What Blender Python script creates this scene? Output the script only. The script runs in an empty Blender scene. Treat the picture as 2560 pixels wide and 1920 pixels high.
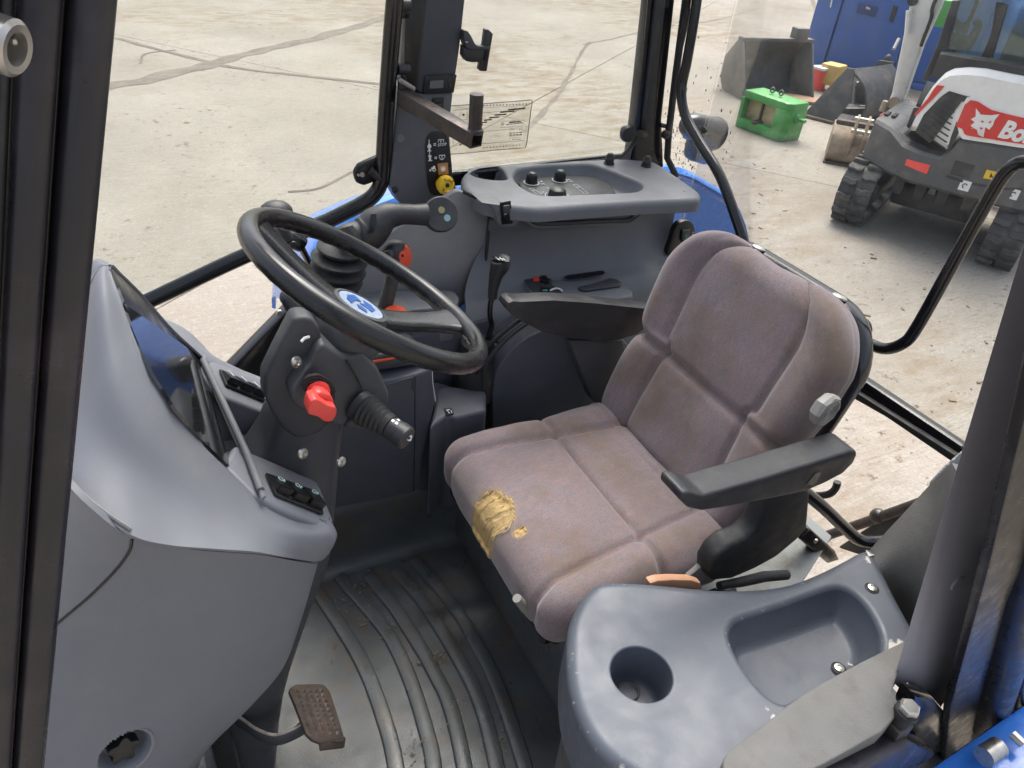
import bpy, bmesh, math, random
from mathutils import Vector, Matrix, noise
random.seed(7)
S = bpy.context.scene
COL = S.collection
R = math.radians
# ------------------------------------------------------------------ camera
CAM = Vector((0.76, 0.955, 1.60))
RIGHT = Vector((-0.88803458, 0.45224617, 0.08287335))
DOWN = Vector((0.20113112, 0.54419699, -0.81449119))
FWD = Vector((-0.41344995, -0.70662793, -0.57422653))
FOC = 1861.0
cd = bpy.data.cameras.new('camera')
cd.sensor_width = 36.0
cd.lens = 36.0 * FOC / 2560.0
cd.clip_start = 0.02
cd.clip_end = 2000
cam = bpy.data.objects.new('camera', cd)
COL.objects.link(cam)
cam.matrix_world = Matrix(((RIGHT.x, -DOWN.x, -FWD.x, CAM.x), (RIGHT.y, -DOWN.y, -FWD.y, CAM.y),
                           (RIGHT.z, -DOWN.z, -FWD.z, CAM.z), (0, 0, 0, 1)))
S.camera = cam
# ------------------------------------------------------------------ daylight (bright overcast)
w = bpy.data.worlds.new('World')
S.world = w
w.use_nodes = True
nt = w.node_tree
bg = nt.nodes['Background']
sky = nt.nodes.new('ShaderNodeTexSky')
sky.sky_type = 'NISHITA'
sky.sun_disc = False
SUN_EL, SUN_AZ = 62.0, 215.0
sky.sun_elevation = R(SUN_EL)
sky.sun_rotation = R(SUN_AZ)
sky.air_density = 1.0
sky.dust_density = 6.0
sky.ozone_density = 1.0
hs = nt.nodes.new('ShaderNodeHueSaturation')   # cloud cover: a paler, greyer sky
hs.inputs['Saturation'].default_value = 0.62
nt.links.new(sky.outputs[0], hs.inputs['Color'])
nt.links.new(hs.outputs[0], bg.inputs[0])
bg.inputs[1].default_value = 0.15
sl = bpy.data.lights.new('sun', 'SUN')
sl.energy = 1.5
sl.angle = R(40)
sl.color = (1.0, 0.95, 0.88)
sun = bpy.data.objects.new('sun', sl)
COL.objects.link(sun)
az = R(SUN_AZ)
sdir = Vector((math.sin(az) * math.cos(R(SUN_EL)), math.cos(az) * math.cos(R(SUN_EL)), math.sin(R(SUN_EL))))
sun.rotation_euler = sdir.to_track_quat('Z', 'Y').to_euler()
sun.location = (0, 0, 30)
S.view_settings.view_transform = 'Standard'
S.view_settings.look = 'None'
S.view_settings.exposure = 1.22
S.view_settings.gamma = 1
S.view_settings.use_curve_mapping = False
S.render.engine = 'CYCLES'
S.cycles.use_denoising = True
S.cycles.max_bounces = 10
S.cycles.diffuse_bounces = 5
S.cycles.transparent_max_bounces = 16
S.cycles.caustics_reflective = False
S.cycles.caustics_refractive = False
# ------------------------------------------------------------------ helpers
def ray(px, py):
    return (RIGHT * (px - 1280) + DOWN * (py - 960) + FWD * FOC).normalized()
def at(px, py, x=None, y=None, z=None, d=None):
    """point seen at a place of the photograph, on a known plane of the cab or yard"""
    r = ray(px, py)
    if x is not None: t = (x - CAM.x) / r.x
    elif y is not None: t = (y - CAM.y) / r.y
    elif z is not None: t = (z - CAM.z) / r.z
    else: t = d
    return CAM + r * t
def atp(px, py, p, n):
    r = ray(px, py); n = Vector(n)
    return CAM + r * (n.dot(Vector(p) - CAM) / n.dot(r))
def zm(s, ox, oy):
    return lambda u, v: (ox + u * s, oy + v * s)
BASE = {}
def on(o, px, py, lift=0.0):
    """point of an object's surface seen at a place of the photograph, and its normal"""
    d = ray(px, py)
    hit, loc, nr, fi = o.ray_cast(CAM - BASE[o.name], d)
    if not hit: return None, None
    if nr.dot(d) > 0: nr = -nr
    return loc + BASE[o.name] + nr * lift, nr
def T(name, label, cat, base, group=None, kind=None):
    o = bpy.data.objects.new(name, None)
    o.empty_display_size = 0.05
    COL.objects.link(o)
    o.location = base
    BASE[o.name] = Vector(base)
    o['label'] = label; o['category'] = cat
    if group: o['group'] = group
    if kind: o['kind'] = kind
    return o
def tag(o, label, cat, group=None, kind=None):
    o['label'] = label; o['category'] = cat
    if group: o['group'] = group
    if kind: o['kind'] = kind
    return o
def crm(pts, n=6, closed=False):
    pts = [Vector(p) for p in pts]
    m = len(pts); out = []
    segs = m if closed else m - 1
    for i in range(segs):
        if closed:
            a, b, c, d = pts[(i - 1) % m], pts[i], pts[(i + 1) % m], pts[(i + 2) % m]
        else:
            b, c = pts[i], pts[i + 1]
            a = pts[i - 1] if i > 0 else b * 2 - c
            d = pts[i + 2] if i + 2 < m else c * 2 - b
        for k in range(n):
            t = k / n
            out.append(0.5 * ((2 * b) + (c - a) * t + (2 * a - 5 * b + 4 * c - d) * t * t + (3 * b - a - 3 * c + d) * t ** 3))
    if not closed: out.append(pts[-1])
    return out
def frame(n, up=None):
    n = Vector(n).normalized()
    up = Vector(up) if up is not None else (Vector((0, 0, 1)) if abs(n.z) < .9 else Vector((1, 0, 0)))
    e1 = up.cross(n).normalized()
    e2 = n.cross(e1)
    return e1, e2, n
class MB:
    def __init__(s): s.bm = bmesh.new()
    def _merge(s, b):
        me = bpy.data.meshes.new('t'); b.to_mesh(me); b.free(); s.bm.from_mesh(me); bpy.data.meshes.remove(me)
    def box(s, c, size, rot=None, bev=0.0, seg=2):
        b = bmesh.new(); bmesh.ops.create_cube(b, size=1)
        for v in b.verts: v.co = Vector((v.co.x * size[0], v.co.y * size[1], v.co.z * size[2]))
        if bev: bmesh.ops.bevel(b, geom=b.edges[:], offset=bev, segments=seg, affect='EDGES', profile=.5)
        m = rot.to_4x4() if rot is not None else Matrix.Identity(4)
        m = Matrix.Translation(Vector(c)) @ m
        bmesh.ops.transform(b, matrix=m, verts=b.verts); s._merge(b); return s
    def boxf(s, c, e1, e2, e3, bev=0.0, seg=2):
        """box with half-extent vectors e1,e2,e3"""
        e1, e2, e3 = Vector(e1), Vector(e2), Vector(e3)
        m = Matrix((e1.normalized(), e2.normalized(), e3.normalized())).transposed()
        return s.box(c, (2 * e1.length, 2 * e2.length, 2 * e3.length), m, bev, seg)
    def prism(s, poly, vec, bev=0.0, seg=2):
        poly = [Vector(p) for p in poly]; vec = Vector(vec)
        b = bmesh.new()
        lo = [b.verts.new(p) for p in poly]; hi = [b.verts.new(p + vec) for p in poly]
        b.faces.new(lo); b.faces.new(hi[::-1])
        n = len(poly)
        for i in range(n): b.faces.new((lo[i], hi[i], hi[(i + 1) % n], lo[(i + 1) % n]))
        bmesh.ops.recalc_face_normals(b, faces=b.faces)
        if bev: bmesh.ops.bevel(b, geom=b.edges[:], offset=bev, segments=seg, affect='EDGES', profile=.5, clamp_overlap=True)
        s._merge(b); return s
    def tube(s, path, r, res=12, closed=False, flat=None, cap=True):
        path = [Vector(p) for p in path]; n = len(path); b = bmesh.new(); rings = []
        up = None
        for i, p in enumerate(path):
            if closed: t = path[(i + 1) % n] - path[i - 1]
            else: t = path[min(i + 1, n - 1)] - path[max(i - 1, 0)]
            t.normalize()
            if up is None:
                up = Vector((0, 0, 1)) if abs(t.z) < .9 else Vector((1, 0, 0))
                if flat is not None: up = Vector(flat[0])
            e1 = up.cross(t).normalized(); e2 = t.cross(e1); up = e2
            rr = r[i] if isinstance(r, (list, tuple)) else (r(i / max(1, n - 1)) if callable(r) else r)
            fx = flat[1] if flat is not None else 1
            rings.append([b.verts.new(p + e1 * rr * fx * math.cos(2 * math.pi * k / res) + e2 * rr * math.sin(2 * math.pi * k / res)) for k in range(res)])
        m = n if closed else n - 1
        for i in range(m):
            A, B = rings[i], rings[(i + 1) % n]
            for k in range(res): b.faces.new((A[k], A[(k + 1) % res], B[(k + 1) % res], B[k]))
        if not closed and cap:
            b.faces.new(rings[0][::-1]); b.faces.new(rings[-1])
        bmesh.ops.recalc_face_normals(b, faces=b.faces); s._merge(b); return s
    def lathe(s, o, n, prof, res=24, up=None, cap=True):
        """prof: list of (radius, height along n)"""
        o = Vector(o); e1, e2, n = frame(n, up); b = bmesh.new(); rings = []
        for r, h in prof:
            if r < 1e-6: rings.append([b.verts.new(o + n * h)])
            else: rings.append([b.verts.new(o + n * h + (e1 * math.cos(2 * math.pi * k / res) + e2 * math.sin(2 * math.pi * k / res)) * r) for k in range(res)])
        for A, B in zip(rings, rings[1:]):
            for k in range(res):
                k2 = (k + 1) % res
                if len(A) == 1 and len(B) == 1: continue
                if len(A) == 1: b.faces.new((A[0], B[k], B[k2]))
                elif len(B) == 1: b.faces.new((A[k], A[k2], B[0]))
                else: b.faces.new((A[k], A[k2], B[k2], B[k]))
        if cap:
            if len(rings[0]) > 1: b.faces.new(rings[0][::-1])
            if len(rings[-1]) > 1: b.faces.new(rings[-1])
        bmesh.ops.recalc_face_normals(b, faces=b.faces); s._merge(b); return s
    def grid(s, rows, n=5, thick=0.0, closed=False, flip=False, smooth=True, face=None):
        """smooth patch through a net of control points"""
        if smooth:
            rows = [crm(r, n, closed) for r in rows]
            cols = [crm(c, n) for c in zip(*rows)]
            rows = list(zip(*cols))
        b = bmesh.new()
        g = [[b.verts.new(p) for p in r] for r in rows]
        for i in range(len(g) - 1):
            m = len(g[i]); q = m if closed else m - 1
            for j in range(q):
                j2 = (j + 1) % m
                try:
                    f = (g[i][j], g[i][j2], g[i + 1][j2], g[i + 1][j])
                    b.faces.new(f[::-1] if flip else f)
                except ValueError: pass
        b.normal_update()
        if not closed:
            fp_ = face or CAM
            if sum((f.normal.dot(fp_ - f.calc_center_median()) * f.calc_area() for f in b.faces)) < 0:
                bmesh.ops.reverse_faces(b, faces=b.faces[:]); b.normal_update()
        if thick:
            fs = b.faces[:]
            off = {v: v.co - v.normal * thick for v in b.verts}
            bound = [e for e in b.edges if e.is_boundary]
            dup = {v: b.verts.new(off[v]) for v in list(off)}
            for f in fs: b.faces.new([dup[v] for v in reversed(f.verts)])
            for e in bound:
                l = e.link_loops[0]; a, c = l.vert, l.link_loop_next.vert
                try: b.faces.new((c, a, dup[a], dup[c]))
                except ValueError: pass
        s._merge(b); return s
    def ball(s, c, r, seg=16, scale=(1, 1, 1), rot=None):
        b = bmesh.new(); bmesh.ops.create_uvsphere(b, u_segments=seg, v_segments=seg // 2 + 2, radius=r)
        m = Matrix.Translation(Vector(c)) @ ((rot.to_4x4()) if rot is not None else Matrix.Identity(4)) @ Matrix.Diagonal((*scale, 1))
        bmesh.ops.transform(b, matrix=m, verts=b.verts); s._merge(b); return s
    def poly(s, pts):
        vs = [s.bm.verts.new(Vector(p)) for p in pts]
        s.bm.faces.new(vs); return s
    def build(s, name, mat, parent=None, ang=38, flat=False, label=None):
        me = bpy.data.meshes.new(name)
        bm = s.bm
        base = None
        if parent is not None:
            base = BASE[parent.name]
        else:
            xs = [v.co for v in bm.verts]
            lo = Vector([min(p[i] for p in xs) for i in range(3)]); hi = Vector([max(p[i] for p in xs) for i in range(3)])
            base = Vector(((lo.x + hi.x) / 2, (lo.y + hi.y) / 2, lo.z))
        for v in bm.verts: v.co -= base
        bm.to_mesh(me); bm.free()
        if not flat:
            me.polygons.foreach_set('use_smooth', [True] * len(me.polygons))
            me.set_sharp_from_angle(angle=R(ang))
        me.materials.append(mat)
        o = bpy.data.objects.new(name, me)
        COL.objects.link(o)
        if parent is not None: o.parent = parent
        else: o.location = base
        BASE[o.name] = base
        if label: o['label'] = label
        return o
def plate(mb, outer, holes, e1, e2, n, o, er=0.012, skirt=0.05, seg=4):
    """moulded plate: outline and pockets given in (u,v); rounded outer edge, skirt, pockets with walls and floors.
    holes: list of (pts, edge radius, depth, inward draft)"""
    b = bmesh.new(); o = Vector(o)
    P = lambda u, v, h: o + e1 * u + e2 * v + n * h
    def ccw(p):
        a = sum(p[i][0] * p[(i + 1) % len(p)][1] - p[(i + 1) % len(p)][0] * p[i][1] for i in range(len(p)))
        return p if a > 0 else p[::-1]
    def offs(p, d):
        m = len(p); out = []
        for i in range(m):
            ax, ay = p[i - 1]; cx, cy = p[(i + 1) % m]
            tx, ty = cx - ax, cy - ay; l = math.hypot(tx, ty) or 1
            out.append((p[i][0] + ty / l * d, p[i][1] - tx / l * d))
        return out
    def loops(p, sgn, r, depth, draft, floor):
        prof = [(-.0008 - r, 0)] + [(-r + r * math.sin(a), -r + r * math.cos(a)) for a in [i / seg * math.pi / 2 for i in range(seg + 1)]]
        prof.append((0 - draft * .0, -depth + (min(r, .012) if floor else 0)) if not draft else (draft * .8, -depth + (.012 if floor else 0)))
        if floor:
            f = .012
            for a in (30, 60, 90):
                prof.append((draft + f - f * math.cos(R(a)) + 0, -depth + f - f * math.sin(R(a))))
        rs = []
        for d, h in prof:
            q = offs(p, sgn * d)
            rs.append([b.verts.new(P(u, v, h)) for u, v in q])
        for A, B in zip(rs, rs[1:]):
            m = len(A)
            for i in range(m):
                f = (A[i], A[(i + 1) % m], B[(i + 1) % m], B[i])
                b.faces.new(f)
        return rs
    ro = loops(ccw(outer), 1, er, skirt, 0, False)
    edges = []
    def ring_edges(r): return [b.edges.get((r[i], r[(i + 1) % len(r)])) for i in range(len(r))]
    edges += ring_edges(ro[0])
    for pts, r, dep, draft in holes:
        rh = loops(ccw(pts), -1, r, dep, draft, True)
        edges += ring_edges(rh[0])
        bmesh.ops.triangle_fill(b, use_beauty=True, edges=ring_edges(rh[-1]))
    bmesh.ops.triangle_fill(b, use_beauty=True, use_dissolve=False, edges=edges)
    bmesh.ops.recalc_face_normals(b, faces=b.faces)
    mb._merge(b)
    return mb
def smooth2(pts, n=5):
    return [(p.x, p.y) for p in crm([Vector((a, b, 0)) for a, b in pts], n, True)]
# ------------------------------------------------------------------ materials
def mat(name, col, rough=.5, metal=0.0, var=.12, vscale=12, bump=0.0, bscale=300, dirt=None, dscale=6, damt=.5, edge=None, eamt=.0, spec=.5, coat=0.0, streak=None, rvar=.12):
    m = bpy.data.materials.new(name); m.use_nodes = True
    t = m.node_tree; N = t.nodes; L = t.links
    p = N['Principled BSDF']
    p.inputs['Roughness'].default_value = rough
    p.inputs['Metallic'].default_value = metal
    p.inputs['Specular IOR Level'].default_value = spec
    p.inputs['Coat Weight'].default_value = coat
    tc = N.new('ShaderNodeTexCoord')
    geo = N.new('ShaderNodeNewGeometry')
    nz = N.new('ShaderNodeTexNoise'); nz.inputs['Scale'].default_value = vscale; nz.inputs['Detail'].default_value = 8; nz.inputs['Roughness'].default_value = .62
    L.new(geo.outputs['Position'], nz.inputs['Vector'])
    ramp = N.new('ShaderNodeMapRange'); ramp.inputs[1].default_value = .3; ramp.inputs[2].default_value = .7
    ramp.inputs[3].default_value = 1 - var; ramp.inputs[4].default_value = 1 + var
    L.new(nz.outputs[0], ramp.inputs[0])
    mul = N.new('ShaderNodeMix'); mul.data_type = 'RGBA'; mul.blend_type = 'MULTIPLY'; mul.inputs[0].default_value = 1
    mul.inputs[6].default_value = (*col, 1)
    comb = N.new('ShaderNodeCombineColor')
    for i in range(3): L.new(ramp.outputs[0], comb.inputs[i])
    L.new(comb.outputs[0], mul.inputs[7])
    cur = mul.outputs[2]
    if dirt is not None:
        n2 = N.new('ShaderNodeTexNoise'); n2.inputs['Scale'].default_value = dscale; n2.inputs['Detail'].default_value = 10; n2.inputs['Roughness'].default_value = .7
        L.new(geo.outputs['Position'], n2.inputs['Vector'])
        r2 = N.new('ShaderNodeMapRange'); r2.inputs[1].default_value = .62 - damt * .3; r2.inputs[2].default_value = .78 - damt * .2
        r2.inputs[3].default_value = 0; r2.inputs[4].default_value = min(1, .35 + damt)
        L.new(n2.outputs[0], r2.inputs[0])
        mx = N.new('ShaderNodeMix'); mx.data_type = 'RGBA'
        L.new(r2.outputs[0], mx.inputs[0]); L.new(cur, mx.inputs[6]); mx.inputs[7].default_value = (*dirt, 1)
        cur = mx.outputs[2]
    if edge is not None:
        n3 = N.new('ShaderNodeTexNoise'); n3.inputs['Scale'].default_value = 90; n3.inputs['Detail'].default_value = 6
        L.new(geo.outputs['Position'], n3.inputs['Vector'])
        a = N.new('ShaderNodeMath'); a.operation = 'MULTIPLY_ADD'; L.new(n3.outputs[0], a.inputs[0]); a.inputs[1].default_value = .22
        L.new(geo.outputs['Pointiness'], a.inputs[2])
        r3 = N.new('ShaderNodeMapRange'); r3.inputs[1].default_value = .665 ; r3.inputs[2].default_value = .70; r3.inputs[4].default_value = eamt
        L.new(a.outputs[0], r3.inputs[0])
        mx = N.new('ShaderNodeMix'); mx.data_type = 'RGBA'
        L.new(r3.outputs[0], mx.inputs[0]); L.new(cur, mx.inputs[6]); mx.inputs[7].default_value = (*edge, 1)
        cur = mx.outputs[2]
    L.new(cur, p.inputs['Base Color'])
    rr = N.new('ShaderNodeMapRange'); rr.inputs[1].default_value = .3; rr.inputs[2].default_value = .7
    rr.inputs[3].default_value = max(.02, rough - rvar); rr.inputs[4].default_value = min(1, rough + rvar)
    n5 = N.new('ShaderNodeTexNoise'); n5.inputs['Scale'].default_value = vscale * 2.3; n5.inputs['Detail'].default_value = 6
    L.new(geo.outputs['Position'], n5.inputs['Vector'])
    L.new(n5.outputs[0], rr.inputs[0]); L.new(rr.outputs[0], p.inputs['Roughness'])
    if bump:
        n4 = N.new('ShaderNodeTexNoise'); n4.inputs['Scale'].default_value = bscale; n4.inputs['Detail'].default_value = 3
        L.new(geo.outputs['Position'], n4.inputs['Vector'])
        bp = N.new('ShaderNodeBump'); bp.inputs['Strength'].default_value = bump; bp.inputs['Distance'].default_value = .002
        L.new(n4.outputs[0], bp.inputs['Height']); L.new(bp.outputs[0], p.inputs['Normal'])
    return m
M = {}
M['dash'] = mat('grey_grained_plastic', (.185, .192, .212), .5, bump=.18, bscale=900, var=.05, vscale=5, dirt=(.24, .235, .225), dscale=9, damt=.15)
M['console'] = mat('worn_blue_grey_plastic', (.085, .096, .118), .42, bump=.2, bscale=800, var=.08, vscale=9, dirt=(.13, .135, .14), dscale=30, damt=.2, edge=(.62, .58, .52), eamt=.9)
M['rcons'] = mat('dark_grey_console_plastic', (.145, .152, .166), .52, bump=.2, bscale=900, var=.08, vscale=7, dirt=(.17, .165, .155), dscale=10, damt=.25)
M['dark'] = mat('charcoal_moulded_plastic', (.052, .054, .060), .5, bump=.25, bscale=900, var=.12, dirt=(.07, .065, .06), dscale=14, damt=.3)
M['arm'] = mat('black_vinyl', (.022, .023, .026), .42, bump=.3, bscale=700, var=.15, dirt=(.06, .056, .05), dscale=16, damt=.35)
M['gloss'] = mat('gloss_black_paint', (.010, .010, .012), .2, var=.15, dirt=(.03, .028, .026), dscale=20, damt=.2, rvar=.08)
M['wheel'] = mat('black_polyurethane', (.011, .011, .012), .27, var=.1, rvar=.07)
M['rub'] = mat('black_rubber', (.02, .02, .021), .6, var=.15, dirt=(.08, .075, .065), dscale=20, damt=.25)
M['seal'] = mat('black_door_seal', (.013, .012, .016), .34, var=.3, vscale=14, dirt=(.05, .04, .045), dscale=10, damt=.35)
M['pillar'] = mat('pillar_trim_plastic', (.33, .325, .355), .6, bump=.2, bscale=1200, var=.05, vscale=5)
M['wfelt'] = mat('warm_dusty_foam', (.17, .165, .152), .9, bump=.5, bscale=420, var=.15, vscale=9, dirt=(.24, .22, .185), dscale=7, damt=.35)
M['wpaint'] = mat('worn_black_frame_paint', (.012, .011, .012), .33, var=.4, vscale=18, dirt=(.05, .042, .038), dscale=16, damt=.3)
M['chip'] = mat('chipped_white_paint', (.76, .75, .73), .4, var=.05, dirt=(.2, .11, .08), dscale=5, damt=.22)
M['felt'] = mat('dusty_grey_foam', (.245, .25, .255), .9, bump=.4, bscale=500, var=.12, vscale=8, dirt=(.25, .23, .2), dscale=6, damt=.3)
M['slab'] = mat('pale_grey_lining', (.165, .16, .15), .85, bump=.5, bscale=420, var=.1, vscale=9, dirt=(.13, .12, .105), dscale=16, damt=.4)
M['matr'] = mat('grey_rubber_mat', (.072, .079, .08), .36, bump=.25, bscale=350, var=.3, vscale=7, dirt=(.115, .08, .05), dscale=11, damt=.42)
M['rust'] = mat('rusty_steel', (.085, .066, .055), .7, metal=.3, bump=.6, bscale=120, var=.35, vscale=25, dirt=(.12, .075, .05), dscale=18, damt=.5)
M['bar'] = mat('bare_brown_steel', (.06, .055, .055), .45, metal=.6, bump=.3, bscale=150, var=.35, vscale=30, dirt=(.10, .065, .05), dscale=25, damt=.5)
M['steel'] = mat('worn_bright_steel', (.48, .46, .42), .35, metal=.85, var=.2, vscale=40)
M['screw'] = mat('zinc_screw', (.55, .53, .48), .3, metal=.8, var=.15)
M['orange'] = mat('orange_plastic', (.75, .085, .03), .4, var=.06)
M['red'] = mat('red_plastic', (.82, .075, .06), .38, var=.05)
M['yellow'] = mat('yellow_plastic', (.75, .48, .015), .4, var=.06)
M['decal_o'] = mat('orange_decal', (.42, .2, .06), .5, var=.05)
M['white'] = mat('white_print', (.75, .75, .75), .5, var=.02)
M['whitep'] = mat('white_paint', (.8, .79, .77), .32, var=.05, vscale=6, dirt=(.42, .36, .3), dscale=12, damt=.2)
M['green_l'] = mat('green_switch_print', (.12, .55, .33), .5)
M['black'] = mat('black_switch_plastic', (.009, .009, .010), .35, var=.05)
M['knobg'] = mat('grey_knob_plastic', (.27, .26, .24), .5, var=.06)
M['lcd'] = mat('dull_display_glass', (.13, .145, .14), .2, var=.03)
M['blue'] = mat('blue_fender_paint', (.045, .215, .72), .25, var=.04, coat=.4)
M['foam'] = mat('torn_seat_foam', (.48, .33, .14), .95, bump=.8, bscale=160, var=.25, vscale=60)
M['tan'] = mat('peach_plastic', (.5, .27, .16), .5)
M['emblem_b'] = mat('emblem_blue', (.03, .10, .33), .3)
M['emblem_w'] = mat('emblem_silver', (.30, .36, .46), .25)
M['teal'] = mat('pale_teal_dot', (.2, .36, .38), .45)
M['olive'] = mat('olive_dot', (.25, .25, .12), .45)
M['lens'] = mat('dark_instrument_lens', (.02, .021, .022), .06, var=.1, rvar=.03, spec=.9)
M['exw'] = mat('dusty_white_paint', (.78, .77, .75), .4, var=.04, dirt=(.5, .45, .38), dscale=5, damt=.25)
M['exg'] = mat('charcoal_machine_plastic', (.07, .072, .077), .5, var=.2, vscale=4, dirt=(.15, .135, .115), dscale=6, damt=.35)
M['exr'] = mat('machine_red_print', (.62, .03, .025), .4, var=.05)
M['exblk'] = mat('machine_black', (.02, .021, .024), .5, var=.15, dirt=(.1, .09, .075), dscale=5, damt=.3)
M['track'] = mat('dusty_track_rubber', (.045, .045, .045), .8, var=.3, vscale=8, dirt=(.17, .15, .125), dscale=5, damt=.4, bump=.4, bscale=60)
M['contb'] = mat('blue_container_paint', (.025, .10, .36), .45, var=.12, vscale=2, dirt=(.05, .11, .27), dscale=3, damt=.4)
M['bkg'] = mat('grey_bucket_steel', (.14, .14, .14), .6, var=.25, vscale=5, dirt=(.2, .15, .11), dscale=4, damt=.45)
M['bkb'] = mat('black_bucket_paint', (.03, .032, .036), .5, var=.25, vscale=6, dirt=(.11, .095, .08), dscale=5, damt=.4)
M['bkr'] = mat('muddy_bucket_steel', (.3, .24, .175), .8, var=.25, vscale=7, dirt=(.2, .09, .045), dscale=5, damt=.5)
M['green'] = mat('green_weight_paint', (.055, .30, .065), .5, var=.12, vscale=6, dirt=(.35, .36, .28), dscale=11, damt=.25)
M['mudbox'] = mat('dry_mud', (.36, .3, .17), .9, var=.3, vscale=9)
M['ply'] = mat('weathered_brown_board', (.36, .23, .16), .85, var=.15)
def glass_mat(name, tint=(1, 1, 1), dust=.05, dcol=(.62, .6, .56), dscale=3.0, streak=True, refl=.06):
    m = bpy.data.materials.new(name); m.use_nodes = True
    t = m.node_tree; N = t.nodes; L = t.links
    for n_ in list(N):
        if n_.type != 'OUTPUT_MATERIAL': N.remove(n_)
    out = [n_ for n_ in N if n_.type == 'OUTPUT_MATERIAL'][0]
    tr = N.new('ShaderNodeBsdfTransparent'); tr.inputs[0].default_value = (*tint, 1)
    gl = N.new('ShaderNodeBsdfGlossy'); gl.inputs['Roughness'].default_value = .03
    df = N.new('ShaderNodeBsdfDiffuse'); df.inputs[0].default_value = (*dcol, 1)
    geo = N.new('ShaderNodeNewGeometry')
    nz = N.new('ShaderNodeTexNoise'); nz.inputs['Scale'].default_value = dscale; nz.inputs['Detail'].default_value = 9; nz.inputs['Roughness'].default_value = .7
    L.new(geo.outputs['Position'], nz.inputs['Vector'])
    mr = N.new('ShaderNodeMapRange'); mr.inputs[1].default_value = .35; mr.inputs[2].default_value = .75; mr.inputs[3].default_value = dust * .25; mr.inputs[4].default_value = dust * 2
    L.new(nz.outputs[0], mr.inputs[0])
    fr = N.new('ShaderNodeFresnel'); fr.inputs[0].default_value = 1.4
    fm = N.new('ShaderNodeMath'); fm.operation = 'MULTIPLY'; fm.inputs[1].default_value = refl / .04; fm.use_clamp = True
    L.new(fr.outputs[0], fm.inputs[0])
    m1 = N.new('ShaderNodeMixShader'); L.new(mr.outputs[0], m1.inputs[0]); L.new(tr.outputs[0], m1.inputs[1]); L.new(df.outputs[0], m1.inputs[2])
    m2 = N.new('ShaderNodeMixShader'); L.new(fm.outputs[0], m2.inputs[0]); L.new(m1.outputs[0], m2.inputs[1]); L.new(gl.outputs[0], m2.inputs[2])
    L.new(m2.outputs[0], out.inputs[0])
    return m
M['glass'] = glass_mat('side_glass', (.93, .95, .93), .05, refl=.02)
M['glassr'] = glass_mat('dusty_rear_glass', (.96, .97, .96), .04, refl=.015, dscale=5)
M['glass_added'] = glass_mat('added_hatch_glass', (.92, .94, .95), .02, refl=.03)  # pane of the roof opening added to brighten the cab
M['glassx'] = glass_mat('teal_machine_glass', (.78, .92, .90), .08, (.5, .62, .6), refl=.09)
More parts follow.
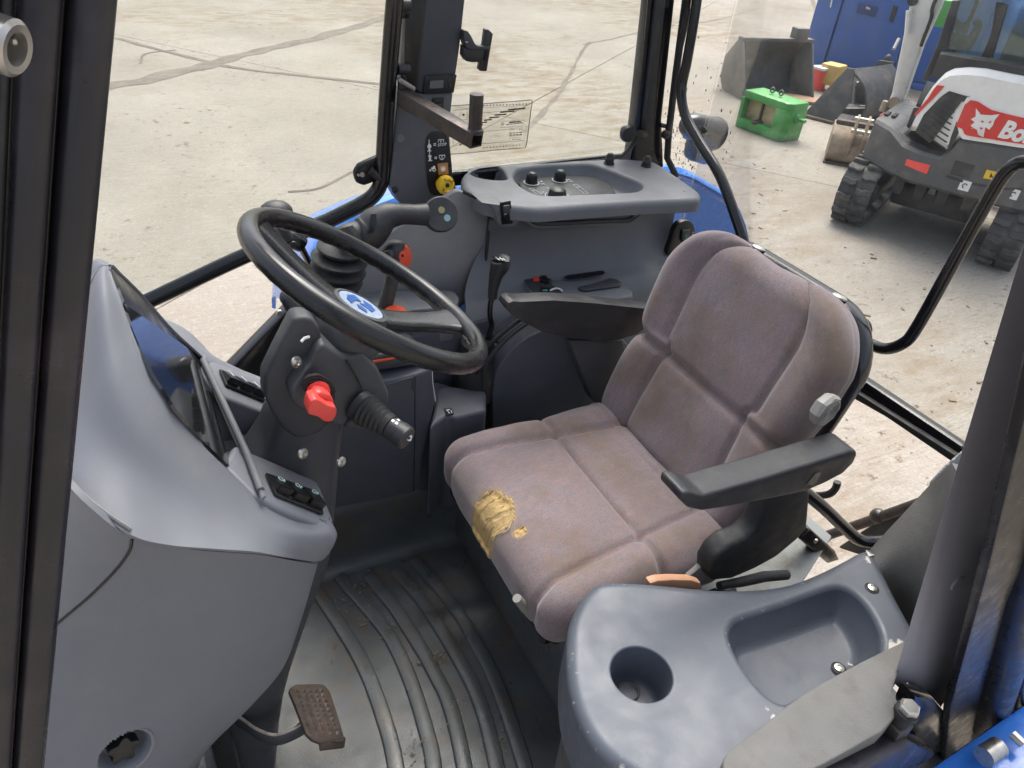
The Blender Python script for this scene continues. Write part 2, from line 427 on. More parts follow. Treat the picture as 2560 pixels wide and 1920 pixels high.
# ================================================================== YARD
GZ = -1.2
UD = Vector((-.775, -.632, 0)).normalized(); VD = Vector((-UD.y, UD.x, 0)) * -1
def concrete():
    m = bpy.data.materials.new('dirty_yard_concrete'); m.use_nodes = True
    t = m.node_tree; N = t.nodes; L = t.links; p = N['Principled BSDF']
    p.inputs['Roughness'].default_value = .85; p.inputs['Specular IOR Level'].default_value = .3
    geo = N.new('ShaderNodeNewGeometry')
    def noise_(sc, det=8, ro=.6, vec=None, scale=None, rot=0):
        n = N.new('ShaderNodeTexNoise'); n.inputs['Scale'].default_value = sc; n.inputs['Detail'].default_value = det; n.inputs['Roughness'].default_value = ro
        if scale:
            mp = N.new('ShaderNodeMapping'); mp.inputs['Scale'].default_value = scale; mp.inputs['Rotation'].default_value = (0, 0, rot)
            L.new(geo.outputs['Position'], mp.inputs['Vector']); L.new(mp.outputs[0], n.inputs['Vector'])
        else: L.new(geo.outputs['Position'], n.inputs['Vector'])
        return n.outputs[0]
    def rng(s, a, b, c=0, d=1):
        r = N.new('ShaderNodeMapRange'); r.inputs[1].default_value = a; r.inputs[2].default_value = b; r.inputs[3].default_value = c; r.inputs[4].default_value = d
        L.new(s, r.inputs[0]); return r.outputs[0]
    def mix(f, a, b):
        x = N.new('ShaderNodeMix'); x.data_type = 'RGBA'
        if isinstance(f, float): x.inputs[0].default_value = f
        else: L.new(f, x.inputs[0])
        for k, c in ((6, a), (7, b)):
            if isinstance(c, tuple): x.inputs[k].default_value = (*c, 1)
            else: L.new(c, x.inputs[k])
        return x.outputs[2]
    def mul(a, b):
        x = N.new('ShaderNodeMath'); x.operation = 'MULTIPLY'
        for k, c in ((0, a), (1, b)):
            if isinstance(c, (int, float)): x.inputs[k].default_value = c
            else: L.new(c, x.inputs[k])
        return x.outputs[0]
    oi = N.new('ShaderNodeObjectInfo')
    def gt(x, lo, hi): return rng(x, lo, hi)
    c = mix(rng(noise_(.55, 7, .6), .35, .65), (.255, .235, .202), (.335, .312, .275))
    c = mix(rng(oi.outputs['Random'], 0, 1, 0, .25), c, (.22, .2, .172))
    # fine aggregate speckle and pale scuffs
    c = mix(rng(noise_(46, 5, .85), .42, .72, 0, .6), c, (.165, .148, .125))
    c = mix(rng(noise_(21, 7, .8), .55, .70, 0, .55), c, (.43, .405, .365))
    # brushed finish: short broken drag lines
    br = noise_(11, 5, .7, scale=(.55, 3.4, 1), rot=R(-27))
    c = mix(mul(rng(br, .5, .68, 0, .6), rng(noise_(.7, 4), .35, .6)), c, (.175, .15, .12))
    # brown mud spread thin, broken up
    mud = mul(rng(noise_(.23, 5, .55), .44, .6), rng(noise_(2.6, 9, .72, scale=(.75, 1.7, 1), rot=R(-27)), .43, .62))
    c = mix(mul(mud, .85), c, (.175, .125, .075))
    cr = mul(rng(noise_(9, 9, .75), .575, .65), rng(noise_(.6, 4), .42, .58))
    c = mix(cr, c, (.115, .08, .05))
    # damp grey patches
    c = mix(rng(noise_(.3, 7, .6), .58, .74, 0, .5), c, (.17, .155, .135))
    L.new(c, p.inputs['Base Color'])
    bsum = N.new('ShaderNodeMath'); L.new(br, bsum.inputs[0]); L.new(noise_(60, 4, .7), bsum.inputs[1])
    bp = N.new('ShaderNodeBump'); bp.inputs['Strength'].default_value = .5; bp.inputs['Distance'].default_value = .012
    L.new(bsum.outputs[0], bp.inputs['Height']); L.new(bp.outputs[0], p.inputs['Normal'])
    return m
M['conc'] = concrete()
M['joint'] = mat('damp_joint_dirt', (.21, .19, .16), .9, var=.3, vscale=3)
M['stain'] = mat('damp_oil_stain', (.135, .115, .096), .85, var=.35, vscale=3, dirt=(.165, .145, .118), dscale=4, damt=.6)
g = MB().prism([(-400, -400, GZ - .03), (400, -400, GZ - .03), (400, 400, GZ - .03), (-400, 400, GZ - .03)], (0, 0, -.3)).build('ground', M['conc'])
g['kind'] = 'structure'; g['label'] = 'dirty beige concrete yard with joints between cast slabs'
jb = MB().prism([UD * a + VD * b + Vector((0, 0, GZ - .026)) for a, b in ((-12, -24), (44, -24), (44, 30), (-12, 30))], (0, 0, .006)).build('joint_bed', M['joint'], g)
u0, v0 = 8.15, 8.3
slab_me = None
for i in range(-2, 4):
    for j in range(-3, 3):
        uu, vv = u0 + i * 11.0, v0 + j * 12.0
        q = [UD * (uu + a) + VD * (vv + b) + Vector((0, 0, GZ)) for a, b in ((.004, .004), (10.996, .004), (10.996, 11.996), (.004, 11.996))]
        ctr = (q[0] + q[2]) / 2
        if slab_me is None:
            so = MB().prism([p - ctr + Vector((0, 0, GZ)) for p in q], (0, 0, -.022), .006, 1).build('concrete_slab', M['conc'], g)
            slab_me = so.data
        else:
            so = bpy.data.objects.new('concrete_slab', slab_me); COL.objects.link(so); so.parent = g
        so.location = Vector((ctr.x, ctr.y, random.uniform(-.001, .0)))
# worn damp streaks lying on the slabs (tyre and hose marks)
def streak(name, pts, wd, jit, lvl):
    P_ = crm([Vector((*p, 0)) for p in pts], 14)
    mb = MB(); n = len(P_); L_, R_ = [], []
    for i, p in enumerate(P_):
        t = (P_[min(i + 1, n - 1)] - P_[max(i - 1, 0)]).normalized(); s = Vector((-t.y, t.x, 0))
        a = wd * (.6 + jit * noise.noise(p * 2.3)) ; b_ = wd * (.6 + jit * noise.noise(p * 2.1 + Vector((9, 3, 1))))
        L_.append(p + s * a + Vector((0, 0, GZ + lvl))); R_.append(p - s * b_ + Vector((0, 0, GZ + lvl)))
    mb.grid([L_, R_], smooth=False)
    o = mb.build(name, M['stain'], g); return o
def gxy(px, py): p = at(px, py, z=GZ); return (p.x, p.y)
streak('damp_streak', [gxy(*p) for p in ((230, 225), (430, 185), (640, 130), (830, 85), (1000, 30))], .21, .5, .004)
streak('damp_streak', [gxy(*p) for p in ((290, 95), (400, 125), (540, 160), (620, 175), (780, 192), (960, 212))], .08, .5, .005)
streak('damp_streak', [gxy(*p) for p in ((350, 160), (365, 135), (440, 125))], .035, .4, .006)
streak('damp_streak', [gxy(*p) for p in ((1310, 330), (1400, 230), (1455, 130), (1475, 105))], .06, .8, .004)
streak('damp_streak', [gxy(*p) for p in ((1455, 112), (1540, 95), (1640, 72), (1790, 50), (1900, 20))], .03, .5, .005)
streak('damp_streak', [gxy(*p) for p in ((720, 480), (800, 470), (880, 430))], .03, .4, .004)
streak('damp_streak', [gxy(*p) for p in ((2020, 100), (2045, 50), (2030, 0))], .12, .5, .004)
# loose straw, twigs and mud crumbs: nobody could count them
mb = MB()
for k in range(260):
    px, py = random.uniform(1700, 2500), random.uniform(380, 1150)
    p = at(px, py, z=GZ + .006)
    a = random.uniform(0, math.pi); l = random.choice((.003, .004, .004, .006, .008, .02)) * random.uniform(.6, 1.4)
    d = Vector((math.cos(a), math.sin(a), 0)); s = Vector((-d.y, d.x, 0)) * min(.012, l * .4)
    h = Vector((0, 0, random.uniform(.002, .006)))
    mb.boxf(p, d * l, s, h * .5)
o = mb.build('yard_litter', mat('straw_and_mud', (.2, .15, .1), .9, var=.5, vscale=2), g, flat=True); o['kind'] = 'stuff'

# ------------------------------------------------------------------ blue container
Z2 = zm(.422, 1760, 0)
def gz(u, v, h=0.0): return at(*Z2(u, v), z=GZ + h)
cA = gz(700, 410); cB = gz(1060, 490)
cx = (cB - cA); cx.z = 0; cx.normalize(); cy = Vector((cx.y, -cx.x, 0))
if cy.dot(FWD) < 0: cy = -cy
ct = T('shipping_container', 'tall blue steel container with a door seam at the back of the yard', 'container', cA)
HC = 2.6
# corner post on the left, turned slightly away
cpl = gz(640, 400)
e = cA - cx * .55 + cy * .25
MB().prism([cA - cx * .02, e, e + cy * .3, cA + cy * .3 - cx * .02], (0, 0, HC), .012).build('corner_panel', M['contb'], ct)
def wallbox(a, b, z0, z1, t0, t1, name, m, bev=.008):
    q = [cA + cx * a + cy * t0, cA + cx * b + cy * t0, cA + cx * b + cy * t1, cA + cx * a + cy * t1]
    return MB().prism([p + Vector((0, 0, z0)) for p in q], (0, 0, z1 - z0), bev).build(name, m, ct)
wallbox(.0, 4.2, .12, HC, .04, 2.2, 'wall', M['contb'])
wallbox(-.02, 4.2, .0, .12, .02, 2.2, 'base_rail', M['contb'])
dr = wallbox(.035, 1.25, .14, HC - .06, .0, .045, 'door', M['contb'])
wallbox(1.27, 2.45, .14, HC - .06, .0, .045, 'door', M['contb'])
def onC(u, v, off): return atp(*Z2(u, v), cA - cy * off, cy)
q = [onC(*p, .004) for p in ((915, 18), (1030, 42), (1012, 100), (905, 75))]
hb = MB().prism(q, -cy * .03, .006).build('lock_box', mat('dark_blue_recess', (.012, .04, .16), .5), dr)
MB().tube([onC(960, 45, .05), onC(985, 55, .05)], .022).build('padlock', M['steel'], dr)
MB().prism([onC(*p, .004) for p in ((1125, 30), (1150, 40), (1120, 135), (1100, 125))], -cy * .025, .004).build('handle', M['exblk'], dr)
MB().prism([onC(*p, .004) for p in ((755, 0), (762, 0), (752, 45), (746, 40))], -cy * .01).build('white_mark', M['white'], dr)

# ------------------------------------------------------------------ buckets and weight
def up(u, v, base):
    """height above ground of a place straight above a ground point"""
    d = ray(*Z2(u, v)); b = Vector(base)
    dh = Vector((d.x, d.y)); t = (Vector((b.x, b.y)) - Vector((CAM.x, CAM.y))).dot(dh) / dh.dot(dh)
    return CAM.z + d.z * t - GZ
def shell_bucket(name, label, prof, wdir, width, base, fdir, m, th=.03, extra=None):
    """loader bucket: side plates of outline prof (forward, up) joined by a curved back/bottom sheet"""
    t = T(name, label, 'bucket', base)
    b = Vector(base)
    W = lambda a, h, s: b + fdir * a + Vector((0, 0, h)) + wdir * s
    for s in (0, width - th):
        MB().prism([W(a, h, s) for a, h in prof['side']], wdir * th, .006).build('side_plate', m, t)
    rows = [[W(a, h, s) for a, h in prof['sheet']] for s in (th, width * .5, width - th)]
    MB().grid(rows, 4, th).build('back_sheet', m, t)
    e = prof['edge']
    MB().boxf(W(e[0], e[1], width / 2), fdir * .09, wdir * (width / 2 + .01), Vector((0, 0, .014)), .004).build('cutting_edge', m, t)
    return t, W
# grey bucket: side plate nearest us on the left
gA = gz(190, 575); gB = gz(600, 575)
wd = (gB - gA); wd.z = 0; wlen = wd.length; wd.normalize()
fd = Vector((wd.y, -wd.x, 0))
if fd.dot(FWD) > 0: fd = -fd      # mouth towards the camera
prof = dict(side=[(-.12, .0), (.34, .0), (.36, .06), (-.02, .78), (-.16, .80), (-.42, .5), (-.42, .18), (-.3, .02)],
            sheet=[(.33, .02), (-.1, .02), (-.33, .08), (-.40, .3), (-.38, .5), (-.16, .78), (-.06, .79)], edge=(.36, .02))
gt, GW = shell_bucket('grey_bucket', 'large grey loader bucket with a square block on its top edge', prof, wd, wlen, gA + wd * .0 - fd * .15, fd, M['bkg'])
MB().boxf(GW(-.12, .90, wlen * .82), fd * .09, wd * .12, Vector((0, 0, .10)), .02).build('hitch_block', M['bkg'], gt)
MB().boxf(GW(-.1, .82, wlen * .5), fd * .07, wd * wlen * .5, Vector((0, 0, .025)), .008).build('top_rail', M['bkg'], gt)
# brown board in front of the grey bucket
o = MB().boxf(gz(560, 585, .03), Vector((.5, -.35, 0)).normalized() * .42, Vector((.35, .5, 0)).normalized() * .2, Vector((0, 0, .02)), .004).build('wooden_board', M['ply'])
tag(o, 'brown weathered board lying between the grey and the black bucket', 'board')
# black bucket: mouth to the left front
bA = gz(585, 690); bB = gz(760, 735)
bt = T('black_bucket', 'black loader bucket on its side with a triangular cheek plate', 'bucket', bA)
wd2 = Vector((bB.x - bA.x, bB.y - bA.y, 0)); L2 = wd2.length; wd2.normalize(); fd2 = Vector((wd2.y, -wd2.x, 0))
if fd2.dot(FWD) < 0: fd2 = -fd2   # away from us
B_ = lambda a, h, s: bA + wd2 * a + Vector((0, 0, h)) + fd2 * s
hA = up(790, 390, B_(.35, 0, .35))
MB().prism([B_(-.02, 0, 0), B_(L2, 0, 0), B_(L2 + .1, .32, .18), B_(.42, hA, .35), B_(.32, hA, .33)], fd2 * .04, .008).build('cheek_plate', M['bkb'], bt)
MB().prism([B_(0.05, 0, 1.45), B_(L2 + .15, 0, 1.45), B_(.62, hA, 1.55), B_(.42, hA, 1.5)], fd2 * .04, .008).build('cheek_plate', M['bkb'], bt)
MB().grid([[B_(.38, hA, .34), B_(.52, hA * .99, .9), B_(.62, hA * .98, 1.5)], [B_(.66, hA * .72, .3), B_(.8, hA * .72, .9), B_(.85, hA * .72, 1.5)], [B_(.78, hA * .3, .3), B_(.9, hA * .3, .9), B_(.95, hA * .3, 1.5)], [B_(.62, .03, .2), B_(.8, .03, .9), B_(.85, .03, 1.5)], [B_(0, .03, .06), B_(.2, .03, .9), B_(.3, .03, 1.5)]], 4, .03).build('back_sheet', M['bkb'], bt)
MB().boxf(B_(L2 * .5, .02, 0), wd2 * (L2 * .52), fd2 * .05, Vector((0, 0, .02)), .004).build('cutting_edge', M['rust'], bt)
# heap of hitch parts leaning in front of the blue container
ht = T('loader_hitch', 'black steel hitch frame with hooks standing between bucket and container', 'attachment', gz(930, 640))
mb = MB()
for a, b in (((880, 640, .0), (890, 500, .55)), ((900, 500, .55), (940, 490, .56)), ((985, 640, .0), (1000, 440, .75)), ((1000, 440, .75), (955, 450, .72))):
    mb.tube([gz(a[0], a[1] + a[2] * 0, 0) + Vector((0, 0, a[2])) if a[2] == 0 else atp(*Z2(b[0], b[1]) if False else Z2(a[0], a[1]), gz(930, 640), FWD), atp(*Z2(b[0], b[1]), gz(930, 640), FWD)], .045, 8)
mb.build('upright', M['bkb'], ht)
mb = MB()
for (u, v, l) in ((830, 655, .9), (900, 640, .6), (930, 610, .5)):
    p = gz(u, v, .08); mb.boxf(p + Vector((-.3, .25, .05)), Vector((-.5, .42, .1)).normalized() * l * .6, Vector((.2, .24, 0)) * .12, Vector((0, 0, .05)), .01)
mb.build('cross_beam', M['bkb'], ht)
mb = MB()
for (u, v) in ((950, 590), (1000, 600), (1030, 560), (1050, 520), (1090, 350), (1095, 420)):
    mb.ball(atp(*Z2(u, v), gz(960, 640), FWD), .075, 10, (1, .7, 1))
mb.tube([atp(*Z2(1090, 340), gz(990, 640), FWD), atp(*Z2(1085, 430), gz(990, 640), FWD), atp(*Z2(1040, 580), gz(990, 640), FWD)], .05, 8)
mb.build('hook', M['bkb'], ht)
o = MB().tube([atp(*Z2(1125, 290), gz(1010, 640), FWD), atp(*Z2(1155, 230), gz(1010, 640), FWD)], .03, 8).build('steel_pin', M['steel'])
tag(o, 'thin pale steel pin standing upright against the blue container', 'pin')
# small coloured things behind the black bucket
p0 = gz(690, 545)
c1 = T('red_canister', 'red canister with a white lid behind the black bucket', 'canister', p0)
pc = atp(*Z2(692, 440), p0, FWD)
MB().boxf(pc + Vector((0, 0, -.12)), Vector((.1, 0, 0)), Vector((0, .1, 0)), Vector((0, 0, .2)), .03).build('body', M['red'], c1)
MB().boxf(pc + Vector((0, 0, .1)), Vector((.13, 0, 0)), Vector((0, .13, 0)), Vector((0, 0, .025)), .02).build('lid', M['white'], c1)
pc = atp(*Z2(770, 400), gz(770, 560), FWD)
o = MB().boxf(pc + Vector((0, 0, -.1)), Vector((.16, .05, 0)), Vector((-.05, .16, 0)), Vector((0, 0, .16)), .03).build('yellow_box', mat('straw_yellow_plastic', (.62, .42, .14), .6))
tag(o, 'straw yellow box peeping over the black bucket', 'box')
pc = atp(*Z2(1020, 522), gz(1020, 640), FWD)
o = MB().lathe(pc + Vector((0, 0, -.16)), (0, 0, 1), [(.10, 0), (.11, .03), (.11, .24), (.08, .29), (.04, .3), (.04, .33)], 14).build('white_drum', M['white'])
tag(o, 'small white plastic drum among the black hitch parts', 'drum')
# green counterweight
wA, wB, wC = gz(180, 745), gz(430, 840), gz(535, 830)
e1 = (wB - wA); e1.z = 0; LW = e1.length; e1.normalize(); e2 = Vector((e1.y, -e1.x, 0))
if e2.dot(FWD) < 0: e2 = -e2
hL, hR = up(232, 520, wA + e2 * .1), up(490, 650, wB + e2 * .08)
gw = T('green_weight', 'green painted tractor weight block with a hollow muddy face', 'weight block', wA)
G_ = lambda a, h, s: wA + e1 * a + Vector((0, 0, h)) + e2 * s
DW = .42
HW = hL
TH = Vector((0, 0, 1))
mb = MB()
mb.prism([G_(0, 0, 0), G_(LW, 0, 0), G_(LW + .05, 0, .1), G_(LW + .05, 0, DW), G_(0, 0, DW)], TH * (HW * .26), .02)
mb.prism([G_(0, HW * .78, .02), G_(LW, HW * .78, .02), G_(LW + .05, HW * .78, .12), G_(LW + .05, HW * .78, DW), G_(0, HW * .78, DW)], TH * (HW * .22), .03)
mb.prism([G_(LW * .78, HW * .2, .005), G_(LW, HW * .2, .005), G_(LW + .05, HW * .2, .1), G_(LW + .05, HW * .2, DW), G_(LW * .78, HW * .2, DW)], TH * (HW * .62), .015)
mb.prism([G_(0, HW * .2, .005), G_(.06, HW * .2, .005), G_(.06, HW * .2, DW), G_(0, HW * .2, DW)], TH * (HW * .62), .012)
mb.build('cast_body', M['green'], gw)
MB().prism([G_(.05, HW * .2, .12), G_(LW * .8, HW * .2, .12), G_(LW * .8, HW * .2, DW - .02), G_(.05, HW * .2, DW - .02)], TH * (HW * .62)).build('hollow_panel', M['mudbox'], gw)
MB().boxf(G_(LW * .42, HW * .5, .1), e1 * .012, e2 * .02, TH * HW * .3, .004).build('divider_bar', M['rust'], gw)
for a in (.42, .62):
    MB().tube([G_(LW * a, HW + .05, DW * .5) + (e1 * math.cos(k) + TH * math.sin(k)) * .032 for k in [i * math.pi / 6 for i in range(12)]], .011, 8, True).build('lifting_ring', M['bkg'], gw)
MB().lathe(G_(LW + .05, HW * .6, .22), e1, [(.06, 0), (.055, .04), (.025, .045), (.025, .14), (0, .145)], 14).build('hitch_pin', M['green'], gw)
MB().ball(G_(LW * .42, HW * .26, .07), .09, 10, (1.2, .7, .35)).build('mud_lump', M['rust'], gw)
# muddy digging bucket
rA, rB, rC = gz(670, 890), gz(718, 958), gz(895, 992)
e1 = rC - rB; e1.z = 0; LB = e1.length * 1.35; e1.normalize(); e2 = Vector((e1.y, -e1.x, 0))
if e2.dot(FWD) < 0: e2 = -e2
rb = T('digging_bucket', 'muddy brown digging bucket resting on the yard beside the track', 'bucket', rB)
Q = lambda a, h, s: rB + e1 * a + Vector((0, 0, h)) + e2 * s
prof = [(.0, .02), (-.10, .1), (.02, .36), (.2, .44), (.55, .42), (.5, .1), (.3, .0)]   # (depth, height)
prof = [(0, 0), (-.06, .12), (.04, .34), (.18, .42), (.55, .40), (.62, .2), (.45, .02)]
for s in (-.02, LB):
    MB().prism([Q(s, h, d) for d, h in prof], e1 * .025, .006).build('side_plate', M['bkr'], rb)
MB().grid([[Q(a, h, d) for d, h in [(.45, .02), (.1, .0), (-.02, .05), (-.05, .14), (.03, .33), (.16, .42)]] for a in (0, LB / 2, LB)], 4, .02).build('bowl', M['bkr'], rb)
MB().boxf(Q(LB / 2, .01, .0), e1 * (LB / 2 + .03), e2 * .06, TH * .012, .004).build('cutting_edge', M['rust'], rb)
for a in (.42, .68):
    MB().prism([Q(LB * a, .32, -.01), Q(LB * a, .06, -.05), Q(LB * a, .36, -.06), Q(LB * a, .56, .05), Q(LB * a, .6, .14), Q(LB * a, .42, .2)], e1 * .03, .008).build('hanger_ear', M['bkr'], rb)
for d, h in ((.1, .55), (.02, .42)):
    MB().tube([Q(LB * .36, h, d), Q(LB * .8, h, d)], .025, 10).build('hanger_pin', M['steel'], rb)
MB().boxf(Q(LB * .5, .43, .34), e1 * LB * .52, e2 * .05, TH * .03, .01).build('rear_lip', M['rust'], rb)
# ================================================================== MINI EXCAVATOR (seen from behind)
XF = Vector((-.8946, -.447, 0)); XS = Vector((-.447, .8946, 0)); XO = Vector((-6.045, -3.175, GZ))
ex_root = T('mini_excavator', 'white and charcoal mini excavator with red panel on rubber tracks', 'excavator', XO)
EX = lambda f, s, h: XO + XF * f + XS * s + TH * h
def frear(s): return -.06 + .5 * max(-1.2, min(1.2, (s - .12))) ** 2
def exsh(u, v, off=0.0):
    """place of the photograph -> (s,h) on the rounded tail"""
    px, py = Z2(u, v); d = ray(px, py); f0 = 0.0
    for k in range(6):
        t = (f0 + off - XF.dot(CAM - XO)) / XF.dot(d); P = CAM + d * t - XO
        s = P.dot(XS); f0 = frear(s)
    return s, P.z
def curve_at(pts, s):
    if s <= pts[0][0]: return pts[0][1]
    for a, b in zip(pts, pts[1:]):
        if s <= b[0]: return a[1] + (b[1] - a[1]) * (s - a[0]) / max(1e-6, b[0] - a[0])
    return pts[-1][1]
def panel(name, top, bot, off, depth, m, parent=ex_root, n=26, bev=0.0, label=None):
    """piece of the tail: between two outlines, standing proud by -off and going depth forwards"""
    s0 = min(top[0][0], bot[0][0]); s1 = max(top[-1][0], bot[-1][0])
    mb = MB(); b = bmesh.new(); A = []
    for i in range(n + 1):
        s = s0 + (s1 - s0) * i / n
        lo, hi = curve_at(bot, s), curve_at(top, s)
        if hi < lo + .002: hi = lo + .002
        f = frear(s) + off
        K = [(f + bev, lo), (f, lo + bev), (f - .0, (lo + hi) / 2), (f, hi - bev), (f + bev, hi), (f + max(depth, bev + .003), hi), (f + max(depth, bev + .003), lo)] if bev else \
            [(f, lo), (f, (lo + hi) / 2), (f, hi), (f + depth, hi), (f + depth, lo)]
        A.append([b.verts.new(EX(ff, s, h)) for ff, h in K])
    m_ = len(A[0])
    for P_, Q_ in zip(A, A[1:]):
        for k in range(m_): b.faces.new((P_[k], P_[(k + 1) % m_], Q_[(k + 1) % m_], Q_[k]))
    b.faces.new(A[0]); b.faces.new(A[-1][::-1])
    bmesh.ops.recalc_face_normals(b, faces=b.faces)
    mb._merge(b)
    return mb.build(name, m, parent, ang=30, label=label)
E_ = lambda *p: [exsh(*q) for q in p]
# lower counterweight
bot = E_((1085, 1035), (1200, 1085), (1340, 1120), (1600, 1190)); bot = [(-.80, .62), (-.74, .6)] + bot[1:] + [(.7, .56), (1.0, .62)]
top = [(-.80, 1.0)] + E_((1110, 760), (1180, 850), (1290, 900), (1400, 930), (1450, 905), (1510, 830), (1700, 850), (1890, 880)) + [(.8, 1.08), (1.0, 1.06)]
top.sort(); bot.sort()
lb = panel('counterweight', top, bot, 0, 1.25, M['exg'], bev=.03, n=40)
# step shelf behind the counterweight on the left
panel('side_shelf', [(-.80, .99), (-.62, .97), (-.35, .93), (-.05, .91)], [(-.80, .85), (-.4, .83), (-.05, .81)], .07, .8, M['exblk'], bev=.04)
for k in range(6):
    MB().boxf(EX(.62 + .06 * (k % 3), -.76 + .07 * (k // 3), 1.01), XF * .014, XS * .02, TH * .012, .004).build('step_cleat', M['exblk'], ex_root)
# left flank with printed marks
for (h, m, w_) in ((.98, 'exr', .03), (.86, 'white', .045), (.78, 'exg', .02), (.72, 'white', .04)):
    MB().boxf(EX(.62, -.803, h), XF * .09, TH * w_, XS * .004).build('flank_mark', M[m], ex_root)
panel('lower_groove', [(s, h) for s, h in E_((1440, 1035), (1560, 1075), (1760, 1110), (1890, 1115))], [(s, h - .022) for s, h in E_((1440, 1035), (1560, 1075), (1760, 1110), (1890, 1115))], -.004, .02, M['exblk'])
q = E_((1490, 950), (1580, 975), (1570, 1060), (1460, 1030))
panel('tie_pocket', [q[0], q[1]], [q[3], q[2]], -.006, .02, M['exblk'], n=6)
# hood (white shell)
hb = E_((1212, 790), (1255, 790), (1430, 905), (1510, 828), (1700, 850), (1890, 880)) + [(.85, 1.1), (.95, 1.1)]
hood_bot = [(hb[0][0], hb[0][1]), (hb[1][0], hb[1][1]), hb[2], hb[3]] + hb[4:]
hood_bot.sort()
hood_top = E_((1212, 770), (1240, 700), (1300, 590), (1360, 500), (1420, 440), (1470, 415), (1560, 408), (1660, 415), (1890, 462)) + [(.8, 1.62), (.92, 1.5), (.95, 1.3)]
hood_top.sort()
panel('hood', hood_top, [(s, h + .012) for s, h in hood_bot], .015, .7, M['exw'], bev=.05, n=48)
# dark grille with slats
gt_ = E_((1255, 770), (1300, 680), (1400, 575), (1450, 540), (1550, 570)); gt_.sort()
gb_ = E_((1255, 785), (1340, 850), (1430, 900), (1480, 850), (1550, 570)); gb_.sort()
gr = panel('vent_grille', gt_, gb_, .006, .05, M['exblk'], n=24)
for k in range(8):
    a = k / 7
    l = [(1275 + 150 * a, 770 - 170 * a), (1430 + 60 * a, 880 - 250 * a)]
    s0, h0 = exsh(*l[0]); s1, h1 = exsh(*l[1])
    MB().tube([EX(frear(s0 + (s1 - s0) * t) - .002, s0 + (s1 - s0) * t, h0 + (h1 - h0) * t) for t in (0, .25, .5, .75, 1)], .007, 6).build('slat', M['exblk'], gr)
# red flash at the hood's edge and red name panel with a white rim
fl_t = E_((1250, 670), (1330, 580), (1375, 505), (1420, 510)); fl_b = E_((1250, 690), (1300, 640), (1370, 570), (1420, 515))
panel('red_flash', sorted(fl_t), sorted(fl_b), .008, .03, M['exr'], n=10)
rt = E_((1500, 660), (1530, 600), (1560, 582), (1620, 590), (1700, 640), (1780, 660), (1900, 690)); rbm = E_((1500, 690), (1510, 780), (1530, 815), (1700, 840), (1900, 870))
rim_t = [(s, h + .012) for s, h in rt] + [(.88, rt[-1][1] + .02)]; rim_b = [(s, h - .012) for s, h in rbm] + [(.88, rbm[-1][1] + .0)]
panel('panel_rim', sorted(rim_t), sorted(rim_b), .004, .03, M['exw'], n=30)
rt = E_((1530, 680), (1545, 620), (1570, 592), (1620, 600), (1700, 650), (1780, 672), (1900, 700)) + [(.85, 1.40)]; rbm = E_((1530, 760), (1545, 800), (1700, 824), (1900, 855)) + [(.85, 1.14)]
rp = panel('name_panel', sorted(rt), sorted(rbm), -.004, .03, M['exr'], n=30)
# cat head mark (flat print)
def flat(name, pts, m, off, parent):
    P_ = [exsh(*p) for p in pts]
    mb = MB(); mb.prism([EX(frear(s) + off, s, h) for s, h in P_], XF * .003)
    return mb.build(name, m, parent, flat=True)
flat('cat_mark', [(1612, 640), (1640, 678), (1700, 682), (1752, 676), (1722, 712), (1712, 742), (1690, 768), (1668, 752), (1655, 812), (1625, 796), (1618, 768), (1580, 745), (1604, 722), (1582, 705), (1610, 690)], M['exw'], -.009, rp)
for pts in ([(1640, 712), (1662, 718), (1650, 726)], [(1684, 724), (1706, 712), (1698, 730)], [(1634, 752), (1655, 757), (1640, 768)]):
    flat('cat_mark', pts, M['exr'], -.013, rp)
for pts in ([(1612, 742), (1575, 738), (1612, 747)], [(1612, 752), (1580, 760), (1614, 757)]):
    flat('cat_mark', pts, M['exw'], -.008, rp)
def text(body, h, place, name, m, parent, shear=0.0, bold=.0, ext=.002, sx=1.0):
    c = bpy.data.curves.new('txt', 'FONT'); c.body = body; c.size = 1.0; c.extrude = 0; c.offset = bold; c.shear = shear; c.resolution_u = 3
    to = bpy.data.objects.new('txt', c); COL.objects.link(to)
    dg = bpy.context.evaluated_depsgraph_get(); me = bpy.data.meshes.new_from_object(to.evaluated_get(dg))
    bpy.data.objects.remove(to)
    b = bmesh.new(); b.from_mesh(me); bpy.data.meshes.remove(me)
    for v in b.verts: v.co = place(v.co.x * h * sx, v.co.y * h)
    mb = MB(); mb._merge(b)
    return mb.build(name, m, parent, flat=True)
s0, h0 = exsh(1738, 805); s1, h1 = exsh(1890, 842)
dirs = Vector((s1 - s0, h1 - h0)); dirs.normalize()
def onred(a, b):
    s = s0 + dirs.x * a - dirs.y * b * .0; h = h0 + dirs.y * a + b
    return EX(frear(s) - .0085, s, h)
text('Bobcat', .2, onred, 'name_print', M['exw'], rp, shear=.18, bold=.045, sx=.86)
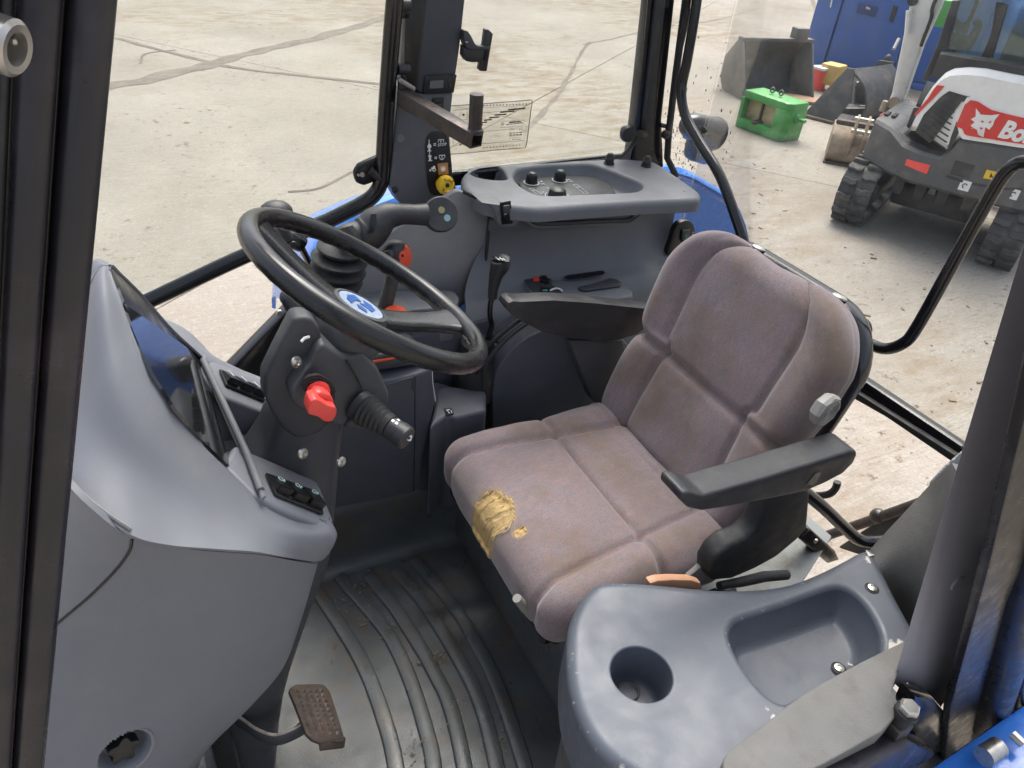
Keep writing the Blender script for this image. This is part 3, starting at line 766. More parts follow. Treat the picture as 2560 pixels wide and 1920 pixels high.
# reflector, decals, tie-down labels
q = E_((1203, 942), (1342, 978), (1318, 1030), (1210, 985))
panel('reflector', [q[0], q[1]], [q[3], q[2]], -.006, .03, M['red'], n=8)
q = E_((1675, 1005), (1756, 1022), (1742, 1070), (1662, 1056))
yd = panel('warning_decal', [q[0], q[1]], [q[3], q[2]], -.004, .02, M['yellow'], n=6)
for a in ((1690, 1050, 1702, 1022, 1714, 1052), (1722, 1056, 1732, 1030, 1742, 1060)):
    flat('warning_print', [(a[0], a[1]), (a[2], a[3]), (a[4], a[5])], M['exblk'], -.006, yd)
for (a, b) in ((1545, 1100), (1832, 1150)):
    s, h = exsh(a, b)
    wl = MB().boxf(EX(frear(s) - .004, s, h), XS * .045, TH * .045, XF * .002).build('tie_label', M['white'], ex_root)
    MB().tube([EX(frear(s) - .008, s + .02 * math.cos(k), h + .02 * math.sin(k)) for k in (.5, 1.2, 2, 3, 4, 4.6)], .005, 6).build('hook_print', M['exblk'], wl)
# plate and dark machinery between the tracks
MB().boxf(EX(.95, .1, .62), XF * .75, XS * .5, TH * .06, .03).build('swing_base', M['exblk'], ex_root)
MB().boxf(EX(.95, 0, .36), XF * .55, XS * .42, TH * .12, .04).build('undercarriage', M['exblk'], ex_root)
for s in (-.35, -.15, .05, .28):
    MB().boxf(EX(.22, s, .5), XF * .06, XS * .05, TH * .08, .015).build('hose_clamp', M['exblk'], ex_root)
MB().boxf(EX(.2, -.05, .52), XF * .004, XS * .03, TH * .03).build('small_plate', M['bkg'], ex_root)
MB().tube([EX(.35, -.5, .6), EX(.8, -.28, .42), EX(1.2, -.2, .4)], .05, 8).build('track_leg', M['exblk'], ex_root)
MB().boxf(EX(2.15, 0, .28), XF * .05, XS * .85, TH * .18, .02).build('dozer_blade', M['exg'], ex_root)
# tracks: belt plus separate lugs
def track_path(n):
    r, fA, fB, hc = .285, .29, 1.85, .30
    L_ = fB - fA; per = 2 * L_ + 2 * math.pi * r; out = []
    for k in range(n):
        d = per * k / n
        if d < L_: out.append((fB - d, hc - r, 0, -1))
        elif d < L_ + math.pi * r:
            a = (d - L_) / r; out.append((fA - r * math.sin(a), hc - r * math.cos(a), -math.sin(a), -math.cos(a)))
        elif d < 2 * L_ + math.pi * r: out.append((fA + d - L_ - math.pi * r, hc + r, 0, 1))
        else:
            a = (d - 2 * L_ - math.pi * r) / r; out.append((fB + r * math.sin(a), hc + r * math.cos(a), math.sin(a), math.cos(a)))
    return out
NL = 34
lug_me = {}
for side, sc in (('left', -.695), ('right', .70)):
    mb = MB(); b = bmesh.new(); rings = []
    for f, h, nf, nh in track_path(90):
        K = [(-.158, -.03), (-.16, 0), (.16, 0), (.158, -.03), (.1, -.045), (-.1, -.045)]
        rings.append([b.verts.new(EX(f + nf * o_, sc + s_, h + nh * o_)) for s_, o_ in K])
    for A, B2 in zip(rings, rings[1:] + rings[:1]):
        for k in range(6): b.faces.new((A[k], A[(k + 1) % 6], B2[(k + 1) % 6], B2[k]))
    bmesh.ops.recalc_face_normals(b, faces=b.faces); mb._merge(b)
    tk = mb.build('rubber_track', M['track'], ex_root)
    for k, (f, h, nf, nh) in enumerate(track_path(NL)):
        for j, sg in enumerate((-1, 1)):
            if j not in lug_me:
                m2 = MB().prism([Vector((a * (1), c, 0)) for a, c in ((.010, -.028), (.06, -.044), (.1, -.028), (.157, -.028), (.157, .030), (.1, .030), (.06, .014), (.010, .030))], (0, 0, .042), .006, 1)
                lo = m2.build('tread_lug', M['track'], tk); lug_me[j] = lo.data
                if sg < 0:
                    for v in lug_me[j].vertices: v.co = Vector((-(v.co.x + BASE[tk.name].x) - BASE[tk.name].x * 0, v.co.y, v.co.z)) if False else v.co
                    lo.data.transform(Matrix.Translation(BASE[tk.name])); lo.data.transform(Matrix.Diagonal((-1, 1, 1, 1))); lo.data.flip_normals()
                else: lo.data.transform(Matrix.Translation(BASE[tk.name]))
            else:
                lo = bpy.data.objects.new('tread_lug', lug_me[j]); COL.objects.link(lo); lo.parent = tk
            off = .5 * (2 * math.pi * .285 + 3.12) / NL * (0 if sg < 0 else 1)
            f2, h2, nf2, nh2 = track_path(NL * 2)[(2 * k + (0 if sg < 0 else 1)) % (NL * 2)]
            nrm = XF * nf2 + TH * nh2; tan = XS.cross(nrm)
            mt = Matrix((XS, nrm.cross(XS), nrm)).transposed().to_4x4()
            mt.translation = EX(f2 + nf2 * -.002, sc, h2 + nh2 * -.002) - BASE[tk.name]
            lo.matrix_local = mt
    for f in (.29, .7, 1.1, 1.5, 1.85):
        MB().lathe(EX(f, sc - .09, .30 if f in (.29, 1.85) else .14), XS, [(.0, 0), (.2 if f in (.29, 1.85) else .1, .0), (.2 if f in (.29, 1.85) else .1, .18), (0, .18)], 18).build('roller', M['exblk'], tk)
    MB().boxf(EX(1.07, sc + (.1 if sc < 0 else -.1), .3), XF * .7, XS * .06, TH * .1, .02).build('track_frame', M['exblk'], tk)
# cab
cabm = M['exblk']
lowb_t = E_((1380, 330), (1500, 350), (1700, 380), (1900, 425)); lowb_b = E_((1380, 450), (1450, 410), (1660, 408), (1900, 455))
panel('cab_belt', [(s, h + .02) for s, h in sorted(lowb_t)] + [(.7, 1.74)], [(s, h - .05) for s, h in sorted(lowb_b)] + [(.7, 1.6)], .12, .1, cabm, bev=.02)
def exf(u, v, f):
    px, py = Z2(u, v); d = ray(px, py); t = (f - XF.dot(CAM - XO)) / XF.dot(d); return CAM + d * t
fr = .28
MB().prism([exf(1288, 480, fr), exf(1322, 480, fr), exf(1425, 335, fr), exf(1515, 0, fr), exf(1468, 0, fr), exf(1385, 250, fr)], XF * .08, .015).build('cab_post', cabm, ex_root)
MB().prism([exf(1640, 345, fr), exf(1700, 365, fr), exf(1800, 30, fr), exf(1730, 10, fr), exf(1700, 200, fr)], XF * .08, .015).build('cab_post', cabm, ex_root)
top_ = [exf(1540, 0, fr), exf(1560, -40, fr), exf(2050, 90, fr), exf(2040, 120, fr)]
MB().boxf(EX(.95, .1, 2.62), XF * .85, XS * .66, TH * .06, .05).build('cab_roof', M['exw'], ex_root)
for s, f in ((-.5, 1.7), (.7, 1.7), (.68, .3)):
    MB().boxf(EX(f, s, 2.1), XF * .04, XS * .04, TH * .52, .012).build('cab_post', cabm, ex_root)
MB().prism([EX(.33, -.5, 1.6), EX(.33, .66, 1.6), EX(.33, .66, 2.58), EX(.33, -.42, 2.58)], XF * .006).build('rear_glass', M['glassx'], ex_root)
MB().prism([EX(1.68, -.5, 1.0), EX(1.68, .66, 1.0), EX(1.68, .66, 2.58), EX(1.68, -.5, 2.58)], XF * .006).build('front_glass', M['glass'], ex_root)
MB().prism([EX(.36, -.5, 1.0), EX(1.68, -.5, 1.0), EX(1.68, -.48, 2.58), EX(.36, -.44, 2.58)], XS * .006).build('side_glass', M['glassx'], ex_root)
MB().boxf(EX(.75, .25, 1.75), XF * .08, XS * .26, TH * .4, .06).build('cab_seat', M['exblk'], ex_root)
MB().boxf(EX(1.0, .1, 1.1), XF * .7, XS * .6, TH * .1, .02).build('cab_floor', M['exblk'], ex_root)
mb = MB()
for pts in (((1470, 320), (1480, 240), (1510, 170), (1580, 140)), ((1560, 300), (1600, 220), (1630, 150), (1610, 120)), ((1500, 290), (1560, 250), (1620, 170))):
    mb.tube(crm([exf(a, b_, 1.0) for a, b_ in pts], 4), .035, 8)
mb.ball(exf(1520, 250, 1.0), .1, 12, (1, 1, .8)); mb.build('control_lever', M['exblk'], ex_root)
# dipper arm hanging in front, seen to the left of the cab
fA = 1.5
arm = MB().prism([exf(1085, 610, fA), exf(1110, 560, fA), exf(1215, 40, fA), exf(1235, -80, fA), exf(1440, -80, fA), exf(1395, 40, fA), exf(1290, 270, fA), exf(1190, 560, fA), exf(1160, 625, fA)], XF * .2, .025).build('dipper_arm', M['chip'], ex_root)
MB().tube(crm([exf(1400, -60, fA - .02), exf(1355, 40, fA - .02), exf(1345, 110, fA - .02), exf(1300, 230, fA - .02), exf(1285, 275, fA - .02)], 4), .018, 8).build('hydraulic_hose', M['exblk'], arm)
MB().tube([exf(1205, 200, fA - .05), exf(1215, 60, fA - .05)], .03, 8).build('hydraulic_pipe', M['exw'], arm)
MB().lathe(exf(1235, 5, fA - .03), XF, [(.05, 0), (.05, .05)], 12).build('pivot_pin', M['exblk'], arm)
MB().lathe(exf(1120, 610, fA - .03), XF, [(.06, 0), (.06, .3)], 12).build('pivot_pin', M['bkr'], arm)
MB().tube([exf(1060, 660, fA), exf(1085, 600, fA)], .045, 10).build('link_rod', M['bkr'], arm)
# something green far behind, past the arm
o = MB().boxf(at(*Z2(1405, 72), d=11.5), Vector((.11, .06, 0)), Vector((-.06, .11, 0)), Vector((0, 0, .15)), .03).build('green_tank', M['green'])
tag(o, 'green tank far behind, between the white arm and the excavator cab', 'tank')
# ================================================================== TRACTOR SHELL
X_, Y_, Z_ = Vector((1, 0, 0)), Vector((0, 1, 0)), Vector((0, 0, 1))
tr = T('tractor_cab', 'blue tractor cab with black frame, its left door standing open', 'tractor cab', (0, 0, -.05))
# floor plate and step under the seat (part of the shell)
MB().prism([(.08, -.40, -.02), (1.35, -.40, -.02), (1.35, .72, -.02), (.08, .72, -.02)], (0, 0, -.05), .004).build('floor_plate', M['exblk'], tr)
# near front pillar with stepped door seals
def fpil(z): return Vector((.867 - (z - 1.151) * .30, .655 - (z - 1.151) * .05, z))
def strip(name, a, b, y0, y1, m, bev=.004, z0=.2, z1=1.85, parent=tr):
    """run along the front pillar: a..b ahead of its rear edge, y0..y1 outwards"""
    q = [fpil(z0) + X_ * a + Y_ * y0, fpil(z0) + X_ * b + Y_ * y0, fpil(z0) + X_ * b + Y_ * y1, fpil(z0) + X_ * a + Y_ * y1]
    return MB().prism(q, fpil(z1) - fpil(z0), bev, 3).build(name, m, parent)
fp = strip('front_pillar', .005, .12, -.05, -.002, M['gloss'], .006)
strip('door_seal', .0, .016, -.012, .006, M['seal'], .006, parent=fp)
strip('door_seal', .017, .030, -.01, .010, M['seal'], .005, parent=fp)
strip('seal_lip', .031, .035, -.01, .003, M['rub'], .0015, parent=fp)
strip('pillar_channel', .036, .054, -.01, .007, M['gloss'], .004, parent=fp)
strip('pillar_flange', .056, .078, -.01, .014, M['seal'], .005, parent=fp)
strip('pillar_face', .080, .135, -.03, .010, mat('brown_black_pillar_paint', (.022, .013, .013), .35, var=.4, vscale=20, dirt=(.07, .035, .03), dscale=14, damt=.3), .006, parent=fp)
# door striker bolt on the front pillar
bc = at(44, 124, y=.70)
ax = (at(44, 124, d=(bc - CAM).length) - at(-18, 110, d=(bc - CAM).length + .0)).normalized() * .9 + Y_ * .55
sb = MB().lathe(bc - ax.normalized() * .075, ax, [(.0068, 0), (.0068, .060), (.0078, .062), (.0078, .074), (.0066, .0752), (.0046, .075), (.0042, .068), (.0, .068)], 24, cap=False).build('striker_bolt', M['steel'], fp)
for k in range(6):
    a = k * math.pi / 3; e1_, e2_, n_ = frame(ax)
    MB().ball(bc - n_ * .004 + (e1_ * math.cos(a) + e2_ * math.sin(a)) * .0046, .0014, 8).build('socket_lobe', M['steel'], fp) if k % 2 == 0 else None
# unseen roof ring, its glazed opening added to let daylight in
rfm = MB()
for c, d in (((.72, -.05, 1.93), (.20, 1.54, .09)), ((-.74, -.05, 1.93), (.20, 1.54, .09)), ((-.01, -.74, 1.93), (1.26, .16, .09)), ((-.01, .64, 1.93), (1.26, .16, .09))):
    rfm.box(c, d, None, .02, 3)
rf = rfm.build('roof', M['white'], tr)
MB().box((-.01, -.05, 1.93), (1.27, 1.23, .008), None, .0).build('added_light_hatch', M['glass_added'], rf)
# near rear pillar: trim, black body and door seals
def bp(px, py, y): return at(px, py, y=y)
# axis of the pillar: foot at y .68, head leaning in
pl0, pl1 = at(2228, 1712, y=.655), at(2575, 560, y=.60)
pr0, pr1 = at(2372, 1772, y=.672), at(2716, 640, y=.62)
ext = lambda a, b, k: a + (b - a) * k
n_p = (pl1 - pl0).cross(pr0 - pl0).normalized()
if n_p.dot(FWD) < 0: n_p = -n_p
TP = lambda px, py: atp(px, py, pl0, n_p)
vdir = (pl0 - CAM).normalized()
trim = MB().prism([TP(2232, 1705), TP(2250, 1722), TP(2268, 1706), TP(2285, 1722), TP(2300, 1745), TP(2352, 1768), TP(2362, 1752), TP(2440, 1520), TP(2560, 1160), TP(2720, 660), TP(2840, 260), TP(2650, 260), TP(2575, 560)], vdir * .008, .003).build('pillar_trim', M['pillar'], tr)
cap = at(2395, 1458, y=.64)
cap = atp(2392, 1458, pl0 - n_p * .0, n_p)
MB().lathe(cap + n_p * .003, -n_p, [(.0135, 0), (.0135, .003), (.0115, .0055), (0, .0062)], 20, cap=False).build('trim_plug', M['pillar'], trim)
# black pillar tube outside of the trim
def tpath(pts, y): return [at(px, py, y=y) for px, py in pts]
MB().prism([at(2355, 1990, y=.71), at(2375, 1775, y=.71), at(2470, 1430, y=.71), at(2590, 930, y=.69), at(2700, 420, y=.67), at(3100, 420, y=.66), at(2900, 930, y=.68), at(2800, 1430, y=.70), at(2760, 1820, y=.70), at(2740, 1990, y=.70)], Y_ * -.015, .005).build('rear_pillar', M['wpaint'], tr)
MB().tube([at(2440, 2010, y=.715), at(2470, 1800, y=.715), at(2560, 1480, y=.71), at(2665, 1180, y=.70), at(2820, 700, y=.68)], .030, 18).build('pillar_tube', M['wpaint'], tr)
MB().tube([at(2405, 1800, y=.70), at(2490, 1560, y=.70), at(2625, 1150, y=.69), at(2770, 720, y=.67)], .006, 10).build('pillar_seal', M['rub'], tr)
MB().tube([at(2520, 1990, y=.73), at(2560, 1700, y=.73), at(2660, 1330, y=.72)], .012, 10).build('pillar_seal', M['seal'], tr)
# pillar foot: chipped black bracket, hinge bolt and pin
ft = MB().prism([at(2235, 1735, y=.668), at(2250, 1700, y=.668), at(2300, 1712, y=.668), at(2345, 1765, y=.668), at(2400, 1800, y=.668), at(2380, 1850, y=.668), at(2270, 1850, y=.668), at(2232, 1800, y=.668)], Y_ * .03, .006).build('hinge_bracket', M['gloss'], tr)
hc = at(2268, 1778, y=.71)
MB().lathe(hc, Z_, [(.013, -.03), (.013, -.006), (.017, -.006), (.017, .002), (.0, .002)], 20).build('hinge_bush', M['rub'], ft)
MB().lathe(hc + Z_ * .003, Z_, [(.0145, 0), (.0145, .009), (.012, .011), (0, .011)], 6).build('hinge_bolt', M['screw'], ft)
MB().boxf(hc + Z_ * -.045, X_ * .017, Y_ * .014, Z_ * .018, .004).build('hinge_knuckle', M['bar'], ft)
MB().tube([hc + Z_ * -.06, hc + Z_ * -.2], .008, 10).build('hinge_pin', M['gloss'], ft)
# worn hinge block on the far right
hb = MB().boxf(at(2500, 1868, y=.76), X_ * .03, Y_ * .016, Z_ * .016, .006).build('door_hinge', M['steel'], tr)
MB().lathe(at(2478, 1880, y=.775), X_, [(.017, -.02), (.017, .02)], 16).build('hinge_barrel', M['steel'], hb)
MB().lathe(at(2530, 1835, y=.77), Y_, [(.008, 0), (.008, .02), (0, .021)], 6).build('hinge_nut', M['screw'], hb)
MB().boxf(at(2555, 1800, y=.74), X_ * .012, Y_ * .01, Z_ * .05, .003).build('hinge_plate', M['bar'], hb)
# door sill
MB().prism([at(1900, 1990, y=.70), at(2040, 1905, y=.70), at(2235, 1805, y=.70), at(2300, 1840, y=.70), at(2110, 1960, y=.70)], Y_ * .035, .008).build('door_sill', M['seal'], tr)
# near fender, blue
mb = MB()
mb.prism([(.25, .74, .18), (.1, .74, .30), (-.15, .74, .40), (-.45, .74, .45), (-.9, .74, .46), (-1.3, .74, .30), (-1.3, .74, .26), (-.9, .74, .42), (-.45, .74, .41), (-.15, .74, .36), (.08, .74, .26), (.22, .74, .14)], (0, .16, 0), .01)
mb.build('rear_fender', M['blue'], tr)
# ---------------------------------------------------------------- far side: windows, posts, door frame
YW = -.80
fpost = [at(1085, 470, y=YW), at(1105, 330, y=YW), at(1150, -60, y=YW)]
# rear right pillar (black, stepped)
def rp_(px, py, dy=0): return at(px, py, y=YW + dy)
MB().prism([rp_(1628, -20), rp_(1690, -20), rp_(1655, 300), rp_(1660, 420), rp_(1575, 420), rp_(1582, 375), rp_(1592, 300)], -Y_ * .045, .006).build('rear_pillar', M['gloss'], tr)
MB().prism([rp_(1650, -20, .03), rp_(1668, -20, .03), rp_(1632, 330, .03), rp_(1612, 330, .03)], -Y_ * .03, .005).build('pillar_channel', mat('matt_black_channel', (.03, .03, .032), .55), tr)
MB().tube([rp_(1718, -30, .02), rp_(1690, 180, .02), rp_(1672, 330, .02), rp_(1668, 395, .02), rp_(1690, 440, .02)], .010, 8).build('window_seal', M['rub'], tr)
qf = MB()
qf.tube(crm([rp_(1108, 435, .0), rp_(1200, 428, .0), rp_(1400, 410, .0), rp_(1520, 398, .0), rp_(1567, 380, .0), rp_(1592, 330, .0), rp_(1605, 220, .0), rp_(1625, 0, .0), rp_(1632, -60, .0)], 5), .007, 8)
sgw = qf.build('side_window', M['gloss'], tr)
MB().prism([rp_(1090, 440, -.004), rp_(1580, 385, -.004), rp_(1640, -60, -.004), rp_(1145, -60, -.004)], -Y_ * .004).build('window_pane', M['glass'], sgw)
MB().prism([rp_(1085, 434, .002), rp_(1575, 384, .002), rp_(1575, 425, .002), rp_(1085, 470, .002)], -Y_ * .012, .002).build('window_rail', M['gloss'], sgw)
# dotted print band of the pane, drawn as tiny dots along its edge
mb = MB()
for k in range(150):
    for r_ in range(3):
        t = (k + .5 * (r_ % 2)) / 150
        p = at(1120 + t * 450, 424 - t * 52 - r_ * 3.2, y=YW - .0035)
        mb.poly([p + X_ * .0009 + Z_ * .0, p + Z_ * .0009, p - X_ * .0009, p - Z_ * .0009])
o = mb.build('dotted_band', M['black'], sgw, flat=True); o['kind'] = 'stuff'
# latch knob of the side window
lk = MB().lathe(rp_(1568, 332, .035), Y_ + X_ * .3, [(.011, -.03), (.012, -.004), (.022, 0), (.024, .008), (.02, .018), (0, .02)], 18).build('window_latch', M['arm'], tr)
MB().boxf(rp_(1597, 332, .015), X_ * .025, Y_ * .012, Z_ * .012, .005).build('latch_plate', M['gloss'], tr)
# far door: tubular frame, glass, and its hinge bracket
dt = crm([at(1000, -120, y=-.70), at(985, 20, y=-.70), at(968, 240, y=-.72), at(957, 420, y=-.74), at(950, 462, y=-.745), at(930, 492, y=-.75), at(895, 515, y=-.75)], 6) + \
     crm([at(820, 552, y=-.755), at(600, 645, y=-.77), at(380, 748, y=-.79), at(150, 850, y=-.80)], 5)
fd_ = MB().tube(dt, .019, 14).build('far_door', M['gloss'], tr)
BASE[fd_.name] = BASE[tr.name]
MB().prism([at(120, 840, y=-.805), at(945, 480, y=-.765), at(985, -80, y=-.72), at(-300, -80, y=-.78)], -Y_ * .004).build('door_glass', M['glass'], fd_)
hb2 = MB().prism([at(878, 425, y=-.76), at(890, 405, y=-.76), at(945, 380, y=-.76), at(960, 385, y=-.76), at(960, 440, y=-.76), at(905, 460, y=-.76), at(885, 452, y=-.76)], Y_ * .018, .008).build('hinge_bracket', M['gloss'], fd_)
for (px, py, r_) in ((905, 436, .006), (895, 437, .003)):
    MB().lathe(at(px, py, y=-.742), Y_, [(r_, 0), (r_, .004), (0, .005)], 12).build('hinge_screw', M['screw'], fd_)
MB().tube([at(925, 425, y=-.735), at(950, 445, y=-.735)], .010, 10).build('hinge_tube', M['bar'], fd_)
for (a, b) in (((1000, 12), (1022, 12)), ((992, 172), (1020, 172))):
    MB().tube([at(*a, y=-.715), at(*b, y=-.72)], .013, 12).build('hinge_stub', M['arm'], fd_)
MB().boxf(at(1012, 20, y=-.73), X_ * .012, Y_ * .01, Z_ * .02, .004).build('hinge_block', M['gloss'], fd_)
# lower front pillar on the far side
MB().prism([at(742, 755, y=-.70), at(765, 800, y=-.70), at(640, 960, y=-.70), at(520, 1080, y=-.70), at(470, 1060, y=-.70), at(570, 930, y=-.70)], -Y_ * .05, .008).build('lower_pillar', M['gloss'], tr)
MB().lathe(at(698, 780, y=-.695), Y_, [(.008, 0), (.008, .008), (0, .009)], 6).build('pillar_bolt', M['steel'], tr)
# far fender, blue, and the lamp on it
mb = MB()
arc = [(.385, .54), (.37, .62), (.34, .71), (.28, .775), (.19, .815), (.05, .845), (-.3, .86), (-.65, .855), (-.82, .835), (-.94, .785), (-1.09, .70), (-1.2, .56), (-1.24, .40)]
rows = [[Vector((x, y, z + dz)) for x, z in arc] for y, dz in ((-.84, -.01), (-.86, .0), (-.95, -.03), (-1.1, -.09), (-1.25, -.16), (-1.28, -.22))]
mb.grid(rows, 3, .012)
mb.build('rear_fender', M['blue'], tr)
mb = MB(); mb.grid([[Vector((x, -.835, z - .02)) for x, z in arc], [Vector((x, -.835, .1)) for x, z in arc]], smooth=False, thick=.01)
mb.build('fender_wall', M['blue'], tr)
# rear lower frame, rear window glass
XR = -.80
def xr(px, py, dx=0): return at(px, py, x=XR + dx)
fr_ = MB().prism([xr(2090, 885), xr(2430, 1110), xr(2440, 1150), xr(2080, 925)], X_ * .03, .008).build('rear_frame', M['gloss'], tr)
MB().prism([xr(2080, 930, .03), xr(2440, 1156, .03), xr(2440, 1180, .03), xr(2400, 1155, .03), xr(2230, 1040, .03), xr(2070, 950, .03)], X_ * .02, .005).build('frame_seal', M['rub'], fr_)
MB().prism([(-.83, -.78, .60), (-.83, .62, .60), (-.86, .62, 1.85), (-.86, -.78, 1.85)], X_ * .005).build('rear_glass', M['glassr'], tr)
MB().prism([(-.60, -.815, .88), (-.83, -.79, .70), (-.86, -.79, 1.85), (-.56, -.815, 1.85)], Y_ * .004).build('quarter_glass', M['glassr'], tr)
# mud splashes on the rear glass
random.seed(3)
mb = MB()
for k in range(230):
    if k < 190: px, py = random.gauss(1690, 36), random.gauss(355, 62)
    else: px, py = random.uniform(1690, 1830), random.uniform(90, 420)
    if px < 1662: continue
    p = at(px, py, x=-.822); r_ = random.uniform(.001, .0032) * (1 if k < 190 else .8)
    m_ = random.randint(5, 7); ph = random.random()
    st = random.uniform(1, 2.4)
    mb.poly([p + Y_ * r_ * math.cos(ph + i * 2 * math.pi / m_) * random.uniform(.6, 1.2) + Z_ * r_ * st * math.sin(ph + i * 2 * math.pi / m_) for i in range(m_)])
o = mb.build('mud_splashes', M['rust'], tr, flat=True); o['kind'] = 'stuff'
# tubular guard of the rear window
gpath = crm([at(1748, -60, x=-.66), at(1738, 30, x=-.66), at(1718, 150, x=-.655), at(1704, 225, x=-.65), at(1712, 285, x=-.645), at(1745, 350, x=-.64), at(1800, 440, x=-.635), at(1850, 575, x=-.63), at(1885, 690, x=-.63)], 6)
rg = T('window_guard', 'black bent steel tube bordering the opened rear window', 'guard rail', (-.65, 0, .82))
MB().tube(gpath, .0135, 12).build('tube', M['gloss'], rg)
g2 = crm([at(1990, 780, x=-.62), at(2120, 832, x=-.62), at(2175, 860, x=-.62), at(2215, 872, x=-.62), at(2258, 858, x=-.62), at(2290, 822, x=-.625), at(2370, 680, x=-.63), at(2470, 500, x=-.64), at(2520, 425, x=-.645), at(2565, 405, x=-.65), at(2640, 420, x=-.655), at(2700, 430, x=-.66)], 6)
MB().tube(g2, .0125, 12).build('grab_handle', M['gloss'], rg)
MB().lathe(at(2150, 822, x=-.64), X_, [(.024, -.01), (.026, 0), (.024, .01), (.014, .012)], 18).build('handle_boss', M['rub'], rg)
MB().lathe(at(1762, 325, x=-.62), X_, [(.008, 0), (.009, .006), (0, .008)], 10).build('tube_clip', M['rub'], rg)
gs = T('gas_strut', 'slim black gas strut hanging beside the far rear pillar', 'gas strut', at(1660, 330, y=-.76))
MB().tube([at(1722, 20, y=-.76), at(1700, 120, y=-.76), at(1678, 290, y=-.76), at(1668, 335, y=-.76)], .0085, 12).build('cylinder', M['arm'], gs)
MB().tube([at(1722, 20, y=-.76), at(1732, -60, y=-.76)], .004, 8).build('rod', M['gloss'], gs)
MB().ball(at(1664, 336, y=-.755), .013, 12).build('ball_joint', M['rub'], gs)
MB().tube([at(1650, 312, y=-.765), at(1672, 318, y=-.765)], .006, 8).build('bracket', M['gloss'], gs)
# black work lamp outside on the fender
wl = T('rear_lamp', 'black rounded lamp housing on the blue fender behind the rear glass', 'lamp', at(1780, 370, y=-1.0))
lc = at(1772, 330, y=-1.02)
la = (at(1805, 325, y=-1.02) - at(1700, 290, y=-1.02)).normalized()
MB().lathe(lc - la * .12, la, [(.0, 0), (.03, .004), (.045, .03), (.05, .1), (.053, .135), (.056, .137), (.056, .155), (.05, .16), (0, .16)], 20).build('housing', M['gloss'], wl)
MB().boxf(lc + Z_ * -.06 - la * .03, la * .05, Y_ * .03, Z_ * .05, .02).build('lower_shell', M['exblk'], wl)
# wiper motor arm / linkage behind the rear opening
lk = T('hitch_linkage', 'dirty black hitch rods outside below the rear window', 'linkage', at(2230, 1300, x=-1.0))
mb = MB().tube([at(2050, 1345, x=-1.05), at(2180, 1300, x=-1.05), at(2320, 1250, x=-1.05)], .016, 10)
mb.ball(at(2062, 1342, x=-1.05), .02, 10); mb.ball(at(2195, 1290, x=-1.05), .024, 10)
mb.build('control_rod', M['bar'], lk)
MB().prism([at(2090, 1370, x=-1.1), at(2240, 1270, x=-1.1), at(2330, 1262, x=-1.1), at(2330, 1370, x=-1.1), at(2150, 1390, x=-1.1)], -X_ * .05, .01).build('lift_arm', M['exblk'], lk)
MB().tube(crm([at(2030, 1240, x=-.75), at(2070, 1236, x=-.75), at(2088, 1222, x=-.75), at(2094, 1205, x=-.75)], 4), .010, 8).build('cable_loop', M['rub'], lk)
# ================================================================== FLOOR MAT, STEP
def matsurf(z0=0): pass
fm = T('floor_mat', 'ribbed grey rubber floor mat, dirty, with curved ribs and raised edges', 'floor mat', (.5, 0, 0))
mb = MB()
# floor pan with upturned far and rear edges, from profile rows (far wall -> floor)
xs = [.05, .12, .3, .5, .75, 1.0, 1.3]
far = lambda x: -.395 - .02 * math.sin(min(1, max(0, (x - .1) / .6)) * math.pi)
rows = []
for x in xs:
    r_ = []
    f = far(x)
    for dy, z in ((-.03, .215), (-.012, .205), (.0, .17), (.004, .06), (.012, .018), (.03, .003), (.07, 0), (.3, 0), (.6, 0), (1.1, 0)):
        r_.append(Vector((x, f + dy, z)))
    rows.append(r_)
mb.grid(rows, 4, .006, flip=True)
mb.build('pan', M['matr'], fm)
MB().tube(crm([at(1120, 1223, y=-.425), at(1000, 1245, y=-.44), at(900, 1258, y=-.445), at(780, 1268, y=-.44), at(700, 1272, y=-.44)], 5), .006, 8).build('lip', M['matr'], fm)
# rear upstand (step under the seat), running across
MB().prism([(.10, .8, -.004), (.112, .8, .02), (.098, .8, .19), (.075, .8, .215), (-.1, .8, .218), (-.5, .8, .218), (-.5, .8, -.004)], (0, -1.235, 0), .008).build('seat_step', M['matr'], fm)
MB().prism([(.075, .22, .21), (.07, .22, .235), (-.3, .22, .235), (-.3, .22, .21)], (0, -.42, 0), .004).build('step_pad', M['matr'], fm)
Z3 = zm(.4521, 560, 1180)
ribs = [[(470, 600), (560, 725), (650, 860), (730, 990), (800, 1130), (850, 1260), (880, 1350), (925, 1500), (955, 1660), (975, 1800)],
        [(640, 575), (690, 640), (760, 715), (900, 885), (970, 1010), (1030, 1150), (1075, 1280), (1110, 1400), (1150, 1560), (1175, 1800)],
        [(805, 575), (870, 660), (940, 745), (1010, 850), (1110, 1010), (1180, 1140), (1230, 1240), (1280, 1400), (1330, 1637), (1345, 1800)],
        [(950, 545), (1040, 645), (1120, 745), (1250, 950), (1330, 1090), (1390, 1210), (1450, 1380), (1510, 1637), (1535, 1800)],
        [(1050, 485), (1130, 575), (1230, 690), (1330, 830), (1400, 960), (1470, 1090), (1530, 1230), (1600, 1430), (1665, 1637), (1700, 1800)]]
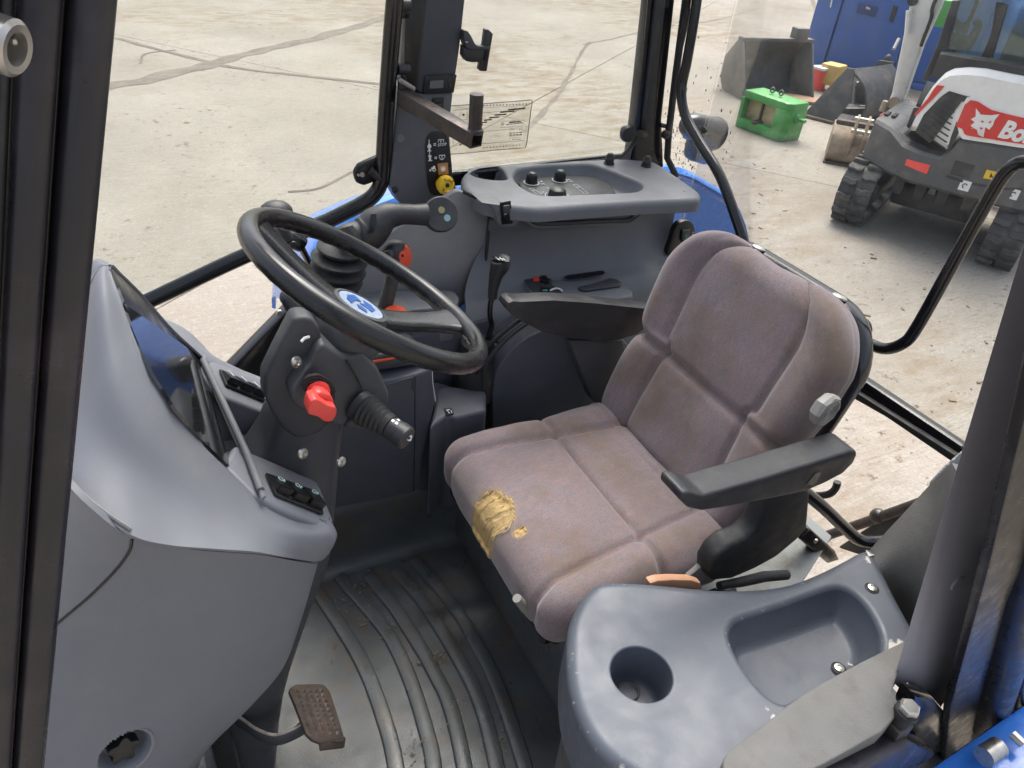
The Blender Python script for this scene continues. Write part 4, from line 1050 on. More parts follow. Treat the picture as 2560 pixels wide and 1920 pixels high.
for rb_ in ribs:
    P_ = crm([at(*Z3(u, v), z=0.003) for u, v in rb_], 5)
    prof = [(-.019, -.004), (-.0155, .0045), (-.012, .006), (.012, .006), (.0155, .0045), (.019, -.004)]
    b = bmesh.new(); rg_ = []
    for i, p in enumerate(P_):
        t = (P_[min(i + 1, len(P_) - 1)] - P_[max(0, i - 1)]).normalized(); s = Vector((-t.y, t.x, 0))
        rg_.append([b.verts.new(p + s * a + Z_ * h) for a, h in prof])
    for A, B2 in zip(rg_, rg_[1:]):
        for k in range(5): b.faces.new((A[k], A[k + 1], B2[k + 1], B2[k]))
    b.faces.new(rg_[0]); b.faces.new(rg_[-1][::-1])
    bmesh.ops.recalc_face_normals(b, faces=b.faces)
    mb = MB(); mb._merge(b); mb.build('rib', M['matr'], fm)
# dried mud and straw flakes on the mat
random.seed(11)
mb = MB()
for k in range(230):
    c = random.choice(((760, 650, 60, 60), (840, 830, 90, 60), (1060, 990, 110, 60), (1170, 1010, 40, 25), (1290, 1310, 70, 90), (1480, 1490, 60, 70), (1180, 760, 60, 70), (1040, 1530, 60, 80), (650, 730, 50, 40)))
    u, v = random.gauss(c[0], c[2] * .7), random.gauss(c[1], c[3] * .7)
    p = at(*Z3(u, v), z=.0095 if random.random() < .5 else .0035)
    s = random.uniform(.0007, .002); a = random.uniform(0, 6.28)
    d = Vector((math.cos(a), math.sin(a), random.uniform(-.2, .2)))
    mb.boxf(p, d * s * random.uniform(1, 2.6), Vector((-d.y, d.x, 0)) * s * .7, Z_ * .0006)
o = mb.build('mat_litter', mat('straw_flakes', (.22, .17, .11), .9, var=.7, vscale=60), fm, flat=True); o['kind'] = 'stuff'
# ================================================================== PEDAL
pc = at(795, 1790, y=.13)
pd = T('clutch_pedal', 'worn brown steel pedal with a grid of raised studs on a bent arm', 'pedal', pc)
pn = Vector((-.55, .1, .82)).normalized()
pq = lambda u, v, off=0: atp(*Z3(u, v), pc + pn * off, pn)
pl = MB().prism([pq(*p) for p in ((362, 1210), (372, 1188), (400, 1172), (540, 1168), (562, 1180), (590, 1215), (640, 1370), (670, 1475), (660, 1490), (590, 1490), (540, 1500), (490, 1480), (455, 1445), (400, 1300))], -pn * .008, .003).build('foot_plate', M['rust'], pd)
MB().prism([pq(530, 1500), pq(548, 1478, .003), pq(672, 1462, .003), pq(676, 1475, .0), pq(668, 1520, -.012), pq(535, 1536, -.012)], -pn * .006, .002).build('plate_lip', M['rust'], pl)
mb = MB()
for i in range(5):
    for j in range(10):
        a, b_ = (i + .5) / 5, (j + .5) / 10
        Lx = 385 + (445 - 385) * b_ + (-5 if b_ < .1 else 0); u = 388 + 78 * b_ + (548 + 105 * b_ - 388 - 78 * b_) * a; v = 1198 + 262 * b_ - 4 * a
        p = pq(u, v); e1_ = (pq(u + 10, v) - p).normalized(); e2_ = pn.cross(e1_)
        q = [p + e1_ * .0042 + e2_ * .0042, p - e1_ * .0042 + e2_ * .0042, p - e1_ * .0042 - e2_ * .0042, p + e1_ * .0042 - e2_ * .0042]
        vs = [mb.bm.verts.new(c) for c in q]; tp = mb.bm.verts.new(p + pn * .0042)
        for k in range(4): mb.bm.faces.new((vs[k], vs[(k + 1) % 4], tp))
o = mb.build('studs', mat('polished_stud_steel', (.24, .19, .16), .35, metal=.7, var=.3, vscale=60), pl, flat=True); o['kind'] = 'stuff'
ap = crm([at(*Z3(*p), d=(pc - CAM).length + k) for p, k in (((20, 1345), .05), ((110, 1395), .04), (( 190, 1450), .03), ((290, 1480), .02), ((400, 1440), .015), ((450, 1400), .01))], 5)
arm_ = MB().tube(ap, .018, 12, flat=(Z_, .35)).build('arm', M['dark'], pd)
MB().tube([p + Z_ * .017 for p in ap], .003, 6).build('worn_edge', mat('scuffed_bare_edge', (.42, .36, .3), .5, var=.4, vscale=50), arm_)
# ================================================================== SEAT
def fabric():
    m = bpy.data.materials.new('mauve_grey_seat_cloth'); m.use_nodes = True
    t = m.node_tree; N = t.nodes; L = t.links; p = N['Principled BSDF']
    p.inputs['Roughness'].default_value = .95; p.inputs['Specular IOR Level'].default_value = .15
    p.inputs['Sheen Weight'].default_value = .35; p.inputs['Sheen Roughness'].default_value = .5
    tc = N.new('ShaderNodeTexCoord')
    def nz(sc, det=6, ro=.6, scale=None, src='Object'):
        n = N.new('ShaderNodeTexNoise'); n.inputs['Scale'].default_value = sc; n.inputs['Detail'].default_value = det; n.inputs['Roughness'].default_value = ro
        if scale:
            mp = N.new('ShaderNodeMapping'); mp.inputs['Scale'].default_value = scale
            L.new(tc.outputs[src], mp.inputs['Vector']); L.new(mp.outputs[0], n.inputs['Vector'])
        else: L.new(tc.outputs[src], n.inputs['Vector'])
        return n.outputs[0]
    def rng(s, a, b, c=0, d=1):
        r = N.new('ShaderNodeMapRange'); r.inputs[1].default_value = a; r.inputs[2].default_value = b; r.inputs[3].default_value = c; r.inputs[4].default_value = d
        L.new(s, r.inputs[0]); return r.outputs[0]
    def mix(f, a, b):
        x = N.new('ShaderNodeMix'); x.data_type = 'RGBA'; L.new(f, x.inputs[0])
        for k, c in ((6, a), (7, b)):
            if isinstance(c, tuple): x.inputs[k].default_value = (*c, 1)
            else: L.new(c, x.inputs[k])
        return x.outputs[2]
    c = mix(rng(nz(5, 4), .35, .65), (.225, .178, .178), (.265, .218, .222))
    # short woven flecks, red-brown and blue, running along x
    c = mix(rng(nz(150, 3, .7, (.22, 1, .22)), .50, .66, 0, .5), c, (.34, .18, .155))
    c = mix(rng(nz(163, 3, .7, (.22, 1.1, .22)), .50, .66, 0, .5), c, (.16, .155, .20))
    c = mix(rng(nz(420, 2, .5), .4, .7, 0, .55), c, (.11, .088, .088))
    # brown soiling
    c = mix(rng(nz(6.5, 6, .6), .46, .66, 0, .7), c, (.155, .11, .072))
    c = mix(rng(nz(15, 6, .65), .58, .72, 0, .4), c, (.30, .25, .24))
    at_ = N.new('ShaderNodeAttribute'); at_.attribute_name = 'wear'
    sp = N.new('ShaderNodeSeparateColor'); L.new(at_.outputs['Color'], sp.inputs[0])
    c = mix(sp.outputs[0], c, (.36, .255, .13))
    L.new(c, p.inputs['Base Color'])
    bp = N.new('ShaderNodeBump'); bp.inputs['Strength'].default_value = .35; bp.inputs['Distance'].default_value = .002
    L.new(nz(520, 2), bp.inputs['Height']); L.new(bp.outputs[0], p.inputs['Normal'])
    return m
M['cloth'] = fabric()
seat = T('operator_seat', 'mauve grey cloth operator seat with two black armrests and a torn front edge', 'seat', (0, 0, .235))
def rounded(h, r, res):
    """rounded box net: list of (position, normal) grid faces"""
    b = bmesh.new(); bmesh.ops.create_cube(b, size=2)
    bmesh.ops.subdivide_edges(b, edges=b.edges[:], cuts=res, use_grid_fill=True)
    for v in b.verts:
        p = Vector((v.co.x * h[0], v.co.y * h[1], v.co.z * h[2]))
        q = Vector([max(-(h[i] - r), min(h[i] - r, p[i])) for i in range(3)])
        d = p - q
        if d.length > 1e-9: p = q + d.normalized() * r
        v.co = p
    b.normal_update(); return b
def gss(d, w_): return math.exp(-(d / w_) ** 2)
# ---- cushion: local x forward, y left, z up
b = rounded((.232, .268, .072), .055, 90)
cen = Vector((-.008, 0, .432))
wear = {}
def torn(x, y):
    """ragged tear on the front edge"""
    n_ = noise.noise(Vector((x * 26, y * 26, 3))) * .012
    return (math.hypot((x - .213) / .034, (y + .012) / .054) + n_ * 22, math.hypot((x - .195) / .014, (y - .066) / .012) + n_ * 14)
for v in b.verts:
    x, y, z = v.co; n_ = v.normal
    up_ = max(0, n_.z); out = max(0, n_.z) + .8 * max(0, n_.x) + .7 * abs(n_.y) * (z > -.02)
    ys = .152 + .05 * (x + .22) / .44
    xs_ = -.025
    d = 0
    if z > -.05:
        d -= .011 * gss(abs(y) - ys, .0085) * min(1, out)
        d -= .010 * gss(x - xs_, .0085) * min(1, out)
        # pillow between seams
        d += .007 * min(1, out) * (1 - gss(abs(y) - ys, .04)) * (1 - .7 * gss(x - xs_, .05))
        if abs(y) > ys: d += .006 * up_ * math.sin(min(1, (abs(y) - ys) / .08) * math.pi)
        else: d -= .010 * up_ * (1 - (y / ys) ** 2) * (x < xs_)
        if x > .1: d -= .16 * up_ * max(0, x - .10) ** 1.6 * 1.6
        d += .0015 * noise.noise(Vector((x * 14, y * 14, z * 14)))
    v.co += n_ * d
    tx = torn(x, y); t0 = min(tx)
    wear[v] = 0.0
    if z > -.02:
        wear[v] = max(0, min(1, (1.75 - t0) / .9)) ** 1.5
        if t0 < 1: v.co -= n_ * .007 * min(1, (1 - t0) * 5)
    if v.co.x < -.18: v.co.z += .004
lay = b.loops.layers.color.new('wear')
for f in b.faces:
    for l in f.loops: l[lay] = (wear[l.vert],) * 3 + (1,)
bmesh.ops.translate(b, verts=b.verts, vec=cen)
mb = MB(); mb._merge(b); cu = mb.build('cushion', M['cloth'], seat, ang=80)
# foam showing through the tear: a lumpy island lying in the torn hollow
def surf_patch(lim, which, name, off):
    dg = bpy.context.evaluated_depsgraph_get(); b = bmesh.new(); b.from_mesh(cu.data)
    base = BASE[cu.name]
    kill = []
    for f in b.faces:
        c = f.calc_center_median() + base - cen
        n_ = f.normal
        t = torn(c.x + .0, c.y)[which]
        if not (c.z > -.03 and t < lim and (n_.z > .1 or n_.x > .1)): kill.append(f)
    bmesh.ops.delete(b, geom=kill, context='FACES')
    bmesh.ops.subdivide_edges(b, edges=b.edges[:], cuts=2, use_grid_fill=True)
    b.normal_update()
    for v in b.verts:
        p = v.co + base - cen
        wr = abs(noise.noise(Vector((p.x * 10 + p.y * 18, p.y * 34, 1))))
        v.co += v.normal * (off + .003 * noise.noise(Vector((p.x * 60, p.y * 60, 4))) - .004 * max(0, .06 - wr) / .06 + (-.006 if any(e.is_boundary for e in v.link_edges) else 0))
    for v in b.verts: v.co += base
    m2 = MB(); m2._merge(b); return m2.build(name, M['foam'], cu, ang=70)
surf_patch(1.04, 0, 'torn_foam', .0028)
surf_patch(1.04, 1, 'torn_foam', .0028)
# torn threads crossing the hole
mb = MB()
for y0, x0, x1, dy in ((-.022, .232, .19, .012), (.0, .236, .186, .014), (.018, .236, .19, .013), (.034, .235, .196, .012)):
    pts = []
    for k in range(7):
        t = k / 6; x = x0 + (x1 - x0) * t; y = y0 + dy * math.sin(t * 2.6) + .003 * math.sin(t * 9 + y0 * 80)
        o_ = Vector((x, y, .3)) + Vector((cen.x, cen.y, 0)); 
        hit, loc, nr, fi = cu.ray_cast(Vector((x + cen.x, y, 1.0)) - BASE[cu.name], Vector((-.0, 0, -1)))
        pts.append((loc + BASE[cu.name] + nr * .0028) if hit else Vector((x, y, .46)))
    mb.tube(crm(pts, 3), .0011, 6)
mb.build('loose_threads', mat('frayed_thread', (.55, .43, .27), .9), cu)
# ---- backrest in a tilted frame: a across (y), h up the back, q forward
BT = R(17.5)
bo = Vector((-.20, -.004, .475)); hd = Vector((-math.sin(BT), 0, math.cos(BT))); qd = Vector((math.cos(BT), 0, math.sin(BT)))
BK = lambda a, h, q_: bo + Y_ * a + hd * h + qd * q_
HB = .535
def backshape(hx, hh, r, res, deco, shrink=0.0):
    b = rounded((hx, hh, r if deco else .03), r if deco else .028, res)
    for v in b.verts:
        a, h, q_ = v.co; n_ = v.normal; h += hh
        t = h / (2 * hh); W = hx; Rc = .115
        # outline: bulging cheeks pinched at the cross seam, rounded head
        k = 1 + .028 * math.sin(min(1, t / .46) * math.pi) - .015
        if t > .46: k = 1 + .012 * math.sin((t - .46) / .54 * math.pi * .9) + .0
        k -= .055 * gss(t - .46, .04) * (1 if deco else .4)
        hr = h - (2 * hh - Rc)
        if hr > 0: k *= (W - Rc + math.sqrt(max(0, Rc * Rc - hr * hr))) / W * .92 + .08 * (1 - hr / Rc)
        hb_ = .06 - h
        if hb_ > 0: k *= 1 - .25 * (hb_ / .06) ** 2 * .4
        d = 0
        if deco and q_ > -.03:
            out = min(1, max(0, n_.z) + .8 * abs(n_.x) + .5 * max(0, n_.y))
            ys = .150 - .012 * math.sin(t * math.pi) + (.012 if t > .5 else 0)
            d -= .011 * gss(abs(a) - ys, .0085) * out
            if t > .75: d += .0
            hs = .46 - .015 * (1 - (a / hx) ** 2)
            d -= .011 * gss((t - hs) * 2 * hh, .011) * out
            d += .008 * out * (1 - gss(abs(a) - ys, .04)) * (1 - .7 * gss((t - hs) * 2 * hh, .06))
            if abs(a) > ys: d += .012 * max(0, n_.z) * math.sin(min(1, (abs(a) - ys) / .115) * math.pi * .8)
            else: d -= .008 * (1 - (a / ys) ** 2)
            d += .0015 * noise.noise(Vector((a * 14, h * 14, 7)))
        p = Vector((a * k, h, q_)) + Vector((n_.x, n_.y, n_.z)) * d
        v.co = p
    return b
b = backshape(.252, HB / 2, .045, 84, True)
for v in b.verts: v.co = BK(v.co.x, v.co.y, v.co.z - .045)
bmesh.ops.recalc_face_normals(b, faces=b.faces)
lay = b.loops.layers.color.new('wear')
for f in b.faces:
    for l in f.loops: l[lay] = (0, 0, 0, 1)
mb = MB(); mb._merge(b); bk = mb.build('backrest', M['cloth'], seat, ang=80)
b = backshape(.253, HB / 2 + .0, .028, 30, False)
for v in b.verts: v.co = BK(v.co.x, v.co.y, v.co.z - .104)
bmesh.ops.recalc_face_normals(b, faces=b.faces)
mb = MB(); mb._merge(b); sh = mb.build('back_shell', M['gloss'], seat, ang=60)
for a in (-.10, .13):
    MB().lathe(BK(a, HB - .004, -.085), hd, [(.016, 0), (.016, .003), (.012, .006), (0, .007)], 16).build('rivet', M['steel'], sh)
# armrests
Z1 = zm(.6027, 1080, 560)
def pY(zz, pts, y): return [at(*zz(*p), y=y) for p in pts]
Z4 = zm(.5787, 1280, 960)
near = pY(Z4, [(728, 505), (740, 472), (775, 468), (830, 484), (1100, 405), (1300, 342), (1470, 288), (1492, 290), (1494, 305), (1478, 342), (1430, 390), (1350, 432), (1270, 466), (1100, 502), (900, 540), (820, 551), (762, 538)], .375)
ar = MB().prism(near, Y_ * -.056, .011, 3).build('armrest', M['arm'], seat, ang=50)
MB().prism(pY(Z1, [(1555, 1080), (1590, 1035), (1612, 1028), (1605, 1050), (1585, 1085)], .3752), Y_ * .0006).build('scuff_mark', mat('pale_scuff', (.2, .18, .13), .8, var=.4, vscale=90), ar)
near_b = pY(Z1, [(1395, 1120), (1430, 1108), (1560, 1090), (1575, 1110), (1562, 1260), (1520, 1310), (1430, 1385), (1340, 1435), (1240, 1478), (1165, 1485), (1150, 1470), (1152, 1430), (1185, 1375), (1240, 1330), (1300, 1310), (1345, 1270), (1385, 1180)], .325)
MB().prism(near_b, Y_ * -.045, .012, 3).build('armrest_bracket', M['rub'], seat, ang=50)
MB().prism(pY(Z1, [(1500, 1095), (1400, 1115), (1410, 1120), (1490, 1108)], .35), Y_ * -.01).build('torn_trim', M['slab'], ar)
Z5 = zm(.3165, 1100, 380)
fa = pY(Z5, [(530, 1225), (540, 1195), (580, 1178), (640, 1184), (900, 1172), (1200, 1192), (1540, 1228), (1700, 1245), (1700, 1330), (1560, 1440), (1400, 1490), (1220, 1490), (1000, 1470), (820, 1425), (650, 1340), (560, 1280), (530, 1235)], -.292)
ar2 = MB().prism(fa, Y_ * -.042, .010, 3).build('armrest', M['arm'], seat, ang=50)
MB().prism([at(1420, 850, y=-.31), at(1560, 850, y=-.31), at(1600, 980, y=-.31), at(1540, 1060, y=-.31), at(1480, 1000, y=-.31)], Y_ * -.04, .01).build('armrest_bracket', M['dark'], seat)
# tilt knob
kc = at(2072, 1032, y=.315)
kn = MB().lathe(kc - Y_ * .024, Y_ + X_ * -.1, [(.022, 0), (.028, .003), (.031, .007), (.032, .018), (.029, .024), (0, .024)], 8).build('recline_knob', M['knobg'], seat, ang=25)
mb = MB()
for r_ in (.007, .0115, .016, .0205, .025):
    e1_, e2_, n_ = frame(Y_ + X_ * -.1)
    mb.tube([kc + n_ * .0005 + (e1_ * math.cos(k * .2618) + e2_ * math.sin(k * .2618)) * r_ for k in range(24)], .0011, 6, True)
mb.build('ring_grooves', M['knobg'], kn)
# pan, suspension and small levers below
MB().box((-.01, 0, .365), (.44, .47, .035), None, .012, 3).build('seat_pan', M['gloss'], seat)
mb = MB()
for k in range(5): mb.box((-.03, 0, .25 + k * .024), (.34 - .01 * (k % 2), .36 - .02 * (k % 2), .022), None, .01)
mb.build('suspension_bellows', M['rub'], seat)
Zs = zm(.6027, 1080, 560)
hp = MB().tube([at(*Zs(352, 1552), y=.18), at(*Zs(385, 1590), y=.18), at(*Zs(425, 1640), y=.18), at(*Zs(440, 1655), y=.18)], [.009, .0105, .0085, .010], 12).build('lever_grip', M['knobg'], seat)
mb = MB()
for dz in (0, .012, .024):
    mb.tube(crm([at(*Zs(440, 1645), y=.18) - Z_ * dz, at(*Zs(490, 1660), y=.20) - Z_ * dz, at(*Zs(540, 1665), y=.22) - Z_ * dz, at(*Zs(600, 1640), y=.25) - Z_ * dz], 4), .008, 8)
mb.build('lever_cables', M['rub'], seat)
MB().prism(pY(Z1, [(1062, 1468), (1150, 1395), (1165, 1400), (1130, 1460), (1118, 1490)], .30), Y_ * -.012, .003).build('height_lever', M['knobg'], seat)
MB().prism(pY(Z1, [(905, 1492), (940, 1480), (1000, 1476), (1080, 1478), (1118, 1490), (1125, 1520), (905, 1520)], .335), Y_ * -.018, .005).build('weight_lever', M['tan'], seat)
MB().tube([at(*Z1(1190, 1500), y=.31), at(*Z1(1280, 1485), y=.31), at(*Z1(1380, 1462), y=.31), at(*Z1(1470, 1455), y=.31)], [.008, .0105, .0115, .011], 12).build('slide_lever', M['rub'], seat)
MB().box((-.2, .27, .30), (.1, .03, .12), None, .01).build('seat_bracket', M['gloss'], seat)
# shell panel seen low between seat and rear of the cab
MB().prism([at(1640, 1500, z=.30), at(1990, 1480, z=.30), at(2080, 1340, z=.30), at(2010, 1280, z=.30), at(1850, 1350, z=.30)], Z_ * -.01, .003).build('rear_floor', mat('pale_grey_steel_floor', (.30, .32, .31), .55, var=.15, dirt=(.16, .13, .1), dscale=12, damt=.4), tr)
MB().tube(crm([at(2005, 1225, y=.25), at(2060, 1270, y=.27), at(2110, 1318, y=.29), at(2150, 1350, y=.31), at(2200, 1355, y=.33), at(2260, 1345, y=.35)], 5), .014, 10).build('rear_rail', M['gloss'], tr)
MB().prism([at(2000, 1350, y=.24), at(2030, 1325, y=.24), at(2090, 1380, y=.24), at(2100, 1400, y=.24), at(2070, 1410, y=.24)], Y_ * -.03, .005).build('rail_foot', M['gloss'], tr)
MB().lathe(at(2038, 1351, y=.245), Y_, [(.006, 0), (.006, .004), (0, .006)], 10).build('rail_screw', M['screw'], tr)
# ================================================================== STEERING WHEEL
WC = Vector((.460, -.002, 1.061)); WT = R(31.8); WR = .189
w1 = Y_.copy(); w2 = Vector((math.cos(WT), 0, math.sin(WT))); wn = w1.cross(w2)
if wn.z < 0: wn = -wn
Z6 = zm(.3255, 560, 460)
sw = T('steering_wheel', 'black three-spoke steering wheel with a blue and silver centre badge', 'steering wheel', WC - wn * .07)
WP = lambda a, r_, o_=0: WC + (w1 * math.cos(a) + w2 * math.sin(a)) * r_ + wn * o_
b = bmesh.new(); rings = []
NA, NB = 168, 16
for i in range(NA):
    a = 2 * math.pi * i / NA; grip = .5 + .5 * math.cos(a * 42)
    ring = []
    for k in range(NB):
        p = 2 * math.pi * k / NB; r_ = .0148
        r_ += -.0013 * grip * max(0, math.cos(p - R(235)))
        c, s = math.cos(p), math.sin(p)
        ring.append(b.verts.new(WP(a, WR + r_ * c, r_ * s * 1.08)))
    rings.append(ring)
for i in range(NA):
    A, B2 = rings[i], rings[(i + 1) % NA]
    for k in range(NB): b.faces.new((A[k], A[(k + 1) % NB], B2[(k + 1) % NB], B2[k]))
bmesh.ops.recalc_face_normals(b, faces=b.faces)
mb = MB(); mb._merge(b); mb.build('rim', M['wheel'], sw, ang=80)
def wang(u, v):
    p = atp(*Z6(u, v), WC, wn) - WC; return math.atan2(p.dot(w2), p.dot(w1))
hubc = at(*Z6(1060, 932), y=0)
hoff = (hubc - WC).dot(wn)
for ang_, sp in ((wang(345, 345), .10), (wang(1700, 1010), .16), (wang(345, 345) * .5 + wang(1700, 1010) * .5 + math.pi * (0 if math.cos(wang(345, 345) * .5 + wang(1700, 1010) * .5) > 0 else 1), .16)):
    mb = MB()
    rows = []
    for t in (0, .15, .35, .6, .8, .92, 1.0):
        r_ = .03 + (WR - .03 - .004) * t; h = (hoff - .012) * (1 - t ** 1.5)
        wd_ = .024 + .0 * t + (.055 * sp / .16) * max(0, t - .72) ** 1.0
        th_ = .008
        c = [WP(ang_, r_, h) + (w2 * math.cos(ang_) - w1 * math.sin(ang_)) * s_ * wd_ + wn * q_ * th_ for s_, q_ in ((-1, -.4), (-.85, .8), (0, 1), (.85, .8), (1, -.4), (.8, -1), (-.8, -1))]
        rows.append(c)
    mb.grid(rows, 3, closed=True)
    mb.build('spoke', M['wheel'], sw, ang=60)
hb = MB().lathe(WC + wn * (hoff - .05), wn, [(.050, -.035), (.056, -.02), (.060, .0), (.056, .022), (.050, .036), (.045, .046), (.044, .0495), (.0385, .0505), (.038, .0485), (.0, .0485)], 32, cap=False).build('hub', M['dark'], sw, ang=30)
MB().lathe(WC + wn * (hoff - .05 - .035), -wn, [(.05, 0), (.052, .02), (.046, .045), (.03, .055), (.03, .075)], 8).build('hub_boss', M['dark'], sw, ang=25)
bd = MB().lathe(WC + wn * (hoff - .0013), wn, [(.0365, 0), (.0365, .0012), (0, .0016)], 32).build('badge', M['emblem_w'], hb)
BD = lambda u, v: WC + wn * (hoff + .0008) + w1 * u * .034 + w2 * v * .034
for pts in ([(-.8, .1), (-.5, .55), (0, .75), (.35, .6), (.1, .45), (-.2, .2), (-.25, -.1), (-.55, -.05)], [(.2, .3), (.55, .35), (.8, 0), (.5, -.1), (.25, .05)], [(-.6, -.3), (-.2, -.25), (0, .1), (.2, -.2), (.5, -.35), (.1, -.7), (-.35, -.62)]):
    mb = MB(); mb.prism([BD(*p) for p in pts], wn * .0004); mb.build('badge_leaf', M['emblem_b'], bd, flat=True)
# ================================================================== STEERING COLUMN
Z7 = zm(.3858, 560, 760)
cl = T('steering_column', 'black steering column cover with screws, red knob and stalk below the wheel', 'steering column', (.75, 0, .0))
# lower shroud: loft of cross sections down the column (centre line from wheel to floor)
def sect(px, py, y, hw, ln, rot=.0, k=5):
    """rounded rectangular section; centre given by a place of the photograph at y"""
    pass
axis = [Vector((.50, 0, 1.0)), Vector((.575, 0, .865)), Vector((.64, 0, .74)), Vector((.70, 0, .55)), Vector((.76, 0, .30)), Vector((.80, 0, .0))]
def rrect(c, e1_, e2_, hx, hy, r, n_=4):
    out = []
    for sx, sy, a0 in ((1, 1, 0), (-1, 1, 90), (-1, -1, 180), (1, -1, 270)):
        for k in range(n_ + 1):
            a = R(a0 + 90 * k / n_)
            out.append(c + e1_ * (sx * (hx - r) + r * math.cos(a)) + e2_ * (sy * (hy - r) + r * math.sin(a)))
    return out
def loft(secs, n=3):
    mb = MB(); b = bmesh.new(); m_ = len(secs[0])
    cols = [crm([s[k] for s in secs], n) for k in range(m_)]
    rows = list(zip(*cols))
    g_ = [[b.verts.new(p) for p in r_] for r_ in rows]
    for A, B2 in zip(g_, g_[1:]):
        for k in range(m_): b.faces.new((A[k], A[(k + 1) % m_], B2[(k + 1) % m_], B2[k]))
    b.faces.new(g_[0]); b.faces.new(g_[-1][::-1])
    bmesh.ops.recalc_face_normals(b, faces=b.faces); mb._merge(b); return mb
cn = (axis[2] - axis[0]).normalized(); ce = Y_.copy(); cu_ = cn.cross(ce)   # cu_ : rear-up side normal
if cu_.x > 0: cu_ = -cu_
dn = Vector((.42, 0, -.91)).normalized(); du = Vector((-.91, 0, -.42)).normalized()
low = [rrect(Vector((.560, .0, .92)), Y_, du, .05, .05, .02), rrect(Vector((.585, .0, .82)), Y_, du, .055, .06, .025),
       rrect(Vector((.625, .0, .72)), Y_, du, .07, .085, .03), rrect(Vector((.66, .0, .62)), Y_, du, .085, .10, .03), rrect(Vector((.69, .0, .48)), Y_, du, .078, .085, .03), rrect(Vector((.74, 0, .25)), Y_, du, .07, .07, .03), rrect(Vector((.78, 0, .0)), Y_, du, .07, .07, .03)]
loft(low).build('lower_shroud', M['dark'], cl)
# upper cover: hood with a flat left face, sloping sides
def A_(u, v, y): return at(*Z7(u, v), y=y)
f_near = [A_(470, 92, .062), A_(560, 92, .055), A_(620, 150, .052), A_(640, 250, .055), A_(780, 350, .06), A_(880, 540, .068), A_(880, 600, .068), A_(770, 800, .072), A_(650, 770, .074), A_(480, 680, .078), A_(430, 600, .078), A_(440, 560, .075), A_(520, 430, .07), A_(540, 300, .066)]
upc = MB()
# left wing plate
wing = [A_(*p, .055) for p in ((455, 95), (520, 84), (575, 96), (622, 160), (650, 300), (700, 500), (700, 760), (620, 840), (560, 862), (500, 875), (450, 868), (385, 815), (310, 705), (262, 600), (262, 480), (335, 330))]
upc.prism(wing, Y_ * -.035, .009, 3)
upc.build('side_cover', M['dark'], cl, ang=50)
body = [A_(600, 300, .075), A_(640, 255, .072), A_(780, 350, .07), A_(900, 320, .06), A_(1000, 420, .06), A_(1075, 590, .066), A_(1060, 650, .07), A_(990, 830, .075), A_(870, 820, .08), A_(760, 800, .088), A_(640, 755, .092), A_(470, 670, .092), A_(432, 610, .09), A_(440, 560, .088), A_(520, 440, .082), A_(560, 400, .078)]
MB().prism(body, Y_ * -.13, .010, 3).build('switch_housing', M['dark'], cl, ang=50)
# seam of the housing halves
MB().tube(crm([A_(790, 360, .0725), A_(850, 460, .0765), A_(888, 540, .0775), A_(885, 600, .080), A_(840, 720, .0845), A_(780, 795, .089)], 4), .0016, 6).build('housing_seam', M['black'], cl)
for (u, v, y) in ((467, 376, .0705), (508, 968, .088), (756, 1020, .085)):
    s = MB().lathe(A_(u, v, y), Y_ * .85 - X_ * .45 + Z_ * .25, [(.0088, 0), (.0082, .003), (.004, .0045), (.003, .0035), (0, .0035)], 16, cap=False).build('cover_screw', M['screw'], cl)
MB().tube([A_(500, 245, .066), A_(520, 222, .063), A_(552, 212, .060)], .0022, 6).build('paint_scratch', M['white'], cl)
# lever guide block and red knob
mb = MB().prism([A_(520, 470, .092), A_(545, 440, .09), A_(640, 480, .09), A_(700, 520, .09), A_(712, 590, .09), A_(690, 620, .092), A_(540, 560, .094)], Y_ * .012, .006, 3)
kg = mb.build('lever_guide', M['rub'], cl)
for k in range(3):
    MB().tube(crm([A_(520 - 8 * k, 560 - 20 * k, .105 - .001 * k), A_(545 - 6 * k, 510 - 16 * k, .105), A_(610, 495 - 18 * k, .105), A_(670 + 10 * k, 535 - 14 * k, .105), A_(695 + 10 * k, 590 - 10 * k, .105)], 4), .0022, 6).build('gaiter_fold', M['rub'], kg)
rk = T('red_column_knob', 'chunky red paddle knob on the steering column', 'knob', A_(600, 600, .11))
MB().tube([A_(610, 545, .095), A_(612, 575, .115)], .016, 14).build('neck', M['red'], rk)
MB().prism([A_(520, 590, .118), A_(530, 560, .118), A_(560, 548, .118), A_(590, 556, .118), A_(640, 590, .118), A_(690, 602, .118), A_(700, 622, .118), A_(692, 660, .118), A_(670, 692, .118), A_(640, 698, .118), A_(610, 690, .118), A_(580, 665, .118), A_(545, 655, .118), A_(516, 648, .118), A_(512, 630, .118)], Y_ * .026, .007, 3).build('paddle', M['red'], rk, ang=50)
MB().prism([A_(540, 565, .108), A_(560, 525, .108), A_(600, 515, .108), A_(650, 528, .108), A_(680, 560, .108), A_(690, 600, .108), A_(640, 600, .108), A_(590, 565, .108)], Y_ * .022, .007, 3).build('shoulder', M['red'], rk, ang=50)
